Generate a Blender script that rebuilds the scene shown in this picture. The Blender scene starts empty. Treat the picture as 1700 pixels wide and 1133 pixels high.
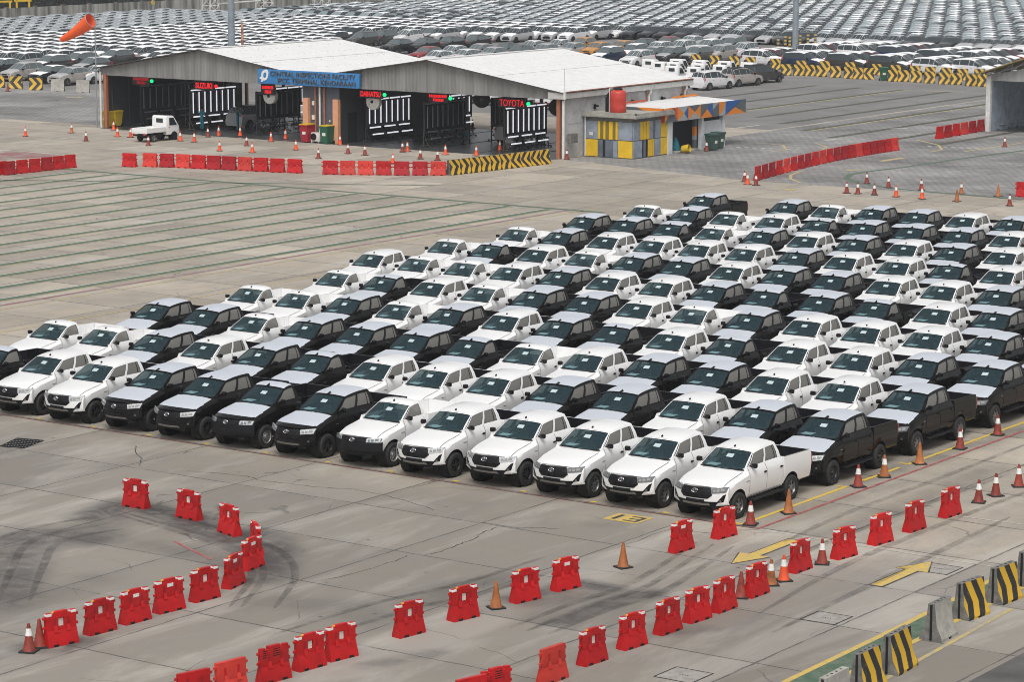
import bpy, bmesh, math, random
import numpy as np
from mathutils import Vector, Matrix
random.seed(7)
scene = bpy.context.scene
col = scene.collection

# ------------------------------------------------------------------ camera, sky, sun, exposure
R0 = ((0.8197076, 0.5727800, 0.0015573), (0.0934914, -0.1311125, -0.9869493), (-0.5651006, 0.8091555, -0.1610239))
F = 4679.27
CX, CY = 850.0, 566.5
CAM = Vector((41.06, -70.07, 18.17))
cam = bpy.data.objects.new('camera', bpy.data.cameras.new('camera'))
col.objects.link(cam)
cam.matrix_world = Matrix(((R0[0][0], -R0[1][0], -R0[2][0], CAM.x), (R0[0][1], -R0[1][1], -R0[2][1], CAM.y),
                           (R0[0][2], -R0[1][2], -R0[2][2], CAM.z), (0, 0, 0, 1)))
cam.data.sensor_width = 36
cam.data.lens = 36 * F / 1700
cam.data.clip_start = 0.5
cam.data.clip_end = 3000
scene.camera = cam

world = bpy.data.worlds.new('World')
scene.world = world
world.use_nodes = True
wn, wl = world.node_tree.nodes, world.node_tree.links
wn.clear()
SUN_EL, SUN_AZ = math.radians(58), math.radians(152)
sky = wn.new('ShaderNodeTexSky')
sky.sky_type = 'NISHITA'
sky.sun_disc = False
sky.sun_elevation = SUN_EL
sky.sun_rotation = SUN_AZ
sky.air_density = 1.0
sky.dust_density = 5.0
hs = wn.new('ShaderNodeHueSaturation')
hs.inputs['Saturation'].default_value = 0.16
bg = wn.new('ShaderNodeBackground')
bg.inputs['Strength'].default_value = 0.12
wo = wn.new('ShaderNodeOutputWorld')
wl.new(sky.outputs[0], hs.inputs['Color'])
wl.new(hs.outputs[0], bg.inputs['Color'])
wl.new(bg.outputs[0], wo.inputs['Surface'])
sun = bpy.data.objects.new('sun', bpy.data.lights.new('sun', 'SUN'))
col.objects.link(sun)
sun.data.energy = 1.1
sun.data.angle = math.radians(25)
sun.data.color = (1.0, 0.965, 0.91)
sdir = Vector((math.sin(SUN_AZ) * math.cos(SUN_EL), math.cos(SUN_AZ) * math.cos(SUN_EL), math.sin(SUN_EL)))
sun.rotation_euler = sdir.to_track_quat('Z', 'Y').to_euler()
scene.view_settings.view_transform = 'Standard'
scene.view_settings.look = 'None'
scene.view_settings.exposure = 0.28
scene.view_settings.gamma = 1
scene.cycles.filter_width = 0.95
scene.cycles.max_bounces = 6
scene.cycles.transparent_max_bounces = 12


def ray(px, py):
    a, b = (px - CX) / F, (py - CY) / F
    return Vector((R0[0][0] * a + R0[1][0] * b + R0[2][0], R0[0][1] * a + R0[1][1] * b + R0[2][1],
                   R0[0][2] * a + R0[1][2] * b + R0[2][2]))


def G(px, py, z=0.0):
    d = ray(px, py)
    return CAM + d * ((z - CAM.z) / d.z)


def onY(px, py, Y):
    d = ray(px, py)
    return CAM + d * ((Y - CAM.y) / d.y)


def onX(px, py, X):
    d = ray(px, py)
    return CAM + d * ((X - CAM.x) / d.x)


def pix(p):
    d = Vector(p) - CAM
    q = [sum(R0[k][n] * d[n] for n in range(3)) for k in range(3)]
    return CX + F * q[0] / q[2], CY + F * q[1] / q[2]


# ------------------------------------------------------------------ materials
def new_mat(name):
    m = bpy.data.materials.new(name)
    m.use_nodes = True
    return m, m.node_tree.nodes, m.node_tree.links, m.node_tree.nodes['Principled BSDF']


def mat(name, c, rough=0.5, metal=0.0, spec=0.5, coat=0.0, noise=0.0, nscale=6.0, emit=None, es=0.0, bump=0.0, rand=0.0):
    m, n, l, b = new_mat(name)
    b.inputs['Base Color'].default_value = (*c, 1)
    b.inputs['Roughness'].default_value = rough
    b.inputs['Metallic'].default_value = metal
    b.inputs['Specular IOR Level'].default_value = spec
    b.inputs['Coat Weight'].default_value = coat
    b.inputs['Coat Roughness'].default_value = 0.06
    if emit:
        b.inputs['Emission Color'].default_value = (*emit, 1)
        b.inputs['Emission Strength'].default_value = es
    if noise or bump or rand:
        tc = n.new('ShaderNodeTexCoord')
        t = n.new('ShaderNodeTexNoise')
        t.inputs['Scale'].default_value = nscale
        t.inputs['Detail'].default_value = 6
        t.inputs['Roughness'].default_value = 0.65
        oi = n.new('ShaderNodeObjectInfo')
        of = n.new('ShaderNodeVectorMath')
        of.operation = 'MULTIPLY_ADD'
        l.new(oi.outputs['Random'], of.inputs[0])
        of.inputs[1].default_value = (37.0, 71.0, 53.0)
        l.new(tc.outputs['Object'], of.inputs[2])
        l.new(of.outputs[0], t.inputs['Vector'])
        if noise:
            r = n.new('ShaderNodeMapRange')
            r.inputs['From Min'].default_value = 0.3
            r.inputs['From Max'].default_value = 0.7
            r.inputs['To Min'].default_value = 1 - noise
            r.inputs['To Max'].default_value = 1 + noise * 0.6
            mx = n.new('ShaderNodeMix')
            mx.data_type = 'RGBA'
            mx.blend_type = 'MULTIPLY'
            mx.inputs['Factor'].default_value = 1
            mx.inputs['A'].default_value = (*c, 1)
            l.new(t.outputs['Fac'], r.inputs['Value'])
            l.new(r.outputs['Result'], mx.inputs['B'])
            res = mx.outputs['Result']
            if rand:
                rr = n.new('ShaderNodeMapRange')
                rr.inputs['To Min'].default_value = 1 - rand
                rr.inputs['To Max'].default_value = 1 + rand * .6
                l.new(oi.outputs['Random'], rr.inputs['Value'])
                m3 = n.new('ShaderNodeMix')
                m3.data_type = 'RGBA'
                m3.blend_type = 'MULTIPLY'
                m3.inputs['Factor'].default_value = 1
                l.new(res, m3.inputs['A'])
                l.new(rr.outputs['Result'], m3.inputs['B'])
                res = m3.outputs['Result']
            l.new(res, b.inputs['Base Color'])
        if bump:
            bp = n.new('ShaderNodeBump')
            bp.inputs['Strength'].default_value = bump
            bp.inputs['Distance'].default_value = 0.02
            l.new(t.outputs['Fac'], bp.inputs['Height'])
            l.new(bp.outputs['Normal'], b.inputs['Normal'])
    return m


def glass(name, tint, fac, rough=0.03, base=(0.012, 0.02, 0.022)):
    """thin car glass: part see-through, part reflecting"""
    m, n, l, b = new_mat(name)
    out = n['Material Output']
    b.inputs['Base Color'].default_value = (*base, 1)
    b.inputs['Roughness'].default_value = rough
    b.inputs['Specular IOR Level'].default_value = 0.75
    tr = n.new('ShaderNodeBsdfTransparent')
    tr.inputs['Color'].default_value = (*tint, 1)
    mx = n.new('ShaderNodeMixShader')
    mx.inputs[0].default_value = fac
    l.new(tr.outputs[0], mx.inputs[1])
    l.new(b.outputs[0], mx.inputs[2])
    l.new(mx.outputs[0], out.inputs['Surface'])
    return m


M = {}
M['white'] = mat('white_paint', (0.80, 0.80, 0.795), 0.28, coat=0.6)
M['film'] = mat('white_film', (0.48, 0.512, 0.565), 0.5, bump=0.25, nscale=9)
M['black'] = mat('black_paint', (0.008, 0.0075, 0.0075), 0.08, spec=0.24)
M['plastic'] = mat('black_plastic', (0.010, 0.010, 0.012), 0.5, spec=0.2)
M['gloss_plastic'] = mat('gloss_black_plastic', (0.006, 0.006, 0.007), 0.25, spec=0.35)
M['rubber'] = mat('tyre_rubber', (0.018, 0.018, 0.018), 0.75)
M['alloy'] = mat('dark_alloy', (0.05, 0.05, 0.052), 0.35, metal=0.6)
M['grey_alloy'] = mat('grey_alloy', (0.28, 0.28, 0.28), 0.35, metal=0.8)
M['steel'] = mat('silver_steel', (0.55, 0.55, 0.55), 0.32, metal=0.8)
M['chrome'] = mat('chrome', (0.55, 0.55, 0.56), 0.2, metal=1.0)
M['skid'] = mat('skid_grey', (0.23, 0.225, 0.21), 0.45, metal=0.3)
M['dark'] = mat('dark_recess', (0.006, 0.006, 0.006), 0.9)
M['interior'] = mat('cabin_cloth', (0.075, 0.078, 0.08), 0.85)
M['dash'] = mat('dashboard', (0.045, 0.047, 0.048), 0.6)
M['bedliner'] = mat('bed_liner', (0.008, 0.008, 0.011), 0.6, spec=0.2, bump=0.3, nscale=3)
M['sheet'] = mat('document_sheet', (0.90, 0.97, 0.97), 0.7)
M['lamp'] = mat('headlight_clear', (0.55, 0.56, 0.57), 0.12, metal=0.75, noise=0.5, nscale=22)
M['lampdark'] = mat('headlight_smoke', (0.10, 0.11, 0.12), 0.1, coat=1.0)
M['red_lamp'] = mat('red_lamp', (0.42, 0.012, 0.015), 0.15, coat=0.8)
M['paper'] = mat('paper_sheet', (0.42, 0.51, 0.53), 0.7)
M['wind'] = glass('windscreen', (0.66, 0.82, 0.84), 0.43, 0.03, (0.026, 0.062, 0.076))
M['side'] = glass('side_glass', (0.85, 0.86, 0.83), 0.68, 0.03, (0.23, 0.225, 0.205))  # pale base stands in for the bright horizon reflected in side panes
M['ground_grey'] = mat('grey_asphalt', (0.19, 0.185, 0.18), 0.85, noise=0.25, nscale=0.25)


# ------------------------------------------------------------------ mesh builder
class MB:
    def __init__(s):
        s.v, s.f, s.m = [], [], []

    def add(s, vs, fs, mi=0):
        o = len(s.v)
        s.v.extend([tuple(p) for p in vs])
        for f in fs:
            s.f.append([i + o for i in f])
            s.m.append(mi)
        return s

    def box(s, c, d, mi=0, rz=0.0, bev=0.0, M4=None):
        if bev:
            b = bmesh.new()
            bmesh.ops.create_cube(b, size=1, matrix=Matrix.Diagonal((*d, 1)))
            bmesh.ops.bevel(b, geom=b.edges[:], offset=bev, segments=2, affect='EDGES', profile=0.6)
            b.verts.index_update()
            vs = [v.co.copy() for v in b.verts]
            fs = [[v.index for v in f.verts] for f in b.faces]
            b.free()
        else:
            x, y, z = d[0] / 2, d[1] / 2, d[2] / 2
            vs = [Vector((a, b_, c_)) for a in (-x, x) for b_ in (-y, y) for c_ in (-z, z)]
            fs = [(0, 1, 3, 2), (4, 6, 7, 5), (0, 4, 5, 1), (2, 3, 7, 6), (0, 2, 6, 4), (1, 5, 7, 3)]
        if M4 is None:
            M4 = Matrix.Translation(c) @ Matrix.Rotation(rz, 4, 'Z')
        return s.add([M4 @ v for v in vs], fs, mi)

    def tube(s, a, b, r0, r1=None, n=10, mi=0, caps=True):
        a, b = Vector(a), Vector(b)
        r1 = r0 if r1 is None else r1
        d = (b - a).normalized()
        u = d.orthogonal().normalized()
        w = d.cross(u)
        vs = []
        for p, r in ((a, r0), (b, r1)):
            for k in range(n):
                t = 2 * math.pi * k / n
                vs.append(p + (u * math.cos(t) + w * math.sin(t)) * r)
        fs = [(k, (k + 1) % n, n + (k + 1) % n, n + k) for k in range(n)]
        if caps:
            fs += [tuple(range(n))[::-1], tuple(range(n, 2 * n))]
        return s.add(vs, fs, mi)

    def path(s, pts, r, n=8, mi=0):
        for a, b in zip(pts[:-1], pts[1:]):
            s.tube(a, b, r, r, n, mi)
        return s

    def lathe(s, prof, n=20, mi=0, M4=None, cap=True):
        M4 = M4 or Matrix()
        vs = [M4 @ Vector((r * math.cos(2 * math.pi * k / n), r * math.sin(2 * math.pi * k / n), z)) for r, z in prof for k in range(n)]
        fs = []
        for j in range(len(prof) - 1):
            for k in range(n):
                a, b = j * n + k, j * n + (k + 1) % n
                fs.append((a, b, b + n, a + n))
        if cap:
            fs.append(tuple(range(n))[::-1])
            fs.append(tuple(range((len(prof) - 1) * n, len(prof) * n)))
        return s.add(vs, fs, mi)

    def grid(s, fn, us, vs_, mi=0, flip=False):
        pts = [fn(u, v) for v in vs_ for u in us]
        nu = len(us)
        fs = []
        for j in range(len(vs_) - 1):
            for i in range(nu - 1):
                q = (j * nu + i, j * nu + i + 1, (j + 1) * nu + i + 1, (j + 1) * nu + i)
                fs.append(q[::-1] if flip else q)
        return s.add(pts, fs, mi)

    def prism(s, poly, z0, z1, mi=0, M4=None):
        """polygon (x, y) extruded from z0 to z1"""
        M4 = M4 or Matrix()
        n = len(poly)
        vs = [M4 @ Vector((x, y, z)) for z in (z0, z1) for x, y in poly]
        fs = [tuple(range(n))[::-1], tuple(range(n, 2 * n))] + [(k, (k + 1) % n, n + (k + 1) % n, n + k) for k in range(n)]
        return s.add(vs, fs, mi)

    def mesh(s, name, mats, smooth=35):
        me = bpy.data.meshes.new(name)
        me.from_pydata(s.v, [], s.f)
        for m in mats:
            me.materials.append(M[m] if isinstance(m, str) else m)
        me.polygons.foreach_set('material_index', s.m)
        if smooth:
            me.shade_smooth()
            me.set_sharp_from_angle(angle=math.radians(smooth))
        me.update()
        return me

    def build(s, name, mats, parent=None, smooth=35):
        if not isinstance(mats, (list, tuple)):
            mats = [mats]
        return link(name, s.mesh(name, mats, smooth), parent)


def link(name, data, parent=None):
    o = bpy.data.objects.new(name, data)
    col.objects.link(o)
    o.parent = parent
    return o


def tag(o, label=None, cat=None, group=None, kind=None):
    for k, v in (('label', label), ('category', cat), ('group', group), ('kind', kind)):
        if v:
            o[k] = v
    return o


def thing(name, label, cat, loc=(0, 0, 0), rz=0.0, group=None):
    o = link(name, None)
    o.empty_display_size = 0.2
    o.location = loc
    o.rotation_euler = (0, 0, rz)
    return tag(o, label, cat, group)


KIDS = {}


def kids(o):
    if o.name not in KIDS:
        KIDS[o.name] = list(o.children)
    return KIDS[o.name]


def dup(o, loc=None, rz=None, label=None, group=None):
    def rec(a, par):
        c = a.copy()
        col.objects.link(c)
        c.parent = par
        for ch in list(a.children):
            rec(ch, c)
        return c
    r = rec(o, None)
    if loc is not None:
        r.location = loc
    if rz is not None:
        r.rotation_euler = (0, 0, rz)
    if label:
        r['label'] = label
    if group:
        r['group'] = group
    return r


class Kind:
    """first placing moves the prototype itself, every further one copies it and its parts"""
    def __init__(s, proto):
        s.p, s.used = proto, False

    def place(s, loc, rz, label, group=None):
        if not s.used:
            s.used = True
            o = s.p
            o.location = loc
            o.rotation_euler = (0, 0, rz)
            o['label'] = label
            if group:
                o['group'] = group
            return o
        return dup(s.p, loc, rz, label, group)


ORD = ('first second third fourth fifth sixth seventh eighth ninth tenth eleventh twelfth thirteenth fourteenth fifteenth sixteenth '
       'seventeenth eighteenth nineteenth twentieth').split()


def ordw(k):
    if k < 20:
        return ORD[k]
    t = 'twenty thirty forty fifty sixty seventy'.split()[(k + 1) // 10 - 2]
    return t + '-' + ORD[(k + 1) % 10 - 1] if (k + 1) % 10 else {20: 'twentieth', 30: 'thirtieth', 40: 'fortieth', 50: 'fiftieth'}[k + 1]


def struct(o):
    o['kind'] = 'structure'
    return o


def lerp(a, b, t):
    return a + (b - a) * t


def interp(x, xs, ys):
    return float(np.interp(x, xs, ys))
# ------------------------------------------------------------------ ground, paving and painted markings
def ground_material():
    m, n, l, b = new_mat('stained_concrete')

    def noise(scale, detail=6, rough=0.6, vec=None, dist=0.0):
        t = n.new('ShaderNodeTexNoise')
        t.inputs['Scale'].default_value = scale
        t.inputs['Detail'].default_value = detail
        t.inputs['Roughness'].default_value = rough
        t.inputs['Distortion'].default_value = dist
        l.new(vec or geo.outputs['Position'], t.inputs['Vector'])
        return t.outputs['Fac']

    def rng(v, a, b_, c, d):
        r = n.new('ShaderNodeMapRange')
        for k, x in (('From Min', a), ('From Max', b_), ('To Min', c), ('To Max', d)):
            r.inputs[k].default_value = x
        l.new(v, r.inputs['Value'])
        return r.outputs['Result']

    def math_(op, a, c, d=None):
        q = n.new('ShaderNodeMath')
        q.operation = op
        for i, x in enumerate((a, c, d)):
            if x is None:
                continue
            if isinstance(x, (int, float)):
                q.inputs[i].default_value = x
            else:
                l.new(x, q.inputs[i])
        return q.outputs[0]

    def mix(f, a, c, blend='MIX'):
        q = n.new('ShaderNodeMix')
        q.data_type = 'RGBA'
        q.blend_type = blend
        for k, x in (('Factor', f), ('A', a), ('B', c)):
            if isinstance(x, (int, float)):
                q.inputs[k].default_value = x
            elif isinstance(x, tuple):
                q.inputs[k].default_value = (*x, 1)
            else:
                l.new(x, q.inputs[k])
        return q.outputs['Result']

    geo = n.new('ShaderNodeNewGeometry')
    sep = n.new('ShaderNodeSeparateXYZ')
    l.new(geo.outputs['Position'], sep.inputs[0])
    X, Y = sep.outputs[0], sep.outputs[1]
    # stretched noise along the driving direction
    mp = n.new('ShaderNodeMapping')
    mp.inputs['Scale'].default_value = (1.0, 0.22, 1)
    l.new(geo.outputs['Position'], mp.inputs['Vector'])
    c = mix(rng(noise(0.09, 5), 0.35, 0.65, 0, 1), (0.345, 0.298, 0.236), (0.445, 0.392, 0.315))
    # the driving apron before the parked rows is greyer and dirtier than the bays
    ap = rng(math_('ADD', Y, math_('MULTIPLY', math_('SUBTRACT', noise(0.22, 6), 0.5), 6.0)), -1.0, -4.5, 0, 0.78)
    c = mix(ap, c, (0.205, 0.186, 0.160))
    c = mix(rng(noise(0.7, 9, 0.7), 0.42, 0.72, 0, 0.55), c, (0.22, 0.21, 0.20))
    c = mix(rng(noise(0.55, 8, 0.7, mp.outputs[0], 0.4), 0.50, 0.72, 0, 0.6), c, (0.50, 0.475, 0.43))
    c = mix(rng(noise(0.4, 8, 0.72, mp.outputs[0], 0.8), 0.54, 0.74, 0, 0.65), c, (0.19, 0.175, 0.17))
    c = mix(rng(noise(9, 6, 0.8), 0.4, 0.75, 0, 0.35), c, (0.22, 0.21, 0.2))
    # oil spots and grit
    vs_ = n.new('ShaderNodeTexVoronoi')
    vs_.inputs['Scale'].default_value = 0.75
    l.new(geo.outputs['Position'], vs_.inputs['Vector'])
    spot = math_('MULTIPLY', rng(math_('ADD', vs_.outputs['Distance'], math_('MULTIPLY', noise(6, 3), 0.09)), 0.075, 0.11, 1, 0), rng(noise(0.35, 2), 0.5, 0.6, 0, 0.75))
    c = mix(spot, c, (0.07, 0.062, 0.056))
    # lighter patched strips running with the lanes
    c = mix(rng(noise(0.16, 3, 0.5, mp.outputs[0], 0.2), 0.60, 0.63, 0, 0.28), c, (0.47, 0.44, 0.40))
    # slabs of slightly different tone
    bx = math_('FLOOR', math_('DIVIDE', math_('ADD', X, 0.3), 4.6), 0)
    by = math_('FLOOR', math_('DIVIDE', math_('ADD', Y, 5.95), 4.1), 0)
    wn_ = n.new('ShaderNodeTexWhiteNoise')
    wn_.noise_dimensions = '2D'
    cb = n.new('ShaderNodeCombineXYZ')
    l.new(bx, cb.inputs[0])
    l.new(by, cb.inputs[1])
    l.new(cb.outputs[0], wn_.inputs['Vector'])
    c = mix(1.0, c, rng(wn_.outputs['Value'], 0, 1, 0.80, 1.12), 'MULTIPLY')
    # joints: wobbly dark lines, broken in places
    wob = math_('MULTIPLY', math_('SUBTRACT', noise(1.6, 4), 0.5), 0.10)
    jx = math_('ABSOLUTE', math_('SUBTRACT', math_('MODULO', math_('ADD', math_('ADD', X, wob), 460.3), 4.6), 0.06), 0)
    jy = math_('ABSOLUTE', math_('SUBTRACT', math_('MODULO', math_('ADD', math_('ADD', Y, wob), 415.95), 4.1), 0.06), 0)
    jm = math_('MINIMUM', jx, jy)
    jl = math_('MULTIPLY', rng(jm, 0.018, 0.035, 1, 0), rng(noise(0.9, 5, 0.7), 0.36, 0.52, 0.25, 0.95))
    c = mix(jl, c, (0.055, 0.05, 0.047))
    halo = math_('MULTIPLY', rng(jm, 0.03, 0.35, 0.35, 0), noise(2.2, 5))
    c = mix(halo, c, (0.17, 0.16, 0.15))
    # wandering cracks
    wv = n.new('ShaderNodeVectorMath')
    wv.operation = 'ADD'
    nc = n.new('ShaderNodeTexNoise')
    nc.inputs['Scale'].default_value = 0.45
    nc.inputs['Detail'].default_value = 3.5
    l.new(geo.outputs['Position'], nc.inputs['Vector'])
    l.new(geo.outputs['Position'], wv.inputs[0])
    l.new(nc.outputs['Color'], wv.inputs[1])
    vo = n.new('ShaderNodeTexVoronoi')
    vo.feature = 'DISTANCE_TO_EDGE'
    vo.inputs['Scale'].default_value = 0.16
    l.new(wv.outputs[0], vo.inputs['Vector'])
    ck = math_('MULTIPLY', rng(vo.outputs['Distance'], 0.001, 0.0035, 1, 0), rng(noise(0.25, 3), 0.53, 0.57, 0, 0.6))
    c = mix(ck, c, (0.07, 0.063, 0.06))
    # tyre scrub and oil where the vehicles turn, plus a darker tone along the parked rows (a map drawn onto the sheet)
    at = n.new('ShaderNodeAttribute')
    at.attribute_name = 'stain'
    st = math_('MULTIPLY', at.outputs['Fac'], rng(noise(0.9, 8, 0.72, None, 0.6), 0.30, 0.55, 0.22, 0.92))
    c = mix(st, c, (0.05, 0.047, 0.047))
    l.new(c, b.inputs['Base Color'])
    l.new(rng(noise(0.5, 6), 0.3, 0.7, 0.62, 0.85), b.inputs['Roughness'])
    b.inputs['Specular IOR Level'].default_value = 0.35
    bp = n.new('ShaderNodeBump')
    bp.inputs['Strength'].default_value = 0.25
    bp.inputs['Distance'].default_value = 0.01
    l.new(noise(14, 8, 0.75), bp.inputs['Height'])
    l.new(bp.outputs['Normal'], b.inputs['Normal'])
    return m


STAINS = [  # pixel path of each scrubbed track, half-width in metres, strength
    ([(150, 858), (205, 838), (262, 850), (310, 862)], 0.75, 0.95), ([(300, 862), (365, 884), (420, 905)], 0.8, 0.95),
    ([(420, 890), (448, 918), (440, 940), (425, 958)], 0.95, 0.95), ([(190, 850), (150, 880), (90, 890)], 0.8, 0.5),
    ([(150, 893), (60, 890), (25, 905), (18, 950), (0, 1000)], 1.1, 0.8), ([(50, 1075), (90, 1078), (140, 1066)], 0.55, 0.8),
    ([(250, 905), (330, 920), (400, 945)], 0.6, 0.35), ([(0, 1010), (80, 985), (160, 960)], 0.8, 0.3),
    ([(850, 995), (900, 985), (960, 968), (1010, 978)], 0.5, 0.85), ([(925, 1035), (980, 1015), (1030, 995), (1085, 985)], 0.4, 0.85),
    ([(880, 1000), (960, 990), (1075, 990)], 0.6, 0.5), ([(690, 1005), (760, 975), (840, 960)], 0.6, 0.5),
    ([(620, 1105), (680, 1095), (720, 1085)], 0.4, 0.5), ([(1110, 1052), (1165, 1045)], 0.4, 0.5), ([(540, 700), (660, 760), (900, 815)], 1.2, 0.0),
    ([(1420, 800), (1500, 775), (1600, 742), (1700, 712)], 0.7, 0.5), ([(1330, 850), (1420, 822), (1500, 800)], 0.5, 0.25),
    ([(1480, 850), (1560, 815), (1650, 780)], 0.6, 0.4), ([(440, 1000), (560, 1010), (640, 1030)], 0.9, 0.3), ([(1000, 870), (1100, 840), (1160, 850)], 0.6, 0.25)]


def build_ground():
    xs = np.unique(np.concatenate([[-1500, -600, -350, -250, -200, -160, -130, -110, -90, -75], np.arange(-60, 18.01, 0.3), [25, 60, 150, 400, 1500]]))
    ys = np.unique(np.concatenate([[-400, -120, -60], np.arange(-32, 22.01, 0.3), [30, 45, 60, 80, 110, 150, 200, 260, 340, 500, 900, 2500]]))
    XX, YY = np.meshgrid(xs, ys)
    st = np.zeros(XX.shape)
    for path, w, k in STAINS:
        q = [G(*p) for p in path]
        for a, b_ in zip(q[:-1], q[1:]):
            d = np.array([b_.x - a.x, b_.y - a.y])
            t = np.clip(((XX - a.x) * d[0] + (YY - a.y) * d[1]) / max(1e-6, d @ d), 0, 1)
            ds = np.hypot(XX - a.x - t * d[0], YY - a.y - t * d[1])
            st = np.maximum(st, k * np.clip(1.5 - ds / w * 1.15, 0, 1))
    # a darker tone under and between the parked rows
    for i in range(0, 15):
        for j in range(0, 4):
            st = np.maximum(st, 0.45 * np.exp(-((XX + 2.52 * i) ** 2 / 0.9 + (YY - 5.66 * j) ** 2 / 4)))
    nx, ny = len(xs), len(ys)
    vs = [(float(x), float(y), 0.0) for y in ys for x in xs]
    fs = [(j * nx + i, j * nx + i + 1, (j + 1) * nx + i + 1, (j + 1) * nx + i) for j in range(ny - 1) for i in range(nx - 1)]
    me = bpy.data.meshes.new('ground')
    me.from_pydata(vs, [], fs)
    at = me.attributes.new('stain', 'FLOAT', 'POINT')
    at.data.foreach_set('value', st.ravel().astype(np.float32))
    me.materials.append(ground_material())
    struct(link('ground', me))


build_ground()


def paver_material():
    m, n, l, b = new_mat('interlocking_pavers')
    geo = n.new('ShaderNodeNewGeometry')
    br = n.new('ShaderNodeTexBrick')
    br.inputs['Scale'].default_value = 1.0
    br.inputs['Brick Width'].default_value = 0.62
    br.inputs['Row Height'].default_value = 0.46
    br.inputs['Mortar Size'].default_value = 0.035
    br.inputs['Mortar Smooth'].default_value = 0.3
    br.inputs['Color1'].default_value = (0.27, 0.265, 0.255, 1)
    br.inputs['Color2'].default_value = (0.215, 0.21, 0.205, 1)
    br.inputs['Mortar'].default_value = (0.12, 0.115, 0.11, 1)
    l.new(geo.outputs['Position'], br.inputs['Vector'])
    t = n.new('ShaderNodeTexNoise')
    t.inputs['Scale'].default_value = 0.16
    t.inputs['Detail'].default_value = 7
    t.inputs['Roughness'].default_value = 0.65
    l.new(geo.outputs['Position'], t.inputs['Vector'])
    r = n.new('ShaderNodeMapRange')
    r.inputs['From Min'].default_value = 0.33
    r.inputs['From Max'].default_value = 0.68
    r.inputs['To Min'].default_value = 0.58
    r.inputs['To Max'].default_value = 1.35
    l.new(t.outputs['Fac'], r.inputs['Value'])
    mx = n.new('ShaderNodeMix')
    mx.data_type = 'RGBA'
    mx.blend_type = 'MULTIPLY'
    mx.inputs['Factor'].default_value = 1
    l.new(br.outputs['Color'], mx.inputs['A'])
    l.new(r.outputs['Result'], mx.inputs['B'])
    l.new(mx.outputs['Result'], b.inputs['Base Color'])
    b.inputs['Roughness'].default_value = 0.8
    return m


def sheet(name, polys, z, m, smooth=0):
    mb = MB()
    for p in polys:
        mb.add([(x, y, z) for x, y in p], [tuple(range(len(p)))])
    return struct(mb.build(name, [m], None, smooth))


def rect(x0, y0, x1, y1):
    return [(x0, y0), (x1, y0), (x1, y1), (x0, y1)]


PAVER = paver_material()
sheet('paver_yard', [[(-62.5, 84.3), (-46, 80), (-28, 80.4), (40, 82), (60, 166), (-62.5, 166)],
                     [(-180, 86), (-104.6, 86), (-104.6, 112), (-180, 112)]], 0.004, PAVER)
sheet('car_lot', [rect(-240, 112.2, -62.9, 166), rect(-240, 166.2, 60, 420)], 0.004, M['ground_grey'])
M['darkroad'] = mat('dark_road', (0.10, 0.095, 0.092), 0.8, noise=0.35, nscale=0.8)
sheet('road', [[(13.9, -40), (40, -40), (40, 20), (13.6, 20)]], 0.004, M['darkroad'])
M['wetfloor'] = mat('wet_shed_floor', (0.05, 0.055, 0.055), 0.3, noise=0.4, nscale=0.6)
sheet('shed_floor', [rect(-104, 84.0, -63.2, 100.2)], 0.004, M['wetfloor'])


def paint(name, c, wear=0.45, wscale=2.5):
    """road paint worn through to the concrete"""
    m, n, l, b = new_mat(name)
    geo = n.new('ShaderNodeNewGeometry')
    t = n.new('ShaderNodeTexNoise')
    t.inputs['Scale'].default_value = wscale
    t.inputs['Detail'].default_value = 8
    t.inputs['Roughness'].default_value = 0.75
    l.new(geo.outputs['Position'], t.inputs['Vector'])
    r = n.new('ShaderNodeMapRange')
    r.inputs['From Min'].default_value = 0.42
    r.inputs['From Max'].default_value = 0.62
    r.inputs['To Max'].default_value = wear
    l.new(t.outputs['Fac'], r.inputs['Value'])
    mx = n.new('ShaderNodeMix')
    mx.data_type = 'RGBA'
    mx.inputs['A'].default_value = (*c, 1)
    mx.inputs['B'].default_value = (0.30, 0.28, 0.25, 1)
    l.new(r.outputs['Result'], mx.inputs['Factor'])
    l.new(mx.outputs['Result'], b.inputs['Base Color'])
    b.inputs['Roughness'].default_value = 0.7
    return m


M['p_green'] = paint('green_road_paint', (0.06, 0.115, 0.068), 0.3)
M['p_yellow'] = paint('yellow_road_paint', (0.60, 0.41, 0.06), 0.62, 5.0)
M['p_faded'] = paint('faded_yellow_paint', (0.50, 0.38, 0.13), 0.95)
M['p_white'] = paint('worn_white_paint', (0.54, 0.52, 0.47), 0.9)
M['p_red'] = paint('red_road_paint', (0.36, 0.045, 0.05), 0.55)
M['p_maroon'] = paint('maroon_road_paint', (0.25, 0.10, 0.10), 0.9, 0.5)
M['p_black'] = paint('black_road_paint', (0.03, 0.03, 0.03), 0.3)


def strip(a, b, w, name=None):
    d = Vector((b[0] - a[0], b[1] - a[1]))
    n_ = Vector((-d.y, d.x)).normalized() * (w / 2)
    return [(a[0] + n_.x, a[1] + n_.y), (a[0] - n_.x, a[1] - n_.y), (b[0] - n_.x, b[1] - n_.y), (b[0] + n_.x, b[1] + n_.y)]


def gstrip(p, q, w):
    return strip(G(*p), G(*q), w)


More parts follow.
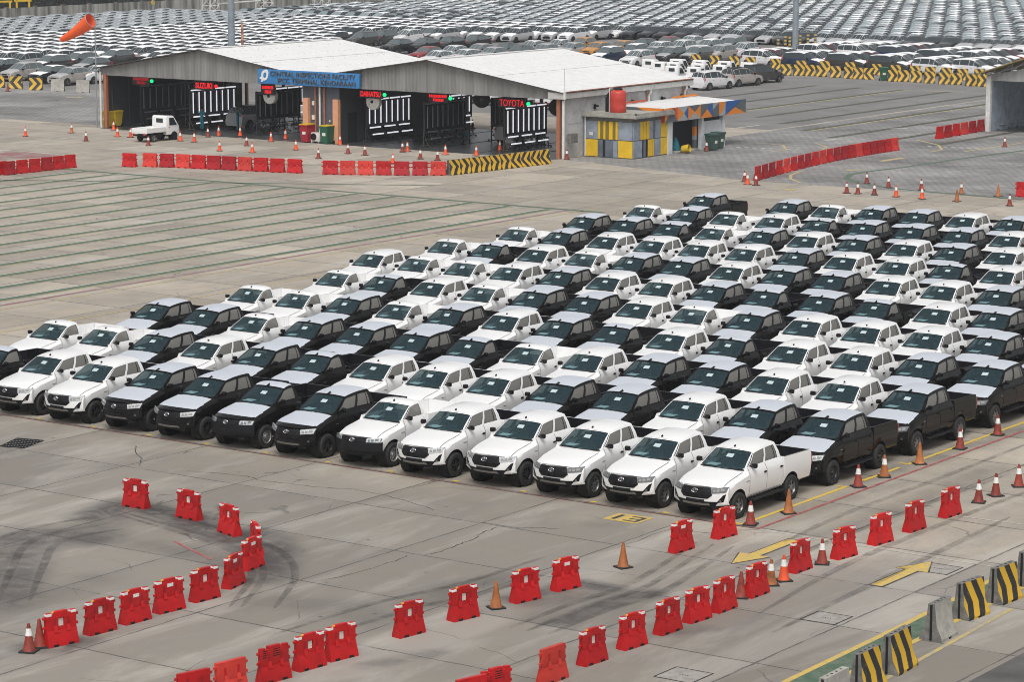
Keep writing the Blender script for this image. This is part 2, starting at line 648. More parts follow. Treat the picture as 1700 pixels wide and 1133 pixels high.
# bay lines of the empty parking field: green with a white edge and a thin yellow edge
gx = [-83.2 + 2.74 * k for k in range(14)]
gr, wh, ye = [], [], []
for k, x in enumerate(gx):
    y1 = 60.3 - (0.0 if k == 0 else 0.2)
    gr.append(rect(x, -6 if x > -60 else 4, x + 0.50, y1))
    wh.append(rect(x - 0.12, -6 if x > -60 else 4, x - 0.005, y1))
    ye.append(rect(x + 0.505, -6 if x > -60 else 4, x + 0.58, y1))
gr.append(rect(-86.5, 60.31, -44.0, 60.75))
gr.append(strip((-86, 52), (-60, 66.5), 0.28))
sheet('green_parking_lines', gr, 0.008, M['p_green'])
sheet('white_parking_lines', wh, 0.008, M['p_white'])
sheet('yellow_parking_lines', ye, 0.008, M['p_faded'])
# lane lines beside the parked rows
fy = [rect(-45.4, -10, -45.28, 62), rect(-40.9, -10, -40.78, 60), rect(-36.6, -10, -36.48, 30)]
fy += [rect(1.35, -1.8, 1.47, 40)]
sheet('maroon_lane_line', [rect(-46.3, -10, -46.05, 60.2)], 0.008, M['p_maroon'])
sheet('faded_lane_lines', fy[:3], 0.008, M['p_faded'])
M['p_yellow2'] = paint('fresh_yellow_paint', (0.66, 0.45, 0.03), 0.3)
sheet('yellow_row_line', [rect(1.30, -1.75, 1.43, 4.6), rect(1.30, 5.6, 1.43, 8.0), rect(1.30, 8.6, 1.43, 45), rect(1.06, -1.75, 1.30, -1.62), rect(1.06, 4.4, 1.30, 4.52), rect(1.06, 8.6, 1.30, 8.72)] +
      [rect(-2.52 * i - 1.32, -1.75, -2.52 * i - 1.12, -1.62) for i in range(14)], 0.008, M['p_yellow2'])
M['p_dred'] = paint('dark_red_road_paint', (0.14, 0.03, 0.032), 0.5)
sheet('dark_red_front_line', [rect(-60, -1.97, 1.95, -1.89)], 0.012, M['p_dred'])
sheet('red_row_line', [rect(1.96, -1.97, 2.06, 45)], 0.012, M['p_red'])
sheet('short_red_line', [gstrip((290, 900), (350, 930), 0.09)], 0.008, M['p_red'])
sheet('maroon_patch', [[tuple(G(*p)[:2]) for p in ((0, 255), (15, 250), (60, 254), (108, 259), (60, 262), (0, 265))]], 0.008, M['p_maroon'])
sheet('thin_white_lines', [gstrip((1258, 880), (1700, 950), 0.06), gstrip((1570, 855), (1700, 872), 0.08)], 0.008, M['p_white'])
# green kerb strip with yellow edges under the concrete barriers
e0 = [(10.62, -30), (10.32, -9), (10.12, -4), (10.1, 30)]
e1 = [(11.28, -30), (11.05, -9), (10.95, -4), (10.95, 30)]


def band(l0, l1):
    return [[l0[k], l1[k], l1[k + 1], l0[k + 1]] for k in range(len(l0) - 1)]


sheet('green_kerb_strip', band(e0, e1), 0.008, M['p_green'])
off = lambda e, d: [(x + d, y) for x, y in e]
sheet('yellow_kerb_edges', band(off(e0, -0.17), off(e0, -0.004)) + band(off(e1, 0.004), off(e1, 0.17)), 0.008, M['p_yellow'])
sheet('yellow_edge_line', [strip((12.3, -18), (11.75, -6), 0.13)], 0.008, M['p_faded'])


def arrow(x, y0, y1, rev):
    L = y1 - y0
    hw, hl, sw = 0.46, 0.36 * L, 0.17
    p = [(-sw, 0), (sw, 0), (sw, L - hl), (hw, L - hl), (0, L), (-hw, L - hl), (-sw, L - hl)]
    if rev:
        p = [(-a, L - b) for a, b in p]
    q = [(x + a, y0 + b) for a, b in p]
    cxm, cym = x, (y0 + y1) / 2
    big = [(cxm + (a - cxm) * (1 + 0.05 / max(0.17, abs(a - cxm))) if abs(a - cxm) > 1e-6 else a, cym + (b - cym) * 1.035) for a, b in q]
    tris = lambda s: [[s[0], s[1], s[2], s[6]], [s[3], s[4], s[5]]]
    sheet('arrow_outline', tris(big), 0.008, M['p_black'])
    sheet('painted_arrow', tris(q), 0.012, M['p_yellow'])


arrow(3.52, -5.95, -2.55, True)
arrow(7.83, -5.85, -2.65, False)
# yellow patch with the bay number 13
sheet('number_patch', [rect(-2.30, -3.42, -1.13, -2.50)], 0.008, M['p_yellow'])


def text_mesh(body, size, depth=0.0, align='CENTER', bold=0.0, spacing=1.0):
    cu = bpy.data.curves.new('lettering', 'FONT')
    cu.body = body
    cu.size = size
    cu.extrude = depth
    cu.offset = bold
    cu.align_x = align
    cu.align_y = 'CENTER'
    cu.space_character = spacing
    o = bpy.data.objects.new('lettering', cu)
    col.objects.link(o)
    dg = bpy.context.evaluated_depsgraph_get()
    me = bpy.data.meshes.new_from_object(o.evaluated_get(dg))
    bpy.data.objects.remove(o)
    return me


nm = MB()
nm.add([(x, y, 0.012) for x, y in rect(-2.12, -3.28, -1.98, -2.64)], [(0, 1, 2, 3)])
for r_ in (rect(-1.36, -3.28, -1.24, -2.64), rect(-1.72, -3.28, -1.365, -3.18), rect(-1.66, -3.0, -1.365, -2.91), rect(-1.72, -2.74, -1.365, -2.64)):
    nm.add([(x, y, 0.012) for x, y in r_], [(0, 1, 2, 3)])
struct(nm.build('painted_number', ['p_black'], None, 0))
# far yard markings
M['p_olive'] = paint('olive_road_paint', (0.04, 0.047, 0.026), 0.3)
fl = [rect(-82.85 + 4.4 * k, 134 - 4.2 * k if k < 7 else 108, -82.2 + 4.4 * k, 155) for k in range(9)]
sheet('far_green_lines', fl, 0.008, M['p_olive'])
sheet('far_yellow_lines', [rect(-82.19 + 4.4 * k, 134 - 4.2 * k if k < 7 else 108, -82.0 + 4.4 * k, 155) for k in (2, 5)], 0.008, M['p_faded'])


def ring_strip(pts, w):
    q = [G(*p) for p in pts]
    return [strip(a, b, w) for a, b in zip(q[:-1], q[1:])]


sheet('green_yard_curve', ring_strip([(1700, 250), (1600, 263), (1500, 278), (1440, 285), (1412, 290), (1405, 296), (1425, 304), (1480, 313), (1560, 320), (1700, 332)], 0.4), 0.012, M['p_green'])
sheet('yellow_yard_curves', ring_strip([(1330, 284), (1313, 291), (1312, 297), (1330, 304)], 0.2) + ring_strip([(1280, 252), (1306, 249), (1300, 241), (1255, 237)], 0.16) +
      ring_strip([(1365, 249), (1372, 244), (1355, 238)], 0.16) + ring_strip([(1545, 252), (1564, 249), (1558, 241), (1520, 232)], 0.2) +
      [gstrip((1300, 315), (1322, 315), 0.9), gstrip((1462, 268), (1500, 262), 0.5), gstrip((1405, 283), (1430, 282), 0.5), gstrip((110, 162), (137, 162), 0.6),
       gstrip((1600, 252), (1700, 237), 0.22), gstrip((1290, 136), (1315, 136), 0.4), gstrip((1535, 151), (1600, 153), 0.3)], 0.012, M['p_faded'])
sheet('white_yard_dashes', [gstrip((1222 + 14 * k, 244.5 + 0.55 * k), (1229 + 14 * k, 244.8 + 0.55 * k), 0.35) for k in range(8)] +
      [gstrip((1540 + 13 * k, 243 + 0.6 * k), (1547 + 13 * k, 243.3 + 0.6 * k), 0.35) for k in range(7)] +
      [gstrip((1368, 233), (1388, 231.5), 0.5), gstrip((1210, 214), (1260, 208), 0.25), gstrip((1478, 214), (1506, 213), 0.4), gstrip((92, 231), (112, 229.5), 0.4),
       gstrip((205, 237), (216, 237), 0.4), gstrip((480, 262), (500, 262), 0.3), gstrip((560, 262), (640, 255), 0.15), gstrip((60, 233), (150, 226), 0.12)], 0.012, M['p_white'])


def tyre_material(name, c, lo, hi, scale):
    m, n, l, b = new_mat(name)
    b.inputs['Base Color'].default_value = (*c, 1)
    b.inputs['Roughness'].default_value = 0.9
    geo = n.new('ShaderNodeNewGeometry')
    t = n.new('ShaderNodeTexNoise')
    t.inputs['Scale'].default_value = scale
    t.inputs['Detail'].default_value = 7
    t.inputs['Roughness'].default_value = 0.75
    l.new(geo.outputs['Position'], t.inputs['Vector'])
    r = n.new('ShaderNodeMapRange')
    r.inputs['From Min'].default_value = 0.40
    r.inputs['From Max'].default_value = 0.66
    r.inputs['To Min'].default_value = lo
    r.inputs['To Max'].default_value = hi
    l.new(t.outputs['Fac'], r.inputs['Value'])
    tr = n.new('ShaderNodeBsdfTransparent')
    mx = n.new('ShaderNodeMixShader')
    l.new(r.outputs['Result'], mx.inputs[0])
    l.new(tr.outputs[0], mx.inputs[1])
    l.new(b.outputs[0], mx.inputs[2])
    l.new(mx.outputs[0], n['Material Output'].inputs['Surface'])
    return m


def curve_strip(pts, w, dx=0.0, n=10):
    """smooth ground strip through pixel points, shifted sideways by dx metres"""
    q = [Vector(G(*p)[:2]) for p in pts]
    q = [q[0] * 2 - q[1]] + q + [q[-1] * 2 - q[-2]]
    c = []
    for k in range(1, len(q) - 2):
        for j in range(n):
            t = j / n
            a, b, d, e = q[k - 1], q[k], q[k + 1], q[k + 2]
            c.append(0.5 * (2 * b + (d - a) * t + (2 * a - 5 * b + 4 * d - e) * t * t + (3 * b - a - 3 * d + e) * t ** 3))
    c.append(q[-2])
    L, R_ = [], []
    for k, p in enumerate(c):
        d = (c[min(k + 1, len(c) - 1)] - c[max(k - 1, 0)]).normalized()
        nn = Vector((-d.y, d.x))
        ww = w * (0.25 + 0.75 * math.sin(math.pi * min(1, max(0, k / (len(c) - 1)))) ** .5)
        L.append(tuple(p + nn * (dx + ww / 2)))
        R_.append(tuple(p + nn * (dx - ww / 2)))
    return [[R_[k], R_[k + 1], L[k + 1], L[k]] for k in range(len(c) - 1)]


TM = tyre_material('tyre_rubber_marks', (0.04, 0.038, 0.038), 0.30, 0.0, 1.1)
arcs = []
for pts, offs in (([(175, 870), (95, 884), (38, 905), (14, 945), (-10, 1000)], (-.9, .1, .9)), ([(215, 848), (300, 872), (385, 898), (440, 925), (455, 960), (420, 1010)], (-.6, -.3, .55)),
                  ([(480, 1060), (640, 1010), (790, 975), (930, 930)], (-.6, .5)), ([(880, 1050), (980, 1010), (1080, 975), (1190, 905)], (-.5, .1, .6)), ([(1180, 1010), (1330, 930), (1500, 860), (1690, 790)], (-1.3, .3)),
                  ([(1330, 1060), (1480, 985), (1620, 915), (1720, 865)], (.8,)), ([(1290, 900), (1400, 850), (1560, 790), (1700, 735)], (-.2,))):
    for o_ in offs:
        arcs += curve_strip(pts, 0.26, o_)
sheet('tyre_marks', arcs, 0.014, TM)
CK = tyre_material('crack_line', (0.03, 0.027, 0.025), 0.95, 0.35, 3.0)
zc_ = lambda s, ox, oy, pts: [(ox + x * s, oy + y * s) for x, y in pts]
ck_ = []
rk = random.Random(4)
for pts, w in ((zc_(.294, 400, 550, [(-300, 790), (40, 820), (100, 845), (250, 860), (400, 880), (640, 895), (800, 925), (950, 965), (1090, 1015)]), .028),
               (zc_(.294, 400, 850, [(1450, 90), (1380, 115), (1300, 160), (1220, 190), (1130, 225), (1040, 245)]), .032), (zc_(.294, 400, 850, [(945, 250), (870, 280), (700, 335), (450, 395)]), .026),
               (zc_(.353, 0, 450, [(640, 825), (635, 860), (665, 885), (660, 920)]), .03), (zc_(.294, 800, 800, [(0, 235), (190, 262), (330, 262), (430, 270)]), .03), ([(1040, 905), (1110, 880), (1170, 885), (1260, 880)], .02)):
    q = [G(*p) for p in pts]
    fine = []
    for a, b in zip(q[:-1], q[1:]):
        for j in range(5):
            p = a.lerp(b, j / 5)
            fine.append((p.x + rk.uniform(-.05, .05), p.y + rk.uniform(-.05, .05)))
    fine.append((q[-1].x, q[-1].y))
    ck_ += [strip(a, b, w * rk.uniform(.6, 1.3)) for a, b in zip(fine[:-1], fine[1:])]
sheet('concrete_cracks', ck_, 0.006, CK)


def ground_bits():
    g = MB()                                            # steel grating over the drain
    a, b, c, d = [G(*p) for p in ((0, 742), (28, 729), (72, 733), (40, 745))]
    P = lambda u, v: lerp(lerp(a, b, v), lerp(d, c, v), u)
    for k in range(10):
        u = k / 9
        g.path([P(u, 0) + Vector((0, 0, 0.012)), P(u, 1) + Vector((0, 0, 0.012))], 0.014, 4)
    for k in range(6):
        v = k / 5
        g.path([P(0, v) + Vector((0, 0, 0.02)), P(1, v) + Vector((0, 0, 0.02))], 0.02, 4)
    g.add([P(0, 0) + Vector((0, 0, .005)), P(1, 0) + Vector((0, 0, .005)), P(1, 1) + Vector((0, 0, .005)), P(0, 1) + Vector((0, 0, .005))], [(0, 1, 2, 3)], 1)
    tag(g.build('drain_grating', ['plastic', 'ground_grey'], None, 0), 'black steel drain grating set in the concrete before the trucks', 'drain grating')
    for (px, py, s, lab) in ((1372, 1027, 0.48, 'square manhole cover in the concrete before the plain concrete barrier'),
                             (1557, 945, 0.5, 'square manhole cover at the tip of the yellow arrow'), (1135, 1122, 0.5, 'square manhole cover beside the faded red barrier')):
        q = G(px, py)
        h = MB()
        for sx, sy, dx, dy in ((0, -s, s, .015), (0, s, s, .015), (-s, 0, .015, s), (s, 0, .015, s)):
            h.add([(q.x + sx - dx, q.y + sy - dy, .006), (q.x + sx + dx, q.y + sy - dy, .006), (q.x + sx + dx, q.y + sy + dy, .006), (q.x + sx - dx, q.y + sy + dy, .006)], [(0, 1, 2, 3)], 0)
        h.add([(q.x - s * .95, q.y - s * .95, .005), (q.x + s * .95, q.y - s * .95, .005), (q.x + s * .95, q.y + s * .95, .005), (q.x - s * .95, q.y + s * .95, .005)], [(0, 1, 2, 3)], 1)
        for k in range(4):
            h.tube((q.x - .1 + .07 * k, q.y, .005), (q.x - .1 + .07 * k, q.y, .009), .02, n=8, mi=0)
        tag(h.build('manhole_cover', ['dark', 'cover'], None, 0), lab, 'manhole cover', 'manhole covers')


M['cover'] = mat('cover_concrete', (0.31, 0.29, 0.265), 0.8, noise=0.3, nscale=4)
ground_bits()
# ------------------------------------------------------------------ pickup trucks
ZS = (0.54, 0.70, 0.97, 1.20, 1.385)
XS = (0.855, 0.895, 0.915, 0.905, 0.815)


def side_x(z):
    return interp(z, ZS, XS)


def hood_top(y):
    return interp(y, (-2.47, -2.36, -2.2, -1.9, -1.5, -1.02), (1.0, 1.055, 1.095, 1.145, 1.20, 1.285))


def bow(y):
    t = min(1, max(0, (-1.45 - y) / 1.0))
    return 0.34 * t * t * (3 - 2 * t)


def dfm(x, y, z):
    t = min(1, max(0, (-1.9 - y) / 0.55))
    lean = interp(z, (0.45, 0.56, 0.78, 0.9, 1.05), (0.07, 0.0, 0.0, 0.02, 0.09)) * t
    return (x, y + bow(y) * min(1.1, abs(x) / 0.9) ** 2.2 + lean, z)


def FY(x, z, d=0.0):
    p = dfm(x, -2.46, z)
    return (x, p[1] - d, z)


def patch(mb, corners, d, mi=0, nu=8, nv=3, back=0.05):
    """bilinear patch given by four (x, z) corners, laid d proud of the front surface, with its edge returned"""
    (a, b, c, e) = [Vector(q).to_2d() for q in corners]
    us, vs = [k / nu for k in range(nu + 1)], [k / nv for k in range(nv + 1)]

    def fn(dd):
        def f(u, v):
            q = lerp(lerp(a, b, u), lerp(e, c, u), v)
            return FY(q.x, q.y, dd)
        return f
    fr = fn(d)
    mb.grid(fr, us, vs, mi)
    bk = fn(d - back)
    for line in ([(u, 0) for u in us], [(u, 1) for u in us][::-1], [(0, v) for v in vs][::-1], [(1, v) for v in vs]):
        mb.grid(lambda i, k: (fr if k == 0 else bk)(*line[int(i)]), list(range(len(line))), [0, 1], mi, flip=False)


def ring(y, top, side=XS, zs=ZS, zb=0.44, fx=1.0):
    """half section from bottom centre to top centre, mirrored: list of points"""
    h = [(0, zb), (0.70 * fx, zb)] + [(x * fx, z) for x, z in zip(side[:4], zs[:4])] + top
    pts = [(x, y, z) for x, z in h] + [(-x, y, z) for x, z in reversed(h[1:-1])]
    return [dfm(*p) for p in pts]


def body_mesh(name, yc, paint_, box_in):
    st = []
    for y in (-2.46, -2.36, -2.2, -2.0, -1.8, -1.6, -1.35, -1.02):
        z = hood_top(y)
        zb = interp(y, (-2.46, -2.2), (0.52, 0.44))
        zs = (max(0.54, zb + .03), 0.70, min(0.95, z - .12), z - 0.11)
        fx = interp(y, (-2.46, -2.1, -1.6), (0.955, 0.985, 1.0))
        st.append(ring(y, [(0.815 * fx, z - 0.03), (0.60, z + .0), (0.3, z + 0.022), (0, z + 0.03)], zs=zs, zb=zb, fx=fx))
    cab = [(0.815, 1.385), (0.75, 1.385), (0.74, 1.03), (0, 1.0)]
    st.append(ring(-0.95, [(0.815, 1.30), (0.62, 1.30), (0.3, 1.31), (0, 1.315)]))
    st.append(ring(-0.945, cab))
    for y in np.linspace(-0.6, yc - .02, 5):
        st.append(ring(float(y), cab))
    cl = [(0.815, 1.385), (0.75, 1.385), (0.4, 1.385), (0, 1.385)]
    st.append(ring(yc - 0.015, cl))
    st.append(ring(yc, cl))
    sm = tuple(x - 0.06 for x in XS)
    lo = [(0.76, 1.1), (0.7, 1.1), (0.4, 1.1), (0, 1.1)]
    st.append(ring(yc + 0.004, lo, side=sm))
    st.append(ring(yc + 0.03, lo, side=sm))
    bs = (0.86, 0.90, 0.925, 0.915)

    def rail(y):
        return interp(y, (yc, 2.68), (1.385, 1.355))
    bedtop = lambda z: [(0.89, z), (0.82, z), (0.4, z), (0, z)]
    bedin = lambda z: [(0.89, z), (0.82, z), (0.81, 0.88), (0, 0.88)]
    st.append(ring(yc + 0.034, bedtop(rail(yc)), side=bs))
    st.append(ring(yc + 0.085, bedtop(rail(yc)), side=bs))
    st.append(ring(yc + 0.09, bedin(rail(yc)), side=bs))
    for y in np.linspace(yc + .4, 2.4, 5):
        st.append(ring(float(y), bedin(rail(y)), side=bs))
    st.append(ring(2.655, bedin(1.355), side=bs, zb=0.5))
    st.append(ring(2.66, bedtop(1.355), side=bs, zb=0.5))
    st.append(ring(2.70, bedtop(1.355), side=bs, zb=0.5))
    st.append(ring(2.735, [(0.87, 1.33), (0.82, 1.33), (0.4, 1.33), (0, 1.33)], side=(0.83, 0.875, 0.90, 0.89), zb=0.54))
    n = len(st[0])
    mb = MB()
    vs = [p for r in st for p in r]
    fs = [(k * n + a, (k + 1) * n + a, (k + 1) * n + (a + 1) % n, k * n + (a + 1) % n) for k in range(len(st) - 1) for a in range(n)]
    fs += [tuple(range(n)), tuple(range((len(st) - 1) * n, len(st) * n))[::-1]]
    mb.add(vs, fs)
    o = link('body', mb.mesh(name, [paint_, 'dark'], 0))
    cut = MB()
    for y in (-1.52, 1.53):
        for s in (-1, 1):
            cut.tube((s * 0.56, y, 0.40), (s * 1.2, y, 0.40), 0.475, n=28)
            cut.box((s * 0.88, y, 0.2), (0.64, 0.94, 0.4))
    c = link('arch_cutter', cut.mesh('arch_cutter', ['dark'], 0))
    md = o.modifiers.new('arches', 'BOOLEAN')
    md.operation = 'DIFFERENCE'
    md.solver = 'EXACT'
    md.use_self = True
    md.object = c
    try:
        md.material_mode = 'TRANSFER'
    except Exception:
        pass
    dg = bpy.context.evaluated_depsgraph_get()
    me = bpy.data.meshes.new_from_object(o.evaluated_get(dg))
    bpy.data.objects.remove(o)
    bpy.data.objects.remove(c)
    me.name = name
    me.shade_smooth()
    me.set_sharp_from_angle(angle=math.radians(32))
    return me


def roof_side(t, yc):
    return 1.735 + (0.098 if yc > .6 else .072) * math.sin(math.pi / 2 * min(1.0, t * 1.15) ** .8)


def side_pt(yc):
    """ruled side of the cab: t front to back, v from belt to roof"""
    yt = yc - 0.12

    def f(t, v, d=0.0):
        b = Vector((0.80, lerp(-0.93, yc - .01, t), 1.385 - .05 * (1 - t) ** 4))
        q = Vector((0.625, lerp(-0.26, yt, t), roof_side(t, yc)))
        p = b.lerp(q, v)
        p.x += 0.028 * math.sin(math.pi * v) - d
        return p
    return f


def roof_pt(yc, d=0.0):
    yt = yc - 0.12

    def f(u, t):
        y = lerp(-0.26 - 0.095 * (1 - u * u), yt + 0.03 * (1 - u * u), t)
        z = roof_side(t, yc) + 0.045 * (1 - abs(u) ** 2.6) + 0.02 * (1 - u * u) * math.sin(math.pi * min(1, t * 1.15 + .1))
        return (0.625 * u, y, z + d)
    return f


def wind_pt(u, v, d=0.0):
    b = Vector((0.765 * u, -0.945 - 0.16 * (1 - u * u), 1.315))
    t = Vector((0.625 * u, -0.26 - 0.095 * (1 - u * u), 1.735 + 0.045 * (1 - abs(u) ** 2.6)))
    p = b.lerp(t, v)
    p.y -= 0.03 * math.sin(math.pi * v) + d
    p.z += d * 0.6
    return p


def frange(a, b, n):
    return [a + (b - a) * k / n for k in range(n + 1)]


ROOFS = {}


def cab_parts(root, dbl, paint_, glass_dark):
    yc = 1.06 if dbl else 0.28
    sp = side_pt(yc)
    T = [0, .035, .475, .535, .905, 1.0] if dbl else [0, .045, .86, 1.0]
    wins = [(1, 2), (3, 4)] if dbl else [(1, 2)]
    V = [0, 0.05, 0.87, 1.0]
    mb = MB()
    for s in (1, -1):
        for a in range(len(T) - 1):
            for b in range(3):
                if b == 1 and any(w[0] == a for w in wins):
                    continue
                us, vs = frange(T[a], T[a + 1], 3), frange(V[b], V[b + 1], 2)
                for d in (0.0, 0.05):
                    mb.grid(lambda u, v: Vector((s, 1, 1)) * sp(u, v, d), us, vs, 0, flip=(s < 0) != (d > 0))
        for w in wins:                                    # reveals round each opening
            t0, t1 = T[w[0]], T[w[1]]
            loop = [(t, V[1]) for t in frange(t0, t1, 3)] + [(t1, v) for v in frange(V[1], V[2], 2)][1:] + [(t, V[2]) for t in frange(t1, t0, 3)][1:] + [(t0, V[1])]
            mb.grid(lambda i, d: Vector((s, 1, 1)) * sp(*loop[int(i)], d), list(range(len(loop))), [0, 0.05], 1)
    rf = roof_pt(yc)
    us, ts = frange(-1, 1, 10), frange(0, 1, 8)
    mb.grid(rf, us, ts, 0)
    rf2 = roof_pt(yc, -0.04)
    mb.grid(lambda u, t: (rf2(u, t)[0] * .96, rf2(u, t)[1], rf2(u, t)[2]), us, ts, 1, flip=True)
    yt = yc - 0.12
    # rear panel of the cab with its opening
    def rear(u, v):
        b = Vector((0.80 * u, yc - .01, 1.385))
        q = Vector((0.625 * u, yt + 0.03 * (1 - u * u), roof_side(1, yc) + 0.045 * (1 - abs(u) ** 2.6)))
        p = b.lerp(q, v)
        return p
    for u0, u1, v0, v1 in ((-1, -.82, 0, 1), (.82, 1, 0, 1), (-.82, .82, 0, .12), (-.82, .82, .85, 1)):
        mb.grid(rear, frange(u0, u1, 4), frange(v0, v1, 2), 0, flip=False)
    # windscreen frame
    for u0, u1, v0, v1 in ((-1, -.955, 0, 1), (.955, 1, 0, 1), (-.955, .955, .965, 1)):
        mb.grid(lambda u, v: wind_pt(u, v), frange(u0, u1, 6), frange(v0, v1, 3), 0)
    mb.grid(lambda u, v: wind_pt(u, v), frange(-.955, .955, 10), [0, 0.04], 1)
    mb.build('cab', [paint_, 'gloss_plastic'], root, 40)
    w = MB()
    w.grid(lambda u, v: wind_pt(u, v, -0.008), frange(-.955, .955, 10), frange(0.04, .965, 4))
    wo_ = w.build('windshield', ['wind'], root)
    pp = MB()
    pp.grid(lambda u, v: wind_pt(u, v, 0.004), [-0.06, .1, .27], [0.58, 0.75])
    pp.build('paper_sticker', ['paper'], wo_)
    pp = MB()
    pp.grid(lambda u, v: (lerp(-.58, -.18, u) + .06 * v, lerp(-0.95, -0.72, v) - .05 * u, 1.345 + 0.03 * v + .01 * u), [0, .5, 1], [0, .5, 1])
    pp.build('paper_sheet', ['sheet'], wo_)
    for x0 in (-0.62, 0.05):
        wp = MB()
        q = [Vector((x0 + .58 * k / 4, -0.955 - 0.16 * (1 - ((x0 + .58 * k / 4) / .765) ** 2) - .012, 1.335)) for k in range(5)]
        wp.path(q, 0.011, 5)
        wp.build('wiper', ['plastic'], wo_)
    for wi, ww in enumerate(wins):
        for s in (1, -1):
            g = MB()
            g.grid(lambda u, v: Vector((s, 1, 1)) * sp(u, v, 0.018), frange(T[ww[0]], T[ww[1]], 4), frange(V[1], V[2], 3), 0, flip=s < 0)
            if wi == 1:
                tq = lerp(T[ww[0]], T[ww[1]], .78)
                g.grid(lambda u, v: Vector((s, 1, 1)) * sp(u, v, 0.012), [tq, tq + .022], frange(V[1], V[2], 3), 1, flip=s < 0)
            g.build('side_window', ['side', 'gloss_plastic'], root)
    g = MB()
    g.grid(lambda u, v: rear(u, v) + Vector((0, -.01, 0)), frange(-.82, .82, 4), frange(.12, .85, 2))
    g.build('rear_window', ['side'], root)
    # cabin: dashboard, wheel, seats
    d = MB()
    d.grid(lambda u, v: (0.74 * u, lerp(-0.98 - .13 * (1 - u * u), -0.5, v), lerp(1.30, 1.27, v) + .03 * math.sin(math.pi * v)), frange(-1, 1, 6), frange(0, 1, 3))
    d.grid(lambda u, v: (0.74 * u, -0.5 + .04 * v, lerp(1.27, 1.0, v)), frange(-1, 1, 2), [0, 1])
    d.box((0.0, -.62, 1.33), (.24, .03, .09), 0)
    dash = d.build('dashboard', ['dash'], root)
    st = MB()
    mt = Matrix.Translation((-0.37, -0.40, 1.24)) @ Matrix.Rotation(math.radians(62), 4, 'X')
    n = 16
    for k in range(n):
        a, b = 2 * math.pi * k / n, 2 * math.pi * (k + 1) / n
        st.tube(mt @ Vector((.19 * math.cos(a), .19 * math.sin(a), 0)), mt @ Vector((.19 * math.cos(b), .19 * math.sin(b), 0)), .017, n=6)
    st.tube(mt @ Vector((-.18, 0, 0)), mt @ Vector((.18, 0, 0)), .03, n=6)
    st.tube(mt @ Vector((0, 0, 0)), mt @ Vector((0, -.1, -.25)), .03, n=6)
    st.build('steering_wheel', ['plastic'], dash)
    rows = [(0.02, 0.37, .48)] + ([(0.72, 0.36, .62)] if dbl else [])
    for y, x, wd in rows:
        for s in (1, -1):
            b = MB()
            mt = Matrix.Translation((s * x, y, 1.16)) @ Matrix.Rotation(math.radians(-12), 4, 'X')
            b.box((0, 0, 0), (wd, .13, .44), 0, bev=.05, M4=mt)
            mh = Matrix.Translation((s * x, y + .06, 1.50)) @ Matrix.Rotation(math.radians(-8), 4, 'X')
            b.box((0, 0, 0), (.25, .09, .17), 0, bev=.035, M4=mh)
            b.box((s * x, y - .25, 1.02), (wd, .42, .12), 0, bev=.04)
            b.build('seat', ['interior'], root)


def wheel_mesh():
    t = MB()
    mx = Matrix.Rotation(math.radians(90), 4, 'Y')
    prof = [(0.225, -0.115), (0.30, -0.125), (0.355, -0.118), (0.378, -0.095), (0.385, -0.06), (0.388, 0), (0.385, 0.06), (0.378, 0.095), (0.355, 0.118), (0.30, 0.125), (0.225, 0.115)]
    t.lathe(prof, 28, 0, mx, cap=False)
    for k in range(28):                                      # tread blocks
        a = 2 * math.pi * k / 28
        for s in (-1, 1):
            m4 = Matrix.Rotation(a + (.1 if s > 0 else 0), 4, 'X') @ Matrix.Translation((s * .055, 0, .386))
            t.box((0, 0, 0), (.07, .05, .012), 0, M4=m4)
    return t.mesh('tyre', ['rubber'], 40)


def rim_mesh(kind, m):
    mx = Matrix.Rotation(math.radians(90), 4, 'Y')
    r = MB()
    r.lathe([(0.226, -0.11), (0.226, 0.108), (0.212, 0.112), (0.205, 0.09), (0.19, 0.03), (0.18, -.04), (0.0, -.04)], 28, 0, mx, cap=False)
    if kind == 'steel':
        r.lathe([(0.195, 0.05), (0.165, 0.085), (0.11, 0.07), (0.075, 0.055), (0.06, 0.10), (0.0, 0.105)], 24, 0, mx, cap=False)
        for k in range(10):
            a = 2 * math.pi * k / 10
            r.tube((0.074, .142 * math.cos(a), .142 * math.sin(a)), (0.086, .142 * math.cos(a), .142 * math.sin(a)), .021, n=8, mi=1)
    else:
        for k in range(6):
            for da in (-.14, .14):
                a = 2 * math.pi * k / 6 + da
                m4 = Matrix.Rotation(a, 4, 'X') @ Matrix.Translation((.07, 0, .125)) @ Matrix.Rotation(math.radians(-8), 4, 'Y')
                r.box((0, 0, 0), (.03, .032, .165), 0, bev=.008, M4=m4)
        r.lathe([(0.06, 0.04), (0.06, 0.095), (0.045, 0.105), (0, 0.105)], 16, 0, mx, cap=False)
    r.lathe([(0.185, -.035), (0, -.035)], 20, 1, mx, cap=False)
    return r.mesh('rim', [m, 'dark'], 40)


TYRE = wheel_mesh()
RIMS = {'dark': rim_mesh('alloy', 'alloy'), 'grey': rim_mesh('alloy', 'grey_alloy'), 'steel': rim_mesh('steel', 'steel'), 'blacksteel': rim_mesh('steel', 'alloy')}


def ell(mb, cx_, cz, rx, rz, r, d, n=20, mi=0):
    pts = [FY(cx_ + rx * math.cos(2 * math.pi * k / n), cz + rz * math.sin(2 * math.pi * k / n), d) for k in range(n + 1)]
    mb.path(pts, r, 6, mi)


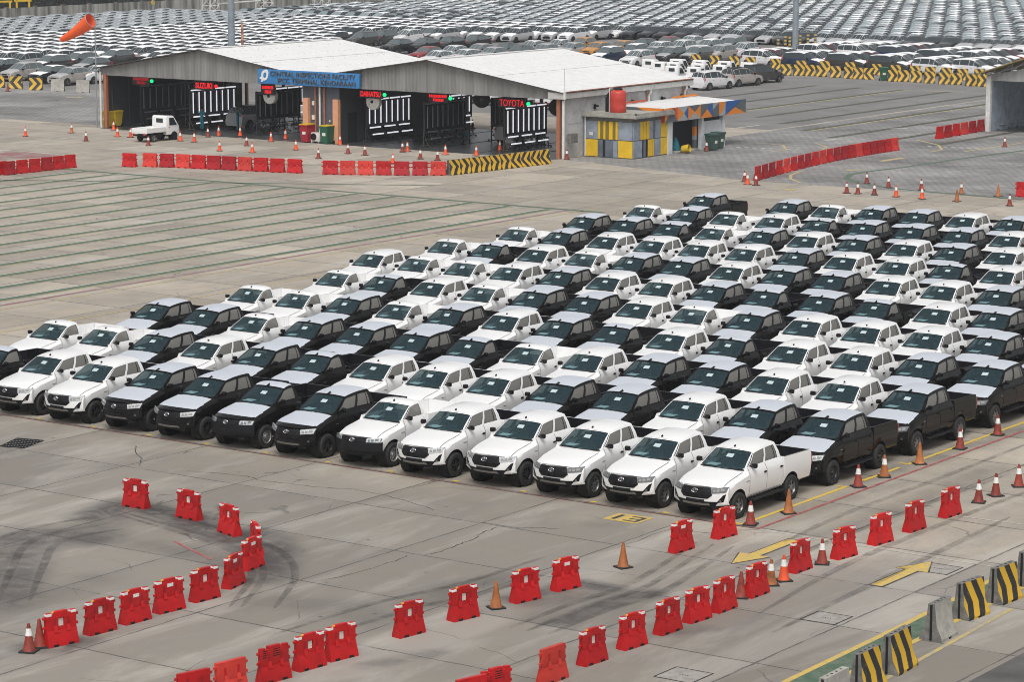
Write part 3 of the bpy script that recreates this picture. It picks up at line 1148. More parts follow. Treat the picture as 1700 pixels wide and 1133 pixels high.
def door(root, y0, y1, paint_, cut=False, s=1):
    zs_ = [0.575, 0.70, 0.84, 0.97, 1.08, 1.20, 1.29, 1.375]
    d = MB()

    def f(off):
        def g(u, v):
            z = zs_[int(v)]
            ya, yb = y0, y1
            if cut and z < .86:
                yb = min(y1, 1.53 - math.sqrt(max(0, 0.50 ** 2 - (z - .40) ** 2)))
            return (s * (side_x(z) + off), lerp(ya, yb, u), z)
        return g
    us, vs = frange(0, 1, 4), list(range(len(zs_)))
    d.grid(f(0.009), us, vs, 0, flip=s < 0)
    inner, g0 = f(0.009), f(-0.004)
    for line in ([(u, 0) for u in us], [(u, len(vs) - 1) for u in us], [(0, v) for v in vs], [(1, v) for v in vs]):
        d.grid(lambda i, k: (inner if k == 0 else g0)(*line[int(i)]), list(range(len(line))), [0, 1], 0)
    # shut line
    for line in ([(0, v) for v in vs], [(1, v) for v in vs], [(u, 0) for u in us]):
        pts = [f(0.0035)(*q) for q in line]
        sh = Vector((0, -.011 if line[0] == line[-1] or line[0][0] == 0 and line[-1][0] == 0 else .011, 0))
        if line[0][0] != line[-1][0]:
            sh = Vector((0, 0, -.014))
        d.grid(lambda i, k: Vector(pts[int(i)]) + sh * k, list(range(len(pts))), [0, 1], 1)
    o = d.build('door', [paint_, 'dark'], root, 30)
    return o


def make_truck(name, label, dbl, white, rim, trim='body'):
    """dbl: two-row cab; white / black paint; trim 'body' or 'work' front"""
    t = thing(name, label, 'pickup truck')
    paint_ = 'white' if white else 'black'
    yc = 1.06 if dbl else 0.28
    link('body', body_mesh('truck_body', yc, paint_, None), t)
    cab_parts(t, dbl, paint_, not white)
    hz = lambda x, y: hood_top(y) + 0.03 - 0.055 * (abs(x) / .8) ** 2.2
    h = MB()                                              # bonnet, a little proud of the wings
    us, ys = frange(-.74, .74, 10), [-2.44, -2.40, -2.3, -2.1, -1.8, -1.5, -1.2, -1.06]
    hp = lambda off: (lambda x, y: dfm(x, y, hz(x, y) + off))
    h.grid(hp(0.012), us, ys, 0)
    lo, hi = hp(-0.02), hp(0.012)
    for line in ([(x, ys[0]) for x in us], [(us[0], y) for y in ys], [(us[-1], y) for y in ys], [(x, ys[-1]) for x in us]):
        h.grid(lambda i, k: (hi if k == 0 else lo)(*line[int(i)]), list(range(len(line))), [0, 1], 0)
    for s in (1, -1):                                     # shut line of the bonnet, two creases
        h.grid(lambda k, y: dfm(s * (.742 + .012 * k), y, hz(.75, y) + .004), [0, 1], ys, 1)
    h.build('hood', [paint_, 'dark'], t, 30)
    if not white:
        f = MB()
        ux = [-.875, -.83, -.78] + frange(-.74, .74, 8) + [.78, .83, .875]

        def ff(x, y):
            yy = lerp(-2.29, -1.10, y)
            if abs(x) > .76:                                # the corners hang down over the wing by the headlight
                yy = lerp(-2.20, -1.55, y)
            ax = abs(x)
            z = hz(x, yy) + 0.024 - max(0, ax - .77) * 1.15
            return dfm(x, yy, z)
        f.grid(ff, ux, frange(0, 1, 8), 0)
        f.build('hood_film', ['film'], t, 40)
        f = MB()
        rp = roof_pt(yc, 0.014)
        f.grid(lambda u, v: rp(u, v), frange(-.97, .97, 8), frange(0.015, .965, 8), 0)
        f.build('roof_film', ['film'], t, 40)
        f = MB()
        f.grid(lambda u, v: rp(u, v)[:2] + (rp(u, v)[2] + .008,), [-.085, .085], [.0, .05, .10], 0)
        f.build('film_cutout', ['black'], t)
    an = MB()
    az = roof_pt(yc)(0, .08 if dbl else .12)
    an.box((0, az[1], az[2] + .022), (.045, .07, .05), 0, bev=.015)
    an.tube((0, az[1], az[2] + .03), (0, az[1] + .02, az[2] + .06), .012, n=6)
    an.build('antenna', ['plastic'], t)
    # front end
    fb = MB()
    fas = 'plastic' if trim == 'work' else paint_
    zt = 0.86 if trim == 'work' else 0.99
    patch(fb, [(-.905, .50), (.905, .50), (.905, zt), (-.905, zt)], 0.02, 0, 14, 6, 0.06)
    if trim == 'work':
        patch(fb, [(-.52, .58), (.52, .58), (.56, .68), (-.56, .68)], 0.034, 1, 8, 1)
        patch(fb, [(-.88, .46), (.88, .46), (.88, .52), (-.88, .52)], 0.03, 0, 12, 1)
    else:
        patch(fb, [(-.56, .44), (.56, .44), (.70, .60), (-.70, .60)], 0.032, 1, 10, 2)
        patch(fb, [(-.30, .585), (.30, .585), (.30, .655), (-.30, .655)], 0.042, 1, 4, 1)
        patch(fb, [(-.90, .50), (-.58, .47), (-.62, .53), (-.90, .56)], 0.028, 0, 6, 1)
        patch(fb, [(.58, .47), (.90, .50), (.90, .56), (.62, .53)], 0.028, 0, 6, 1)
    bump = fb.build('front_bumper', [fas, 'plastic'], t, 30)
    if trim != 'work':
        k = MB()
        patch(k, [(-.46, .485), (.46, .485), (.42, .545), (-.42, .545)], 0.056, 0, 10, 1)
        k.build('skid_plate', ['skid'], bump)
        for s in (1, -1):
            k = MB()
            patch(k, [(.63, .57), (.81, .60), (.865, .83), (.80, .80)] if s > 0 else [(-.81, .60), (-.63, .57), (-.80, .80), (-.865, .83)], 0.03, 0, 4, 4)
            q = Vector(FY(s * .735, .625, .03))
            k.tube(q, q + Vector((s * .008, -.02, 0)), .035, .03, 12, 1)
            k.build('fog_lamp', ['gloss_plastic', 'lampdark'], bump)
    g = MB()
    if trim == 'work':
        patch(g, [(-.46, .86), (.46, .86), (.47, 1.0), (-.47, 1.0)], 0.03, 0, 10, 3)
        for z in (.89, .93, .97):
            patch(g, [(-.44, z), (.44, z), (.44, z + .018), (-.44, z + .018)], 0.045, 1, 10, 1)
    else:
        patch(g, [(-.40, .685), (.40, .685), (.52, .79), (-.52, .79)], 0.036, 0, 10, 2)
        patch(g, [(-.52, .79), (.52, .79), (.45, .995), (-.45, .995)], 0.036, 0, 10, 3)
        for z, w_ in ((.80, .50), (.96, .44)):
            patch(g, [(-w_, z), (w_, z), (w_, z + .02), (-w_, z + .02)], 0.05, 1, 10, 1)
        for z in (.72, .745, .77, .83, .86, .89, .92):
            patch(g, [(-.40, z), (.40, z), (.40, z + .008), (-.40, z + .008)], 0.042, 1, 10, 1)
    go = g.build('grille', ['gloss_plastic', 'plastic'], t, 30)
    e = MB()
    ez = .925 if trim == 'work' else .905
    ell(e, 0, ez, .092, .062, .007, .062)
    ell(e, 0, ez + .018, .056, .027, .006, .064)
    ell(e, 0, ez - .003, .027, .054, .006, .066)
    e.build('emblem', ['chrome'], go)
    for s in (1, -1):
        k = MB()
        if trim == 'work':
            cs = [(.48, .87), (.86, .865), (.885, .985), (.49, .99)]
        else:
            cs = [(.50, .84), (.86, .875), (.90, 1.03), (.47, .985)]
        if s < 0:
            cs = [(-cs[1][0], cs[1][1]), (-cs[0][0], cs[0][1]), (-cs[3][0], cs[3][1]), (-cs[2][0], cs[2][1])]
        patch(k, cs, 0.036, 0, 8, 2)
        hl = k.build('headlight', ['lamp' if rim != 'grey' else 'lampdark'], t, 30)
        k = MB()
        for x0, x1, z0, z1 in ((.54, .60, .885, .955), (.63, .70, .89, .965), (.73, .82, .91, .985)):
            cs = [(x0, z0), (x1, z0 + .006), (x1, z1), (x0, z1 - .004)]
            if s < 0:
                cs = [(-x1, z0 + .006), (-x0, z0), (-x0, z1 - .004), (-x1, z1)]
            patch(k, cs, 0.042, 0, 3, 2, 0.01)
        k.build('lamp_reflector', ['skid' if trim == 'body' else 'lampdark'], hl, 30)
    # doors with handles, mirrors, steps
    spans = [(-.90, .06, False), (.085, 1.0, True)] if dbl else [(-.90, .12, False)]
    for s in (1, -1):
        for y0, y1, cut in spans:
            d = door(t, y0, y1, paint_, cut, s)
            k = MB()
            k.box((s * (side_x(1.13) + .025), y1 - .10, 1.145), (.03, .15, .034), 0, bev=.01)
            k.box((s * (side_x(1.13) + .012), y1 - .10, 1.14), (.02, .09, .06), 1, bev=.006)
            k.build('handle', ['plastic' if white and rim != 'white' else paint_, 'dark'], d)
        k = MB()
        mt = Matrix.Translation((s * .935, -.70, 1.425)) @ Matrix.Rotation(s * math.radians(-14), 4, 'Z')
        k.box((0, 0, 0), (.18, .12, .145), 0, bev=.05, M4=mt)
        k.tube((s * .79, -.72, 1.39), (s * .92, -.70, 1.41), .03, .025, 8)
        m4 = mt @ Matrix.Translation((0, .061, .005))
        k.box((0, 0, 0), (.13, .006, .09), 1, bev=0, M4=m4)
        k.build('mirror', ['gloss_plastic', 'chrome'], t)
        k = MB()                                            # badge on the wing
        k.box((s * .916, -1.03, 1.02), (.012, .16, .022), 0)
        k.build('wing_badge', ['chrome' if not white else 'skid'], t)
        if trim != 'work' and dbl:
            k = MB()
            k.box((s * .905, .02, .44), (.17, 1.9, .05), 0, bev=.015)
            k.tube((s * .98, -.9, .44), (s * .98, .95, .44), .035, n=8)
            k.build('side_step', ['plastic'], t)
        k = MB()
        k.box((s * .865, 2.735, 1.06), (.085, .09, .36), 0, bev=.02)
        k.build('tail_light', ['red_lamp'], t)
        for y in (-1.52, 1.53):
            k = MB()                                        # arch lining
            k.tube((s * .565, y, .40), (s * .89, y, .40), .462, n=28, caps=False)
            k.tube((s * .57, y, .40), (s * .575, y, .40), .46, n=28)
            k.build('wheel_arch_liner', ['dark'], t)
            w = link('wheel', TYRE, t)
            w.location = (s * .815, y, .388)
            w.rotation_euler = (random.random() * 6, 0, 0 if s > 0 else math.pi)
            link('rim', RIMS[rim], w)
        k = MB()
        k.box((s * .78, 1.99, .42), (.22, .02, .3), 0)
        k.build('mud_flap', ['plastic'], t)
    # bed lining, tailgate, bumper, chassis
    bm_ = 'bedliner'
    if white and not dbl:
        bm_ = 'white'
    k = MB()
    y0, y1 = yc + .094, 2.652
    for s in (1, -1):
        k.grid(lambda u, v: (s * lerp(.806, .815, v), lerp(y0, y1, u), lerp(.884, interp(lerp(y0, y1, u), (yc, 2.68), (1.389, 1.359)), v)), frange(0, 1, 4), [0, 1], 0, flip=s > 0)
        k.grid(lambda u, v: (s * lerp(.815, .885, v), lerp(y0, y1, u), interp(lerp(y0, y1, u), (yc, 2.68), (1.390, 1.360))), frange(0, 1, 4), [0, 1], 1, flip=s > 0)
        k.box((s * .66, 1.53, .98), (.29, .86, .2), 0, bev=.05)
        for q in range(6):
            k.box((s * .80, lerp(y0, y1, (q + .5) / 6), 1.12), (.02, .05, .42), 0)
    k.grid(lambda u, v: (.806 * u, lerp(y0, y1, v), .886), [-1, 1], [0, 1], 0)
    k.grid(lambda u, v: (.806 * u, y0 + .001, lerp(.886, 1.385, v)), [-1, 1], [0, 1], 0, flip=True)
    k.grid(lambda u, v: (.806 * u, y1 - .002, lerp(.886, 1.355, v)), [-1, 1], [0, 1], 0)
    for q in range(9):
        k.box((-.7 + 1.4 * q / 8, (y0 + y1) / 2, .89), (.06, y1 - y0 - .1, .012), 0)
    bl = k.build('bed_liner', [bm_, 'plastic' if dbl else bm_], t, 30)
    if not dbl and not white:
        k = MB()
        for s in (1, -1):
            k.tube((s * .78, yc + .16, 1.36), (s * .78, yc + .16, 1.5), .022, n=8)
            k.tube((s * .78, yc + .16, 1.46), (s * .80, yc + .5, 1.37), .012, n=6)
        k.tube((-.78, yc + .16, 1.5), (.78, yc + .16, 1.5), .015, n=8)
        k.build('bed_guard', ['plastic' if not white else 'white'], t)
    k = MB()
    k.box((0, 2.742, 1.08), (1.58, .03, .48), 0, bev=.012)
    k.box((0, 2.76, 1.2), (.22, .02, .06), 1, bev=.006)
    k.build('tailgate', [paint_, 'plastic'], t)
    k = MB()
    k.box((0, 2.79, .56), (1.66, .16, .15), 0, bev=.03)
    k.build('rear_bumper', ['plastic'], t)
    k = MB()
    k.box((0, .1, .40), (1.0, 4.4, .12), 0)
    k.box((0, -2.1, .44), (1.2, .4, .12), 0)
    for y in (-1.52, 1.53):
        k.tube((-.75, y, .388), (.75, y, .388), .07, n=8)
    k.tube((.35, 1.0, .34), (.35, 2.6, .36), .04, n=8)
    k.build('chassis', ['dark'], t, 0)
    return t


GRID = [  # one line per file, counted from the cone line on the right, front truck first
    'WD BD BD BD BD', 'WD BD WD BD BD BD', 'WD WD WD WD WD BD WD', 'WD BD BD WD WD WD BD BD', 'WD BD BD BS WD BS WD WD BD', 'WS WD WD WD BD BD WD BS WD WD',
    'BD WD WS BS WS BS BD WD BD WD', 'BS WD BS BD WD BD BD WD WD BD BD', 'BD BS BD WD BD WD WD BD BD BD WD', 'BD BD BD BD BD WD BD WD WD BD BD',
    'WD WD BD WS WS BD BD WD BD BS BD', 'WD BD WS BD WD WD WS WD WS WD WS', 'BS WS BD WS BS WS WD WD BS WS BD', '.. WS BD WS WS WS BS BD BD BD ..', '.. .. .. .. .. WD WS WS BD WS BD']


def park_trucks():
    K = {}
    names = {'W': 'white', 'B': 'black'}

    def kind(code, rim):
        key = (code, rim)
        if key not in K:
            dbl, w = code[1] == 'D', code[0] == 'W'
            K[key] = Kind(make_truck('pickup_truck', '', dbl, w, rim, 'work' if not dbl else 'body'))
        return K[key]
    rnd = random.Random(3)
    for i, line in enumerate(GRID):
        seen = 0
        for j, code in enumerate(line.split()):
            if code == '..':
                continue
            x, y = -2.52 * i, 5.66 * j + 0.40
            if (i, j) not in ((0, 0), (12, 0)):
                x += rnd.uniform(-.07, .07)
                y += rnd.uniform(-.09, .09)
            rim = 'steel' if code[1] == 'S' else 'dark'
            if (i, j) == (0, 0) or (i == 0 and j in (2, 3)) or (i < 3 and j == 0):
                rim = 'grey'
            if (i, j) == (0, 1):
                rim = 'blacksteel'
            where = 'in the front row' if j == 0 and i != 12 else ''
            a = '%s %s-cab pickup%s' % (names[code[0]], 'double' if code[1] == 'D' else 'single', ' with white bonnet film' if code[0] == 'B' else '')
            if j == 0 and i < 12:
                lab = a + ', front row, %s truck from the right' % ordw(i) if i else a + ' at the cone corner, front row'
            elif i == 0:
                lab = a + ', beside the cone line, %s from the corner' % ordw(j)
            else:
                lab = a + ', %s in the %s file from the cones' % (ordw(seen), ordw(i))
            seen += 1
            kind(code, rim).place((x, y, 0), rnd.uniform(-.006, .006), lab, 'pickup trucks parked in rows')


park_trucks()
# ------------------------------------------------------------------ water barriers, cones, concrete barriers
def noisy_plastic(name, c, rough, dirt, scale):
    m = mat(name, c, rough, noise=dirt, nscale=scale, spec=0.35, rand=.16)
    return m


M['b_red'] = noisy_plastic('red_barrier_plastic', (0.50, 0.010, 0.012), 0.42, 0.22, 2.5)
M['b_faded'] = noisy_plastic('faded_red_plastic', (0.60, 0.045, 0.032), 0.5, 0.2, 2.5)
M['b_dark'] = noisy_plastic('dark_red_plastic', (0.36, 0.008, 0.014), 0.45, 0.22, 2.5)
M['label'] = mat('sticker_white', (0.72, 0.70, 0.64), 0.5, noise=0.25, nscale=12)
M['knob'] = mat('orange_cap', (0.75, 0.32, 0.03), 0.5)
M['reflect'] = mat('reflective_tape', (0.78, 0.76, 0.74), 0.4, noise=0.2, nscale=15)


def barrier_mesh(win, slots, m, card=False):
    """length along x, front towards -y"""
    b = MB()
    L = 0.50
    # foot: wide base sloping up to the panel
    def sect(x, z):
        d = interp(z, (0, .09, .42, .46), (.25, .24, .125, .11))
        return d
    zz = [0.0, 0.09, 0.40, 0.455]
    ends = [0.50, 0.50, 0.40, 0.40]
    for s in (-1, 1):
        b.grid(lambda u, v: (u * lerp(ends[0], .47, 0) * (1 if int(v) < 2 else .97), s * sect(u, zz[int(v)]), zz[int(v)]), [-1, -.55, -.45, -.1, .1, .45, .55, 1], [0, 1, 2, 3], 0, flip=s > 0)
        b.add([(s * .50, -.25, 0), (s * .50, .25, 0), (s * .50, .24, .09), (s * .485, .125, .40), (s * .485, .11, .455), (s * .485, -.11, .455), (s * .485, -.125, .40), (s * .50, -.24, .09)], [tuple(range(8)) if s > 0 else tuple(range(8))[::-1]])
    # two slanted ribs in front and back where the foot is cut away
    for s in (-1, 1):
        for x in (-.2, .22):
            b.add([(x - .05, s * .105, .58), (x + .05, s * .105, .58), (x + .07, s * .18, .40), (x - .07, s * .18, .40), (x - .05, s * .06, .58), (x + .05, s * .06, .58), (x + .07, s * .06, .36), (x - .07, s * .06, .36)],
                  [(0, 1, 2, 3), (0, 3, 7, 4), (1, 5, 6, 2), (3, 2, 6, 7)])
    # panel, with or without the square window
    w0, w1, z0, z1 = -.10, .10, .53, .79
    T = .095
    if win:
        for x0, x1, a, c in ((-.485, w0, .45, .90), (w1, .485, .45, .90), (w0, w1, .45, z0), (w0, w1, z1, .90)):
            b.box(((x0 + x1) / 2, 0, (a + c) / 2), (x1 - x0, 2 * T, c - a), 0)
        b.box((0, 0, (z0 + z1) / 2), (.20, .03, z1 - z0), 0)
    else:
        b.box((0, 0, .675), (.97, 2 * T, .45), 0, bev=.012)
    for s in (-1, 1):                                       # darker strips that paint in shaded hollows beside the window
        for x in (-.22, .22):
            b.box((x, s * (T + .001), .66), (.075, .012, .28), 1)
    # stepped top
    if not win and not slots and not card:
        b.box((0, 0, .915), (.965, .18, .07), 0, bev=.01)
    else:
      for _ in (0,):
        b.box((-.40, 0, .925), (.16, .17, .06), 0, bev=.012)
        b.box((.40, 0, .925), (.16, .17, .06), 0, bev=.012)
        b.box((0, 0, .94), (.42, .18, .09), 0, bev=.02)
    # lugs that hook into the next one
    for s in (-1, 1):
        for z in (.55, .82):
            b.tube((s * .53, 0, z - .035), (s * .53, 0, z + .035), .055, n=10)
            b.box((s * .50, 0, z), (.06, .09, .06), 0)
    for s in (-1, 1):                                        # dark fork-lift slots
        for x in (-.25, .25):
            b.box((x, s * .247, .035), (.17, .012, .07), 2)
    if slots:
        for z in (.70, .76, .82, .88):
            b.box((.05, -T - .002, z), (.24, .01, .022), 2)
            b.box((-.36, -T - .002, z), (.12, .01, .022), 2)
    return b.mesh('barrier_body', [m, 'b_dark' if m != 'b_faded' else 'b_red', 'dark'], 30)


def make_barrier(style, m):
    t = thing('water_barrier', '', 'barrier')
    t.scale = (.87, .60, .86)
    win = style in ('window', 'card')
    link('body', barrier_mesh(style == 'window', style == 'slots', m, style == 'card'), t)
    if style == 'window':
        k = MB()
        k.box((0, -.022, .65), (.175, .012, .21), 0)
        k.box((0, .022, .65), (.175, .012, .21), 0)
        k.build('sticker', ['label'], t)
    if style == 'card':
        k = MB()
        k.box((0, -.101, .79), (.22, .012, .10), 0)
        k.box((0, .101, .79), (.22, .012, .10), 0)
        k.build('sticker', ['reflect'], t)
    if style in ('window', 'card'):
        for s in (-1, 1):
            k = MB()
            k.box((s * .40, 0, .905), (.172, .205, .075), 0, bev=.012)
            k.build('reflective_band', ['reflect'], t)
        k = MB()
        k.lathe([(.0, .985), (.045, .98), (.05, .955), (.05, .94)][::-1], 12, 0, Matrix.Translation((-.24, 0, 0)))
        k.build('filler_cap', ['knob'], t)
    return t


def place_barriers():
    kinds = {}

    def kd(style, m):
        if (style, m) not in kinds:
            kinds[(style, m)] = Kind(make_barrier(style, m))
        return kinds[(style, m)]

    def top(px0, py0, px1, py1, style, m, lab, grp):
        a, c = G(px0, py0, .80), G(px1, py1, .80)
        q = (a + c) / 2
        kd(style, m).place((q.x, q.y, 0), math.atan2(c.y - a.y, c.x - a.x), lab, grp)
    A = lambda x, y: (x * .33807, 750 + y * .33807)
    B = lambda x, y: (400 + x * .29412, 850 + y * .29412)
    D = lambda x, y: (800 + x * .29412, 800 + y * .29412)
    E_ = lambda x, y: (1200 + x * .30883, 550 + y * .30883)
    curve = 'red barriers curving round the stained concrete'
    L = [(A, 605, 133, 728, 152, 'window'), (A, 870, 185, 985, 208, 'window'), (A, 1083, 255, 1168, 282, 'window'), (A, 1232, 335, 1275, 378, 'window'),
         (A, 1190, 447, 1280, 412, 'card'), (A, 1110, 530, 1180, 497, 'card'), (A, 938, 594, 1066, 562, 'window'), (A, 757, 648, 898, 615, 'card'),
         (A, 592, 700, 728, 665, 'card'), (A, 418, 750, 557, 715, 'window'), (A, 220, 805, 368, 775, 'window')]
    for k, (f, a, b, c, d, st) in enumerate(L):
        top(*f(a, b), *f(c, d), st, 'b_red', 'red plastic barrier, %s along the curved line from its far end' % ordw(k), curve)
    low = 'red barriers along the bottom edge'
    for k, (f, a, b, c, d, st, m, lab) in enumerate([
            (A, 870, 1100, 1027, 1066, 'plain', 'b_red', 'red barrier cut by the bottom edge, beside the orange-red faded one'),
            (A, 1055, 1048, 1205, 1010, 'plain', 'b_faded', 'faded orange-red barrier without sticker at the bottom edge, left'),
            (B, 100, 784, 265, 742, 'slots', 'b_red', 'red barrier with slotted panel and no sticker, next to the faded one'),
            (B, 300, 718, 467, 674, 'window', 'b_red', 'red barrier with white sticker, right after the slotted one at left'),
            (B, 483, 662, 640, 624, 'window', 'b_red', 'red barrier closing the group of five at the lower left'),
            (B, 1262, 948, 1338, 930, 'plain', 'b_red', 'red barrier end showing at the bottom edge, centre'),
            (B, 1357, 912, 1515, 870, 'slots', 'b_red', 'red slotted barrier cut by the bottom edge, centre')]):
        top(*f(a, b), *f(c, d), st, m, lab, low)
    mid = 'red barriers leading to the parked corner'
    for k, (f, a, b, c, d, st) in enumerate([(B, 872, 535, 1022, 497, 'window'), (B, 1175, 447, 1333, 410, 'window'), (D, 172, 517, 316, 484, 'window'), (D, 400, 454, 545, 420, 'card'),
                                             (D, 1068, 247, 1187, 212, 'card'), (D, 1312, 170, 1425, 140, 'window')]):
        top(*f(a, b), *f(c, d), st, 'b_red', ['red barrier standing alone before a dark stain, lower middle', 'red barrier left of the plain orange cone', 'red barrier right of the plain orange cone',
            'red barrier with small high sticker by the tyre scrub', 'red barrier with small sticker, left of the yellow arrow tail', 'red barrier right before the corner truck and its cone'][k], mid)
    right = 'red barriers dividing the two arrow lanes'
    seq = [(D, 327, 959, 470, 910, 'plain', 'b_faded'), (D, 552, 860, 695, 814, 'window', 'b_red'), (D, 780, 772, 917, 730, 'window', 'b_red'), (D, 988, 692, 1113, 650, 'window', 'b_red'),
           (D, 1152, 627, 1282, 587, 'window', 'b_red'), (D, 1310, 572, 1425, 530, 'window', 'b_red'), (D, 1490, 492, 1612, 449, 'window', 'b_red'),
           (E_, 362, 1150, 470, 1112, 'window', 'b_red'), (E_, 597, 1077, 710, 1047, 'window', 'b_red'), (E_, 795, 1004, 905, 974, 'window', 'b_red'),
           (E_, 985, 938, 1080, 907, 'window', 'b_red'), (E_, 1180, 862, 1270, 834, 'window', 'b_red')]
    for k, (f, a, b, c, d, st, m) in enumerate(seq):
        lab = 'faded orange-red barrier heading the arrow-lane line' if k == 0 else 'red barrier dividing the arrow lanes, %s after the faded one' % ordw(k - 1)
        top(*f(a, b), *f(c, d), st, m, lab, right)

    def base(px, py, ang, m, lab, grp, st='plain'):
        q = G(px, py - .8)
        o = kd(st, m).place((q.x, q.y, 0), ang, lab, grp)
        o.scale = (.97, .75, .93) if 'in a row' in grp else (.82, .68, .90) if 'left end' in grp else (.87, .66, .93)
    ang = math.atan2(6.0, 1.0)
    g1 = 'red barriers at the left end of the empty bays'
    for k, (x, y) in enumerate([(2, 291), (16, 291), (37, 288.5), (58, 286.5), (78, 284), (97, 282), (116.5, 279.5)]):
        base(x, y, math.atan2(6.0, .9), ['b_red', 'b_dark', 'b_red'][k % 3], 'red barrier by the left edge, %s in its close row' % ordw(k), g1)
    g2 = 'red barriers in a row before the white pickup'
    for k, (x, y) in enumerate(zip([610, 707, 786, 862, 935, 1007, 1078, 1153, 1228, 1305, 1387], [787, 787, 789, 792, 796, 799, 802, 806, 809, 813, 816])):
        base(x * .353, y * .353, .26, ['b_red', 'b_faded', 'b_dark', 'b_faded', 'b_red', 'b_dark', 'b_dark', 'b_faded', 'b_red', 'b_red', 'b_red'][k],
             'red barrier before the shed, %s from left of the row of eleven' % ordw(k), g2)
    g3 = 'red barriers in a row beside the striped wall'
    for k, (x, y) in enumerate(zip([548.5, 577, 607, 637, 667, 697.5, 727.5], [290.5, 291, 291.3, 291.5, 292, 292, 292])):
        base(x, y, .5, ['b_red', 'b_faded', 'b_faded', 'b_red', 'b_dark', 'b_dark', 'b_faded'][k], 'red barrier, %s from left in the row ending at the striped wall' % ordw(k), g3)
    g4 = 'red barriers in the long slanting row by the yard'
    a, c = G(1256, 301), G(1484, 252.5)
    for k in range(20):
        t = k / 19
        x, y = lerp(1258, 1485, t), lerp(300, 251, t) - 4.5 * math.sin(math.pi * t)
        q0, q1 = G(lerp(1258, 1485, max(0, t - .05)), lerp(300, 251, max(0, t - .05)) - 4.5 * math.sin(math.pi * max(0, t - .05))), G(lerp(1258, 1485, min(1, t + .05)), lerp(300, 251, min(1, t + .05)) - 4.5 * math.sin(math.pi * min(1, t + .05)))
        base(x, y, math.atan2(q1.y - q0.y, q1.x - q0.x), ['b_red', 'b_dark', 'b_dark', 'b_red', 'b_faded'][k % 5], 'red barrier, %s along the slanting yard row from its near end' % ordw(k), g4)
    g5 = 'red barriers beside the right shed'
    for k in range(6):
        t = k / 5
        base(lerp(1560, 1628, t), lerp(231, 219, t), math.atan2(6, .3), ['b_red', 'b_dark', 'b_red', 'b_faded', 'b_dark', 'b_dark'][k], 'red barrier beside the right shed, %s from its left end' % ordw(k), g5)
    base(1699, 328, .3, 'b_red', 'red barrier cut by the right edge behind the cones', g5)


place_barriers()

M['c_orange'] = noisy_plastic('orange_cone_rubber', (0.60, 0.14, 0.03), 0.55, 0.35, 5)
M['c_red'] = noisy_plastic('red_orange_cone_rubber', (0.72, 0.09, 0.025), 0.5, 0.2, 5)
M['c_dark'] = noisy_plastic('dirty_cone_rubber', (0.26, 0.045, 0.03), 0.6, 0.45, 6)
M['c_brown'] = noisy_plastic('worn_plain_cone_rubber', (0.40, 0.14, 0.045), 0.6, 0.45, 4)
M['c_black'] = mat('cone_base_rubber', (0.02, 0.02, 0.02), 0.7)


def make_cone(m, white):
    t = thing('traffic_cone', '', 'cone')
    b = MB()
    rr = lambda z: lerp(.145, .032, (z - .035) / .665)
    b.lathe([(.165, .035), (.15, .05), (rr(.30), .30), (rr(.55), .55), (rr(.69), .69), (.02, .70)], 20, 0)
    b.build('cone_body', [m], t, 40)
    b = MB()
    b.box((0, 0, .02), (.40, .40, .04), 0, bev=.012)
    b.build('base', ['c_black'], t)
    if white:
        b = MB()
        z0, z1 = .40, .58
        b.lathe([(rr(z0) + .004, z0), (rr(z1) + .004, z1)], 20, 0, cap=False)
        b.build('reflective_sleeve', ['reflect'], t)
    return t


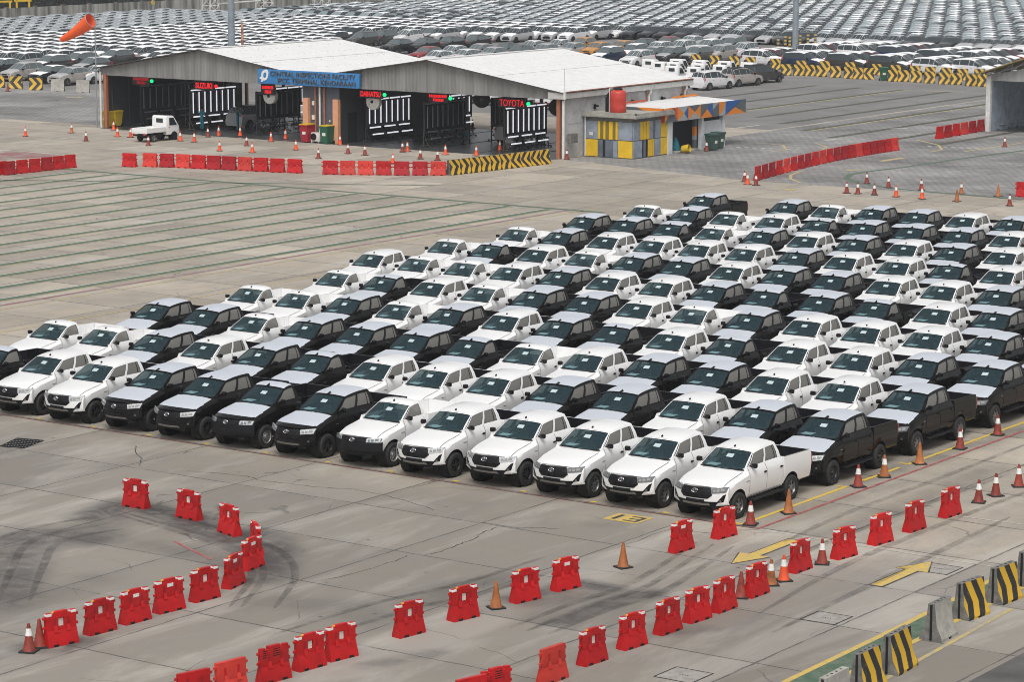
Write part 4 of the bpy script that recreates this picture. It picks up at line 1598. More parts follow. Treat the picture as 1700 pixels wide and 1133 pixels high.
def place_cones():
    K = {}

    def put(px, py, kind, lab, grp):
        if kind not in K:
            m, w = {'o': ('c_red', True), 'd': ('c_dark', True), 'p': ('c_brown', False), 'q': ('c_dark', False), 'w': ('c_brown', True)}[kind]
            K[kind] = Kind(make_cone(m, w))
        q = G(px, py)
        K[kind].place((q.x, q.y, 0), random.uniform(0, 1.5), lab, grp)
    gr = 'cones along the yellow row line'
    for k, (x, y, s) in enumerate([(1246, 872, 'd'), (1309, 853, 'p'), (1424.5, 809, 'd'), (1468, 792.5, 'w'), (1526.4, 771, 'p'), (1593.7, 746, 'd'), (1656, 723, 'd')]):
        put(x, y, s, '%s cone, %s along the yellow line from the corner truck' % ({'d': 'dirty white-banded', 'p': 'plain orange', 'w': 'orange white-banded'}[s], ordw(k)), gr)
    gr = 'cones at the right end of the lane divider'
    for k, (x, y) in enumerate([(1624.6, 835), (1653, 824), (1691, 808.5)]):
        put(x, y, 'd', 'white-banded cone past the last divider barrier, %s of three' % ordw(k), gr)
    gr = 'cones between the lane divider barriers'
    for x, y, s, lab in [(1364.7, 937, 'd', 'white-banded cone between two divider barriers, farthest of its kind'), (1301, 965, 'o', 'bright orange white-banded cone beside a divider barrier'),
                         (1280, 972, 'w', 'dull white-banded cone half hidden behind a divider barrier'), (1230, 993, 'q', 'dark plain cone tucked behind a divider barrier')]:
        put(x, y, s, lab, gr)
    gr = 'cones standing near the barriers'
    for x, y, s, lab in [(1034.4, 943, 'p', 'plain orange cone standing alone on open concrete'), (823.5, 1010.5, 'p', 'plain rusty orange cone between two red barriers'),
                         (48.5, 1083, 'd', 'dirty white-banded cone at the left end of the curved barriers'), (66, 1075, 'q', 'plain dark cone behind the white-banded one at left')]:
        put(x, y, s, lab, gr)
    z1 = [(120, 643, 'o'), (337, 627, 'w'), (405, 665, 'd'), (535, 613, 'o'), (553, 645, 'o'), (615, 648, 'o'), (698, 687, 'd'), (848, 665, 'o'), (914, 670, 'o'), (978, 646, 'd'), (1029, 640, 'o'),
          (1130, 641, 'o'), (1160, 688, 'd'), (1187, 720, 'o'), (1033, 712, 'o'), (1275, 668, 'o'), (1343, 655, 'o'), (1392, 707, 'o'), (1498, 748, 'd'), (1600, 683, 'o'), (1637, 725, 'd')]
    z1 = [(x * .35294, y * .35294, s) for x, y, s in z1]
    z2 = [(158, 732, 'd'), (290, 773, 'o'), (335, 717, 'd'), (358, 715, 'o'), (419, 750, 'd'), (500, 757, 'd'), (537, 730, 'o'), (682, 735, 'o'), (793, 710, 'o'), (1108, 752, 'd')]
    z1 += [(550 + x * .35294, y * .35294, s) for x, y, s in z2]
    z1.sort()
    gr = 'cones scattered before the inspection shed'
    for k, (x, y, s) in enumerate(z1):
        put(x, y - .5, s, '%s white-banded cone before the shed, %s from left' % ({'o': 'orange', 'd': 'dull', 'w': 'pale orange'}[s], ordw(k)), gr)
    put(550 + 665 * .35294, 605 * .35294, 'd', 'dark cone seen through the open shed behind the light panels', gr)
    put(13, 152, 'q', 'small red cone between the striped concrete blocks at the far left', gr)
    gr = 'cones by the paved yard'
    yard = [(1241, 306.5, 'o'), (1236, 302, 'd'), (1255, 308, 'd'), (1405.6, 321, 'd'), (1424, 322, 'd'), (1451.5, 324, 'd'), (1439, 305, 'd'), (1475, 312, 'd'), (1487.5, 327, 'o'), (1529.5, 316, 'd'),
            (1530.6, 330.5, 'o'), (1588.5, 335, 'p'), (1596, 322, 'w'), (1657, 326.6, 'p'), (1676, 342, 'd'), (1173, 251, 'd'), (1668, 244, 'd')]
    yard.sort()
    for k, (x, y, s) in enumerate(yard):
        put(x, y, s, 'cone by the paved yard, %s from left' % ordw(k) if s != 'p' else 'plain orange cone by the paved yard, %s from left' % ordw(k), gr)


place_cones()


def chevron_material(name, sgn, period=0.52, kz=0.9, dirt=0.3, zoff=0.5):
    m, n, l, b = new_mat(name)
    tc = n.new('ShaderNodeTexCoord')
    sep = n.new('ShaderNodeSeparateXYZ')
    l.new(tc.outputs['Object'], sep.inputs[0])

    def mt(op, a, c=None):
        q = n.new('ShaderNodeMath')
        q.operation = op
        for i, x in enumerate((a, c)):
            if x is None:
                continue
            if isinstance(x, (int, float)):
                q.inputs[i].default_value = x
            else:
                l.new(x, q.inputs[i])
        return q.outputs[0]
    zz = mt('ABSOLUTE', mt('SUBTRACT', sep.outputs[2], zoff))
    v = mt('ADD', sep.outputs[0], mt('MULTIPLY', zz, sgn * kz))
    s = mt('LESS_THAN', mt('MODULO', mt('ADD', v, 50.0), period), period / 2)
    # concrete shows on the ends and where the paint has gone
    t = n.new('ShaderNodeTexNoise')
    t.inputs['Scale'].default_value = 5
    t.inputs['Detail'].default_value = 8
    t.inputs['Roughness'].default_value = 0.7
    l.new(tc.outputs['Object'], t.inputs['Vector'])
    r = n.new('ShaderNodeMapRange')
    r.inputs['From Min'].default_value = 0.58
    r.inputs['From Max'].default_value = 0.68
    r.inputs['To Max'].default_value = dirt * 2
    l.new(t.outputs['Fac'], r.inputs['Value'])
    m1 = n.new('ShaderNodeMix')
    m1.data_type = 'RGBA'
    m1.inputs['A'].default_value = (0.018, 0.019, 0.02, 1)
    m1.inputs['B'].default_value = (0.60, 0.36, 0.02, 1)
    l.new(s, m1.inputs['Factor'])
    m2 = n.new('ShaderNodeMix')
    m2.data_type = 'RGBA'
    m2.inputs['B'].default_value = (0.22, 0.21, 0.19, 1)
    l.new(r.outputs['Result'], m2.inputs['Factor'])
    l.new(m1.outputs['Result'], m2.inputs['A'])
    l.new(m2.outputs['Result'], b.inputs['Base Color'])
    b.inputs['Roughness'].default_value = 0.6
    return m


M['chev_r'] = chevron_material('chevron_paint', 1.0, 0.6)
M['chev_l'] = chevron_material('chevron_paint_reversed', -1.0, 0.6)
M['zig'] = chevron_material('zigzag_paint', 1.0, 0.52, 0.55, 0.15, 0.37)
M['zig_worn'] = chevron_material('worn_zigzag_paint', 1.0, 0.56, 0.9, 0.45, 0.5)
M['conc'] = mat('barrier_concrete', (0.36, 0.345, 0.31), 0.8, noise=0.3, nscale=4, bump=0.3)
M['conc_dirty'] = mat('dirty_concrete', (0.17, 0.165, 0.155), 0.85, noise=0.5, nscale=5, bump=0.3)


def jersey_mesh(front, end, L=1.0, H=1.05):
    prof = [(-.30, 0), (-.30, .07), (-.15, .36), (-.085, H), (.085, H), (.15, .36), (.30, .07), (.30, 0)]
    b = MB()
    n = len(prof)
    vs = [(x, y, z) for x in (-L / 2, -L / 2 + .004, L / 2 - .004, L / 2) for y, z in prof]
    b.add(vs[n:3 * n], [(k, n + k, n + k + 1, k + 1) for k in (0, 1, 2, 4, 5, 6)], 0)
    b.add(vs[n:3 * n], [(3, n + 3, n + 4, 4), (7, n + 7, n, 0)], 1)
    for s in (0, 3):                                        # ends with a groove
        x = vs[s * n][0]
        g = -1 if s == 0 else 1
        pl = [(x, y, z) for y, z in prof]
        i1, i2 = n, 2 * n
        ring_in = [(x - g * .004, y, z) for y, z in prof]
        b.add(pl + ring_in, [tuple(range(n)) if g < 0 else tuple(range(n))[::-1]] + [(k, (k + 1) % n, n + (k + 1) % n, n + k) for k in range(n)], 1)
        b.box((x + g * .004, 0, H / 2), (.01, .06, H - .05), 2)
    for k in range(4):
        x = (-.5 + (k + .5) / 4) * L * .8
        b.tube((x, 0, H - .03), (x, 0, H + .004), .032, n=10, mi=2)
    for s in (-1, 1):
        b.box((0, s * .298, .025), (.14, .012, .05), 2)
    return b.mesh('barrier_block', [front, end, 'dark'], 25)


def place_jerseys():
    A = lambda x, y: (1200 + x * .29412, 850 + y * .29412)
    near = [((566, 942), (690, 878), 'conc', 'conc', 'bare grey concrete barrier cut by the bottom edge'),
            ((760, 803), (868, 750), 'zig', 'conc_dirty', 'yellow and black striped concrete barrier nearest the bottom edge'),
            ((930, 702), (1040, 642), 'zig', 'conc_dirty', 'yellow and black striped concrete barrier before the bare grey one'),
            ((1180, 522), (1268, 477), 'conc', 'conc_dirty', 'clean bare grey concrete barrier on the green kerb strip'),
            ((1340, 404), (1455, 364), 'zig', 'conc_dirty', 'striped concrete barrier just past the clean grey one'),
            ((1530, 320), (1640, 279), 'zig', 'conc_dirty', 'striped concrete barrier with soot-black end near the right edge'),
            ((1693, 228), (1770, 192), 'conc', 'conc_dirty', 'bare concrete barrier cut by the right edge')]
    for a, c, f, e, lab in near:
        p, q = G(*A(*a), .93), G(*A(*c), .93)
        o = link('concrete_barrier', jersey_mesh(f, e, max(.95, (q - p).length + .04), .93))
        o.location = ((p.x + q.x) / 2, (p.y + q.y) / 2, 0)
        o.rotation_euler.z = math.atan2(q.y - p.y, q.x - p.x)
        tag(o, lab, 'concrete barrier', 'concrete barriers on the kerb strip')
    me = {k: jersey_mesh(k, 'conc_dirty', 1.0, .95) for k in ('chev_r', 'chev_l', 'zig_worn', 'conc')}
    a, c = G(744, 291), G(910, 271.5)
    for k in range(10):
        t = (k + .5) / 10
        o = link('concrete_barrier', me['chev_r' if k < 6 else 'chev_l'])
        o.location = (lerp(a.x, c.x, t), lerp(a.y, c.y, t), 0)
        o.rotation_euler.z = math.atan2(c.y - a.y, c.x - a.x)
        tag(o, 'striped block, %s from left in the yellow-black wall before the shed' % ordw(k), 'concrete barrier', 'striped wall before the shed')
    row = [(1305, 126.5), (1326, 127), (1344.5, 127.5), (1364, 128.5), (1387, 130), (1409.5, 131.5), (1425, 132.5), (1442, 133), (1482.6, 136.5), (1499.5, 137), (1521, 138), (1543, 139.5), (1567, 141), (1587, 142), (1612, 144), (1631, 145)]
    for k, (x, y) in enumerate(row):
        q = G(x, y - 1.5)
        o = link('concrete_barrier', me['chev_l' if k == 7 else 'zig_worn' if k == 6 else 'chev_r'])
        o.location = (q.x, q.y, 0)
        o.scale = (.98, 1, 1.12)
        o.rotation_euler.z = .62 + random.uniform(-.12, .12)
        tag(o, 'chevron concrete block before the sideways cars, front row, %s from left' % ordw(k), 'concrete barrier', 'chevron blocks at the far yard edge')
    row = [(1155, 109), (1186, 111), (1218, 112.5), (1246, 114), (1287, 116.5), (1330, 120), (1369, 121), (1411, 123), (1456, 126), (1487, 128), (1519, 129.5), (1544, 131), (1571, 132.5), (1598, 134.5), (1626, 135)]
    for k, (x, y) in enumerate(row):
        q = G(x, y - 1.5)
        o = link('concrete_barrier', me['chev_r' if k % 4 else 'zig_worn'])
        o.location = (q.x, q.y, 0)
        o.scale = (.98, 1, 1.12)
        o.rotation_euler.z = .55 + random.uniform(-.15, .15)
        tag(o, 'chevron concrete block behind the front blocks, back row, %s from left' % ordw(k), 'concrete barrier', 'chevron blocks at the far yard edge')
    for x, y, m, lab in [(-3, 147, 'chev_r', 'chevron concrete block cut by the left edge'), (27, 148.5, 'chev_l', 'chevron concrete block, left of two before the silver car'), (60, 151, 'chev_r', 'chevron concrete block, right of two before the dark car'),
                         (96, 153, 'conc', 'bare concrete block before the beige car'), (138, 155, 'conc', 'bare concrete block nearest the shed corner')]:
        q = G(x, y - 1.5)
        o = link('concrete_barrier', me[m])
        o.location = (q.x, q.y, 0)
        o.scale = (1.15, 1, 1.15)
        o.rotation_euler.z = .62
        tag(o, lab, 'concrete barrier', 'concrete blocks by the left car lot')
    # striped bollards by the lamp post
    st = chevron_material('bollard_stripes', 1, 0.3, 1.0, .3, 0.0)
    for k, (x, y) in enumerate([(1291.5, 91), (1303.5, 86), (1311, 87), (1328, 84), (1341, 83), (1353, 82)]):
        q = G(x, y)
        b = MB()
        for j in range(9):
            b.tube((0, 0, j * .19), (0, 0, (j + 1) * .19), .16, n=12, mi=j % 2)
        b.lathe([(.16, 1.71), (.1, 1.75), (0, 1.76)], 12, 1)
        o = b.build('bollard', ['p_yellow', 'p_black'], None)
        o.location = q
        tag(o, 'yellow and black bollard by the right lamp post, %s from left' % ordw(k), 'bollard', 'bollards round the right lamp post')


place_jerseys()
# ------------------------------------------------------------------ inspection shed, kiosk, right shed
def cladding(name, c, period=0.25, depth=0.3, axis=0, streak=0.25):
    """vertical profiled sheet with dirt streaks"""
    m, n, l, b = new_mat(name)
    geo = n.new('ShaderNodeNewGeometry')
    sep = n.new('ShaderNodeSeparateXYZ')
    l.new(geo.outputs['Position'], sep.inputs[0])
    w = n.new('ShaderNodeTexWave')
    w.bands_direction = 'XYZ'[axis]
    w.wave_profile = 'SIN'
    w.inputs['Scale'].default_value = 2 * math.pi / period / 20
    l.new(geo.outputs['Position'], w.inputs['Vector'])
    bp = n.new('ShaderNodeBump')
    bp.inputs['Strength'].default_value = depth
    bp.inputs['Distance'].default_value = 0.05
    l.new(w.outputs['Fac'], bp.inputs['Height'])
    l.new(bp.outputs['Normal'], b.inputs['Normal'])
    mp = n.new('ShaderNodeMapping')
    mp.inputs['Scale'].default_value = (1.3, 1.3, 0.12)
    l.new(geo.outputs['Position'], mp.inputs['Vector'])
    t = n.new('ShaderNodeTexNoise')
    t.inputs['Scale'].default_value = 1.2
    t.inputs['Detail'].default_value = 8
    l.new(mp.outputs[0], t.inputs['Vector'])
    r = n.new('ShaderNodeMapRange')
    r.inputs['From Min'].default_value = 0.35
    r.inputs['From Max'].default_value = 0.65
    r.inputs['To Min'].default_value = 1 - streak
    r.inputs['To Max'].default_value = 1 + streak * .5
    l.new(t.outputs['Fac'], r.inputs['Value'])
    mx = n.new('ShaderNodeMix')
    mx.data_type = 'RGBA'
    mx.blend_type = 'MULTIPLY'
    mx.inputs['Factor'].default_value = 1
    mx.inputs['A'].default_value = (*c, 1)
    l.new(r.outputs['Result'], mx.inputs['B'])
    l.new(mx.outputs['Result'], b.inputs['Base Color'])
    b.inputs['Roughness'].default_value = 0.55
    return m


M['clad'] = cladding('grey_cladding', (0.23, 0.23, 0.225), 0.3, 0.5, 0)
M['roof'] = cladding('white_roof_sheet', (0.74, 0.74, 0.73), 0.35, 0.25, 1, 0.06)
M['concwall'] = mat('concrete_panel', (0.45, 0.455, 0.46), 0.8, noise=0.4, nscale=0.7)
M['fascia'] = mat('fascia_panel', (0.50, 0.50, 0.48), 0.6, noise=0.15, nscale=2)
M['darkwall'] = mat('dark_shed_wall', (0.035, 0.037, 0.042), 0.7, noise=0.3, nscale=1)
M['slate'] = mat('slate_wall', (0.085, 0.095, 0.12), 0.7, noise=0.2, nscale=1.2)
M['copper'] = mat('copper_pipe', (0.33, 0.13, 0.075), 0.55, noise=0.2, nscale=3)
M['peach'] = mat('orange_column', (0.66, 0.33, 0.19), 0.6, noise=0.12, nscale=3)
M['rustcol'] = mat('rust_column', (0.38, 0.14, 0.07), 0.6, noise=0.2, nscale=3)
M['pipe'] = mat('white_pipe', (0.66, 0.65, 0.62), 0.5, noise=0.15, nscale=3)
M['blue'] = mat('sign_blue', (0.035, 0.21, 0.50), 0.5, noise=0.12, nscale=1)
M['letter'] = mat('sign_letter', (0.085, 0.085, 0.09), 0.4, noise=0.3, nscale=6)
M['logo'] = mat('logo_white', (0.74, 0.74, 0.72), 0.5)
M['tube_on'] = mat('lit_tube', (0.8, 0.8, 0.85), 0.4, emit=(0.93, 0.92, 1.0), es=0.62)
M['tube_off'] = mat('unlit_tube', (0.26, 0.27, 0.28), 0.4)
M['board'] = mat('black_board', (0.012, 0.013, 0.018), 0.6)
M['led_red'] = mat('red_led', (0.3, 0, 0), 0.4, emit=(1.0, 0.012, 0.02), es=0.75)
M['led_dim'] = mat('dim_red_led', (0.2, 0, 0), 0.4, emit=(1.0, 0.02, 0.03), es=0.25)
M['led_green'] = mat('green_led', (0, 0.3, 0.1), 0.4, emit=(0.0, 0.85, 0.28), es=1.0)
M['edge'] = mat('roof_edge', (0.06, 0.055, 0.05), 0.8)
M['yellow'] = mat('yellow_panel', (0.74, 0.47, 0.02), 0.55, noise=0.15, nscale=2)
M['bluegrey'] = mat('bluegrey_panel', (0.27, 0.31, 0.37), 0.6, noise=0.35, nscale=1.6)
M['bluedark'] = mat('dark_bluegrey_panel', (0.12, 0.145, 0.18), 0.6, noise=0.4, nscale=1.6)
M['olive'] = mat('olive_slat', (0.20, 0.15, 0.03), 0.6)
M['slab'] = mat('roof_slab', (0.36, 0.35, 0.31), 0.85, noise=0.4, nscale=1.5)
M['tri_o'] = mat('orange_triangle', (0.70, 0.22, 0.02), 0.5)
M['tri_r'] = mat('red_triangle', (0.55, 0.08, 0.03), 0.5)
M['tri_b'] = mat('blue_triangle', (0.02, 0.10, 0.33), 0.5)
M['tri_g'] = mat('grey_triangle', (0.10, 0.12, 0.13), 0.5)
M['tri_l'] = mat('light_triangle', (0.32, 0.34, 0.34), 0.5)
M['tank'] = mat('red_tank', (0.50, 0.045, 0.03), 0.45, noise=0.12, nscale=2)
M['whitewall'] = mat('white_wall', (0.60, 0.62, 0.64), 0.6, noise=0.15, nscale=1.5)

FY0 = 84.6
RIDGE = ((-94.32, 6.2), (-73.85, 6.2))


def roof_z(x):
    return interp(x, (-104.5, -94.32, -84.2, -73.85, -62.7), (4.47, 6.2, 4.62, 6.2, 4.44))


def shed():
    t = thing('inspection_shed', 'long twin-gabled inspection shed with white roof and open front lanes', 'shed', (-84, 84.6, 0))
    P = lambda mb, name, mats, sm=0: put(mb, name, mats, sm, t)

    def put(mb, name, mats, sm, par):
        o = mb.build(name, mats, None, sm)
        o.parent = par
        o.matrix_parent_inverse = Matrix.Translation((84, -84.6, 0))
        return o
    y0, y1 = 84.15, 100.7
    r = MB()                                                # four roof slopes, 6 cm thick
    xs = [-104.6, -94.32, -84.2, -73.85, -62.6]
    for a, b in zip(xs[:-1], xs[1:]):
        za, zb = roof_z(a), roof_z(b)
        v = [(a, y0, za), (b, y0, zb), (b, y1, zb), (a, y1, za), (a, y0, za - .07), (b, y0, zb - .07), (b, y1, zb - .07), (a, y1, za - .07)]
        r.add(v, [(0, 1, 2, 3)], 0)
        r.add(v, [(7, 6, 5, 4), (0, 4, 5, 1), (2, 6, 7, 3), (1, 5, 6, 2), (3, 7, 4, 0)], 1)
    P(r, 'roof', ['roof', 'edge'])
    r = MB()
    for x, z in RIDGE:                                        # ridge caps and the lap with its rows of fixings
        r.box((x, (y0 + y1) / 2, z + .03), (.34, y1 - y0 + .05, .05), 0)
    P(r, 'ridge_cap', ['roof'])
    r = MB()
    for x in (-99.2, -89.3, -79.0, -68.2):
        for k in range(56):
            y = y0 + .2 + k * .295
            r.box((x, y, roof_z(x) + .008), (.10, .14, .018), 0)
    for q in range(20):
        x = -104.0 + q * 2.13 + .4
        for k in range(24):
            r.box((x, y0 + .4 + k * .68, roof_z(x) + .008), (.05, .05, .02), 0)
    P(r, 'roof_screws', ['tube_off'])
    g = MB()                                                # gable cladding above the lanes
    for x0, x1, xm in ((-104.3, -84.2, -94.32), (-84.2, -62.95, -73.85)):
        zb = 3.93
        n = 14
        top = [lerp(x0, xm, k / n) for k in range(n)] + [lerp(xm, x1, k / n) for k in range(n + 1)]
        vs = [(x, FY0 - .06, roof_z(x) - .08) for x in top] + [(x, FY0 - .06, zb) for x in top]
        m = len(top)
        g.add(vs, [(m + k, m + k + 1, k + 1, k) for k in range(m - 1)], 0)
        vs = [(x, FY0 + .06, roof_z(x) - .08) for x in top] + [(x, FY0 + .06, zb) for x in top]
        g.add(vs, [(k, k + 1, m + k + 1, m + k) for k in range(m - 1)], 0)
        g.add([(x0, FY0 - .06, zb), (x1, FY0 - .06, zb), (x1, FY0 + .06, zb), (x0, FY0 + .06, zb)], [(3, 2, 1, 0)], 1)
    P(g, 'gable_cladding', ['clad', 'edge'])
    g = MB()
    for x0, x1, xm in ((-104.3, -84.2, -94.32), (-84.2, -62.95, -73.85)):
        n = 14
        top = [lerp(x0, xm, k / n) for k in range(n)] + [lerp(xm, x1, k / n) for k in range(n + 1)]
        m = len(top)
        vs = [(x, 100.35, roof_z(x) - .08) for x in top] + [(x, 100.35, 3.95) for x in top]
        g.add(vs, [(m + k, m + k + 1, k + 1, k) for k in range(m - 1)], 0)
    P(g, 'rear_gable', ['clad'])
    w = MB()
    w.box((-104.0, 92.4, 2.2), (.12, 15.6, 4.4), 0)
    for k in range(9):
        w.box((-103.92, 85.4 + k * 1.85, 2.1), (.06, .08, 4.1), 1)
    for z in (.9, 2.0, 3.1):
        w.box((-103.92, 92.4, z), (.05, 15.4, .06), 1)
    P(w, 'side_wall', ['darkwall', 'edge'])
    w = MB()                                                # long concrete wall on the right
    for k in range(8):
        a, b = 84.75 + k * 1.96, 84.75 + (k + 1) * 1.96
        w.box((-63.0, (a + b) / 2, 1.13), (.15, 1.945, 2.24), 0)
        w.box((-63.0, (a + b) / 2, 3.18), (.15, 1.945, 1.83), 0)
    w.box((-63.03, 92.4, 2.1), (.12, 15.5, 4.1), 1)
    P(w, 'concrete_wall', ['concwall', 'edge'])
    w = MB()
    w.box((-62.72, 92.45, 4.21), (.10, 16.3, .44), 1)
    for k in range(22):
        w.box((-62.66, 84.75 + k * .745, 4.21), (.04, .72, .42), 0)
    w.box((-63.25, 84.28, 4.21), (1.2, .08, .44), 0)
    P(w, 'fascia', ['fascia', 'edge'])
    w = MB()
    w.box((-62.64, 92.45, 4.455), (.16, 16.3, .05), 0)
    P(w, 'gutter', ['copper'])
    for y in (91.4, 95.2, 99.95):
        w = MB()
        w.path([(-62.72, y, 3.98), (-62.72, y, 3.8), (-62.86, y, 3.62), (-62.86, y, 2.9 if y < 99 else .05)], .085, 10)
        P(w, 'downpipe', ['pipe'], 40)
        w = MB()
        w.tube((-62.85, y - .3, 4.0), (-62.85, y - .3, 3.0 if y < 99 else .1), .05, n=8)
        P(w, 'copper_pipe', ['copper'], 40)
    for y in (88.4, 93.1, 96.9, 99.5):
        w = MB()
        w.box((-62.85, y, 3.25), (.12, .16, .34), 0, bev=.02)
        w.box((-62.72, y + .05, 3.30), (.2, .2, .12), 0, bev=.02)
        P(w, 'wall_light', ['plastic'])
    w = MB()
    w.path([(-62.78, 84.5, .02), (-62.78, 84.5, 3.9)], .1, 10)
    P(w, 'downpipe', ['pipe'], 40)
    w = MB()
    w.box((-63.2, 84.62, 2.0), (.26, .26, 4.0), 0)
    P(w, 'column', ['rustcol'])
    w = MB()
    w.box((-103.75, 84.55, 2.0), (.24, .24, 4.0), 0)
    P(w, 'column', ['rustcol'])
    w = MB()
    w.path([(-104.2, 84.45, .02), (-104.2, 84.45, 4.2)], .09, 10)
    P(w, 'downpipe', ['pipe'], 40)
    w = MB()
    w.box((-62.6, 85.35, 1.35), (.3, .8, .62), 0, bev=.02)
    P(w, 'meter_box', ['conc_dirty'])
    w = MB()
    w.tube((-62.6, 84.35, 3.8), (-62.6, 84.35, 5.95), .03, n=8)
    w.box((-62.55, 84.3, 4.25), (.16, .16, .5), 0)
    P(w, 'lightning_rod', ['pipe'])
    # the office block between the lanes
    w = MB()
    w.box((-83.45, 92.4, 2.1), (3.3, 15.4, 4.2), 0)
    w.box((-81.79, 92.4, 2.1), (.05, 15.3, 4.15), 1)
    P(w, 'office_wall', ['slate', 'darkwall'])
    for x in (-84.62, -81.93):
        w = MB()
        w.box((x, 84.55, 1.55), (.46, .30, 3.1), 0)
        P(w, 'column', ['peach'])
    for x in (-83.85, -83.05):
        w = MB()
        w.tube((x, 84.6, .1), (x, 84.6, 3.9), .075, n=8)
        P(w, 'copper_pipe', ['copper'], 40)
    w = MB()
    w.tube((-83.42, 84.55, .1), (-83.42, 84.55, 3.9), .07, n=8)
    P(w, 'downpipe', ['pipe'], 40)
    for x, z, sx, sz in ((-84.1, 2.75, .22, .3), (-84.05, 1.75, .36, .32), (-82.62, 1.55, .1, .14)):
        w = MB()
        w.box((x, 84.66, z), (sx, .04, sz), 0)
        P(w, 'wall_notice', ['label'])
    w = MB()
    w.box((-81.76, 86.1, 1.05), (.03, 1.0, 2.1), 0)
    P(w, 'door', ['dark'])
    w = MB()
    for k in range(6):
        w.box((-81.76, 87.9 + k * .72 + .3, 2.75), (.04, .62, .6), 0)
    P(w, 'window', ['plastic'])
    # rear posts
    for px in (410, 471, 664, 777, 899):
        q = onY(px, 190, 100.25)
        w = MB()
        w.box((q.x, 100.25, 2.0), (.2, .2, 4.0), 0)
        P(w, 'column', ['rustcol' if px in (410, 664) else 'edge'])
    w = MB()                                                # purlins and drains
    for k in range(7):
        w.box((-84, 86 + k * 2.3, 3.98), (41, .1, .14), 0)
    P(w, 'purlin', ['edge'])
    w = MB()
    for x in (-100, -95.5, -90, -79, -74.5, -70, -66.5):
        w.box((x, 92.4, .012), (.12, 15, .012), 0)
    P(w, 'floor_rail', ['edge'])


shed()


def signboard():
    t = thing('signboard', 'blue signboard with white leaf logo and raised grey lettering on the shed gables', 'signboard', (-84.13, 84.2, 4.5))
    b = MB()
    b.box((0, 0, 0), (9.12, .16, 1.02), 0, bev=.01)
    b.build('board', ['blue'], t)
    for body, z, w_, xr in (('CENTRAL INSPECTIONS FACILITY', .22, 7.62, 4.25), ('IPCC TERMINAL KENDARAAN', -.24, 6.95, 4.25)):
        me = text_mesh(body, .5, .03, 'LEFT', 0.0, 1.06)
        xs = [v.co.x for v in me.vertices]
        x0, x1 = min(xs), max(xs)
        for v in me.vertices:
            v.co.x = (v.co.x - x0) / (x1 - x0) * w_
            v.co.y *= .98
        me.materials.clear()
        me.materials.append(M['letter'])
        o = link('lettering', me, t)
        o.location = (xr - w_, -.115, z)
        o.rotation_euler.x = math.pi / 2
    lg = MB()                                                # leaf ring with two small squares
    n = 36
    out, inn = [], []
    for k in range(n):
        a = 2 * math.pi * k / n
        c, s = math.cos(a), math.sin(a)
        sh = 1 + .34 * max(0, math.cos(a - math.radians(48))) ** 6 + .2 * max(0, math.cos(a - math.radians(228))) ** 6
        out.append((-3.92 + .31 * c * sh, .085 + .36 * s * sh))
        inn.append((-3.90 + .13 * c * sh * 1.05, .085 + .17 * s * sh * 1.05))
    vs = [(x, -.10, z) for x, z in out] + [(x, -.10, z) for x, z in inn] + [(x, -.08, z) for x, z in out]
    lg.add(vs, [(k, n + k, n + (k + 1) % n, (k + 1) % n) for k in range(n)] + [(k, (k + 1) % n, 2 * n + (k + 1) % n, 2 * n + k) for k in range(n)])
    lg.box((-4.29, -.095, -.12), (.15, .03, .16), 0)
    lg.box((-4.17, -.095, -.30), (.15, .03, .17), 0)
    lg.build('leaf_logo', ['logo'], t, 0)


signboard()


def led_sign(px, py, w_, h_, lines, green, lab, dim=False):
    q = onY(px, py, 85.4)
    t = thing('led_sign', lab, 'sign', (q.x, 85.4, q.z), 0, 'red light signs over the lanes')
    b = MB()
    b.box((0, .05, 0), (w_ + .3, .12, h_ + .16), 0)
    b.build('housing', ['board'], t)
    b = MB()
    for s in (-1, 1):
        b.tube((s * w_ * .3, .05, h_ / 2), (s * w_ * .3 + .1, .05, h_ / 2 + .5), .02, n=6)
    b.build('hanger', ['edge'], t)
    if isinstance(lines, str):
        me = text_mesh(lines, 1.0, .01, 'CENTER', .02 if lines != 'TOYOTA' else -.01)
        xs, zs = [v.co.x for v in me.vertices], [v.co.y for v in me.vertices]
        for v in me.vertices:
            v.co.x *= w_ / (max(xs) - min(xs))
            v.co.y *= h_ / (max(zs) - min(zs))
        me.materials.clear()
        me.materials.append(M['led_red'])
        o = link('lettering', me, t)
        o.location = (0, -.03, 0)
        o.rotation_euler.x = math.pi / 2
    else:                                                    # two rows too blurred to read: rows of short lit marks
        b = MB()
        r = random.Random(int(px))
        for z, f in ((h_ * .24, 1.0), (-h_ * .26, .55)):
            x = -w_ / 2 * f
            while x < w_ / 2 * f:
                d = r.uniform(.07, .12)
                for zz in (-1, 0, 1):
                    b.box((x + d / 2, -.02, z + zz * h_ * .13), (d, .02, h_ * .09), 0)
                b.box((x + .02, -.02, z), (.035, .02, h_ * .34), 0)
                x += d + .035
        b.build('lit_rows', ['led_dim' if dim else 'led_red'], t)
    if green:
        b = MB()
        b.tube((w_ / 2 + .34, -.06, .02), (w_ / 2 + .34, .05, .02), .13, n=16)
        b.build('signal_lamp', ['led_green' if green == 'g' else 'led_red'], t)


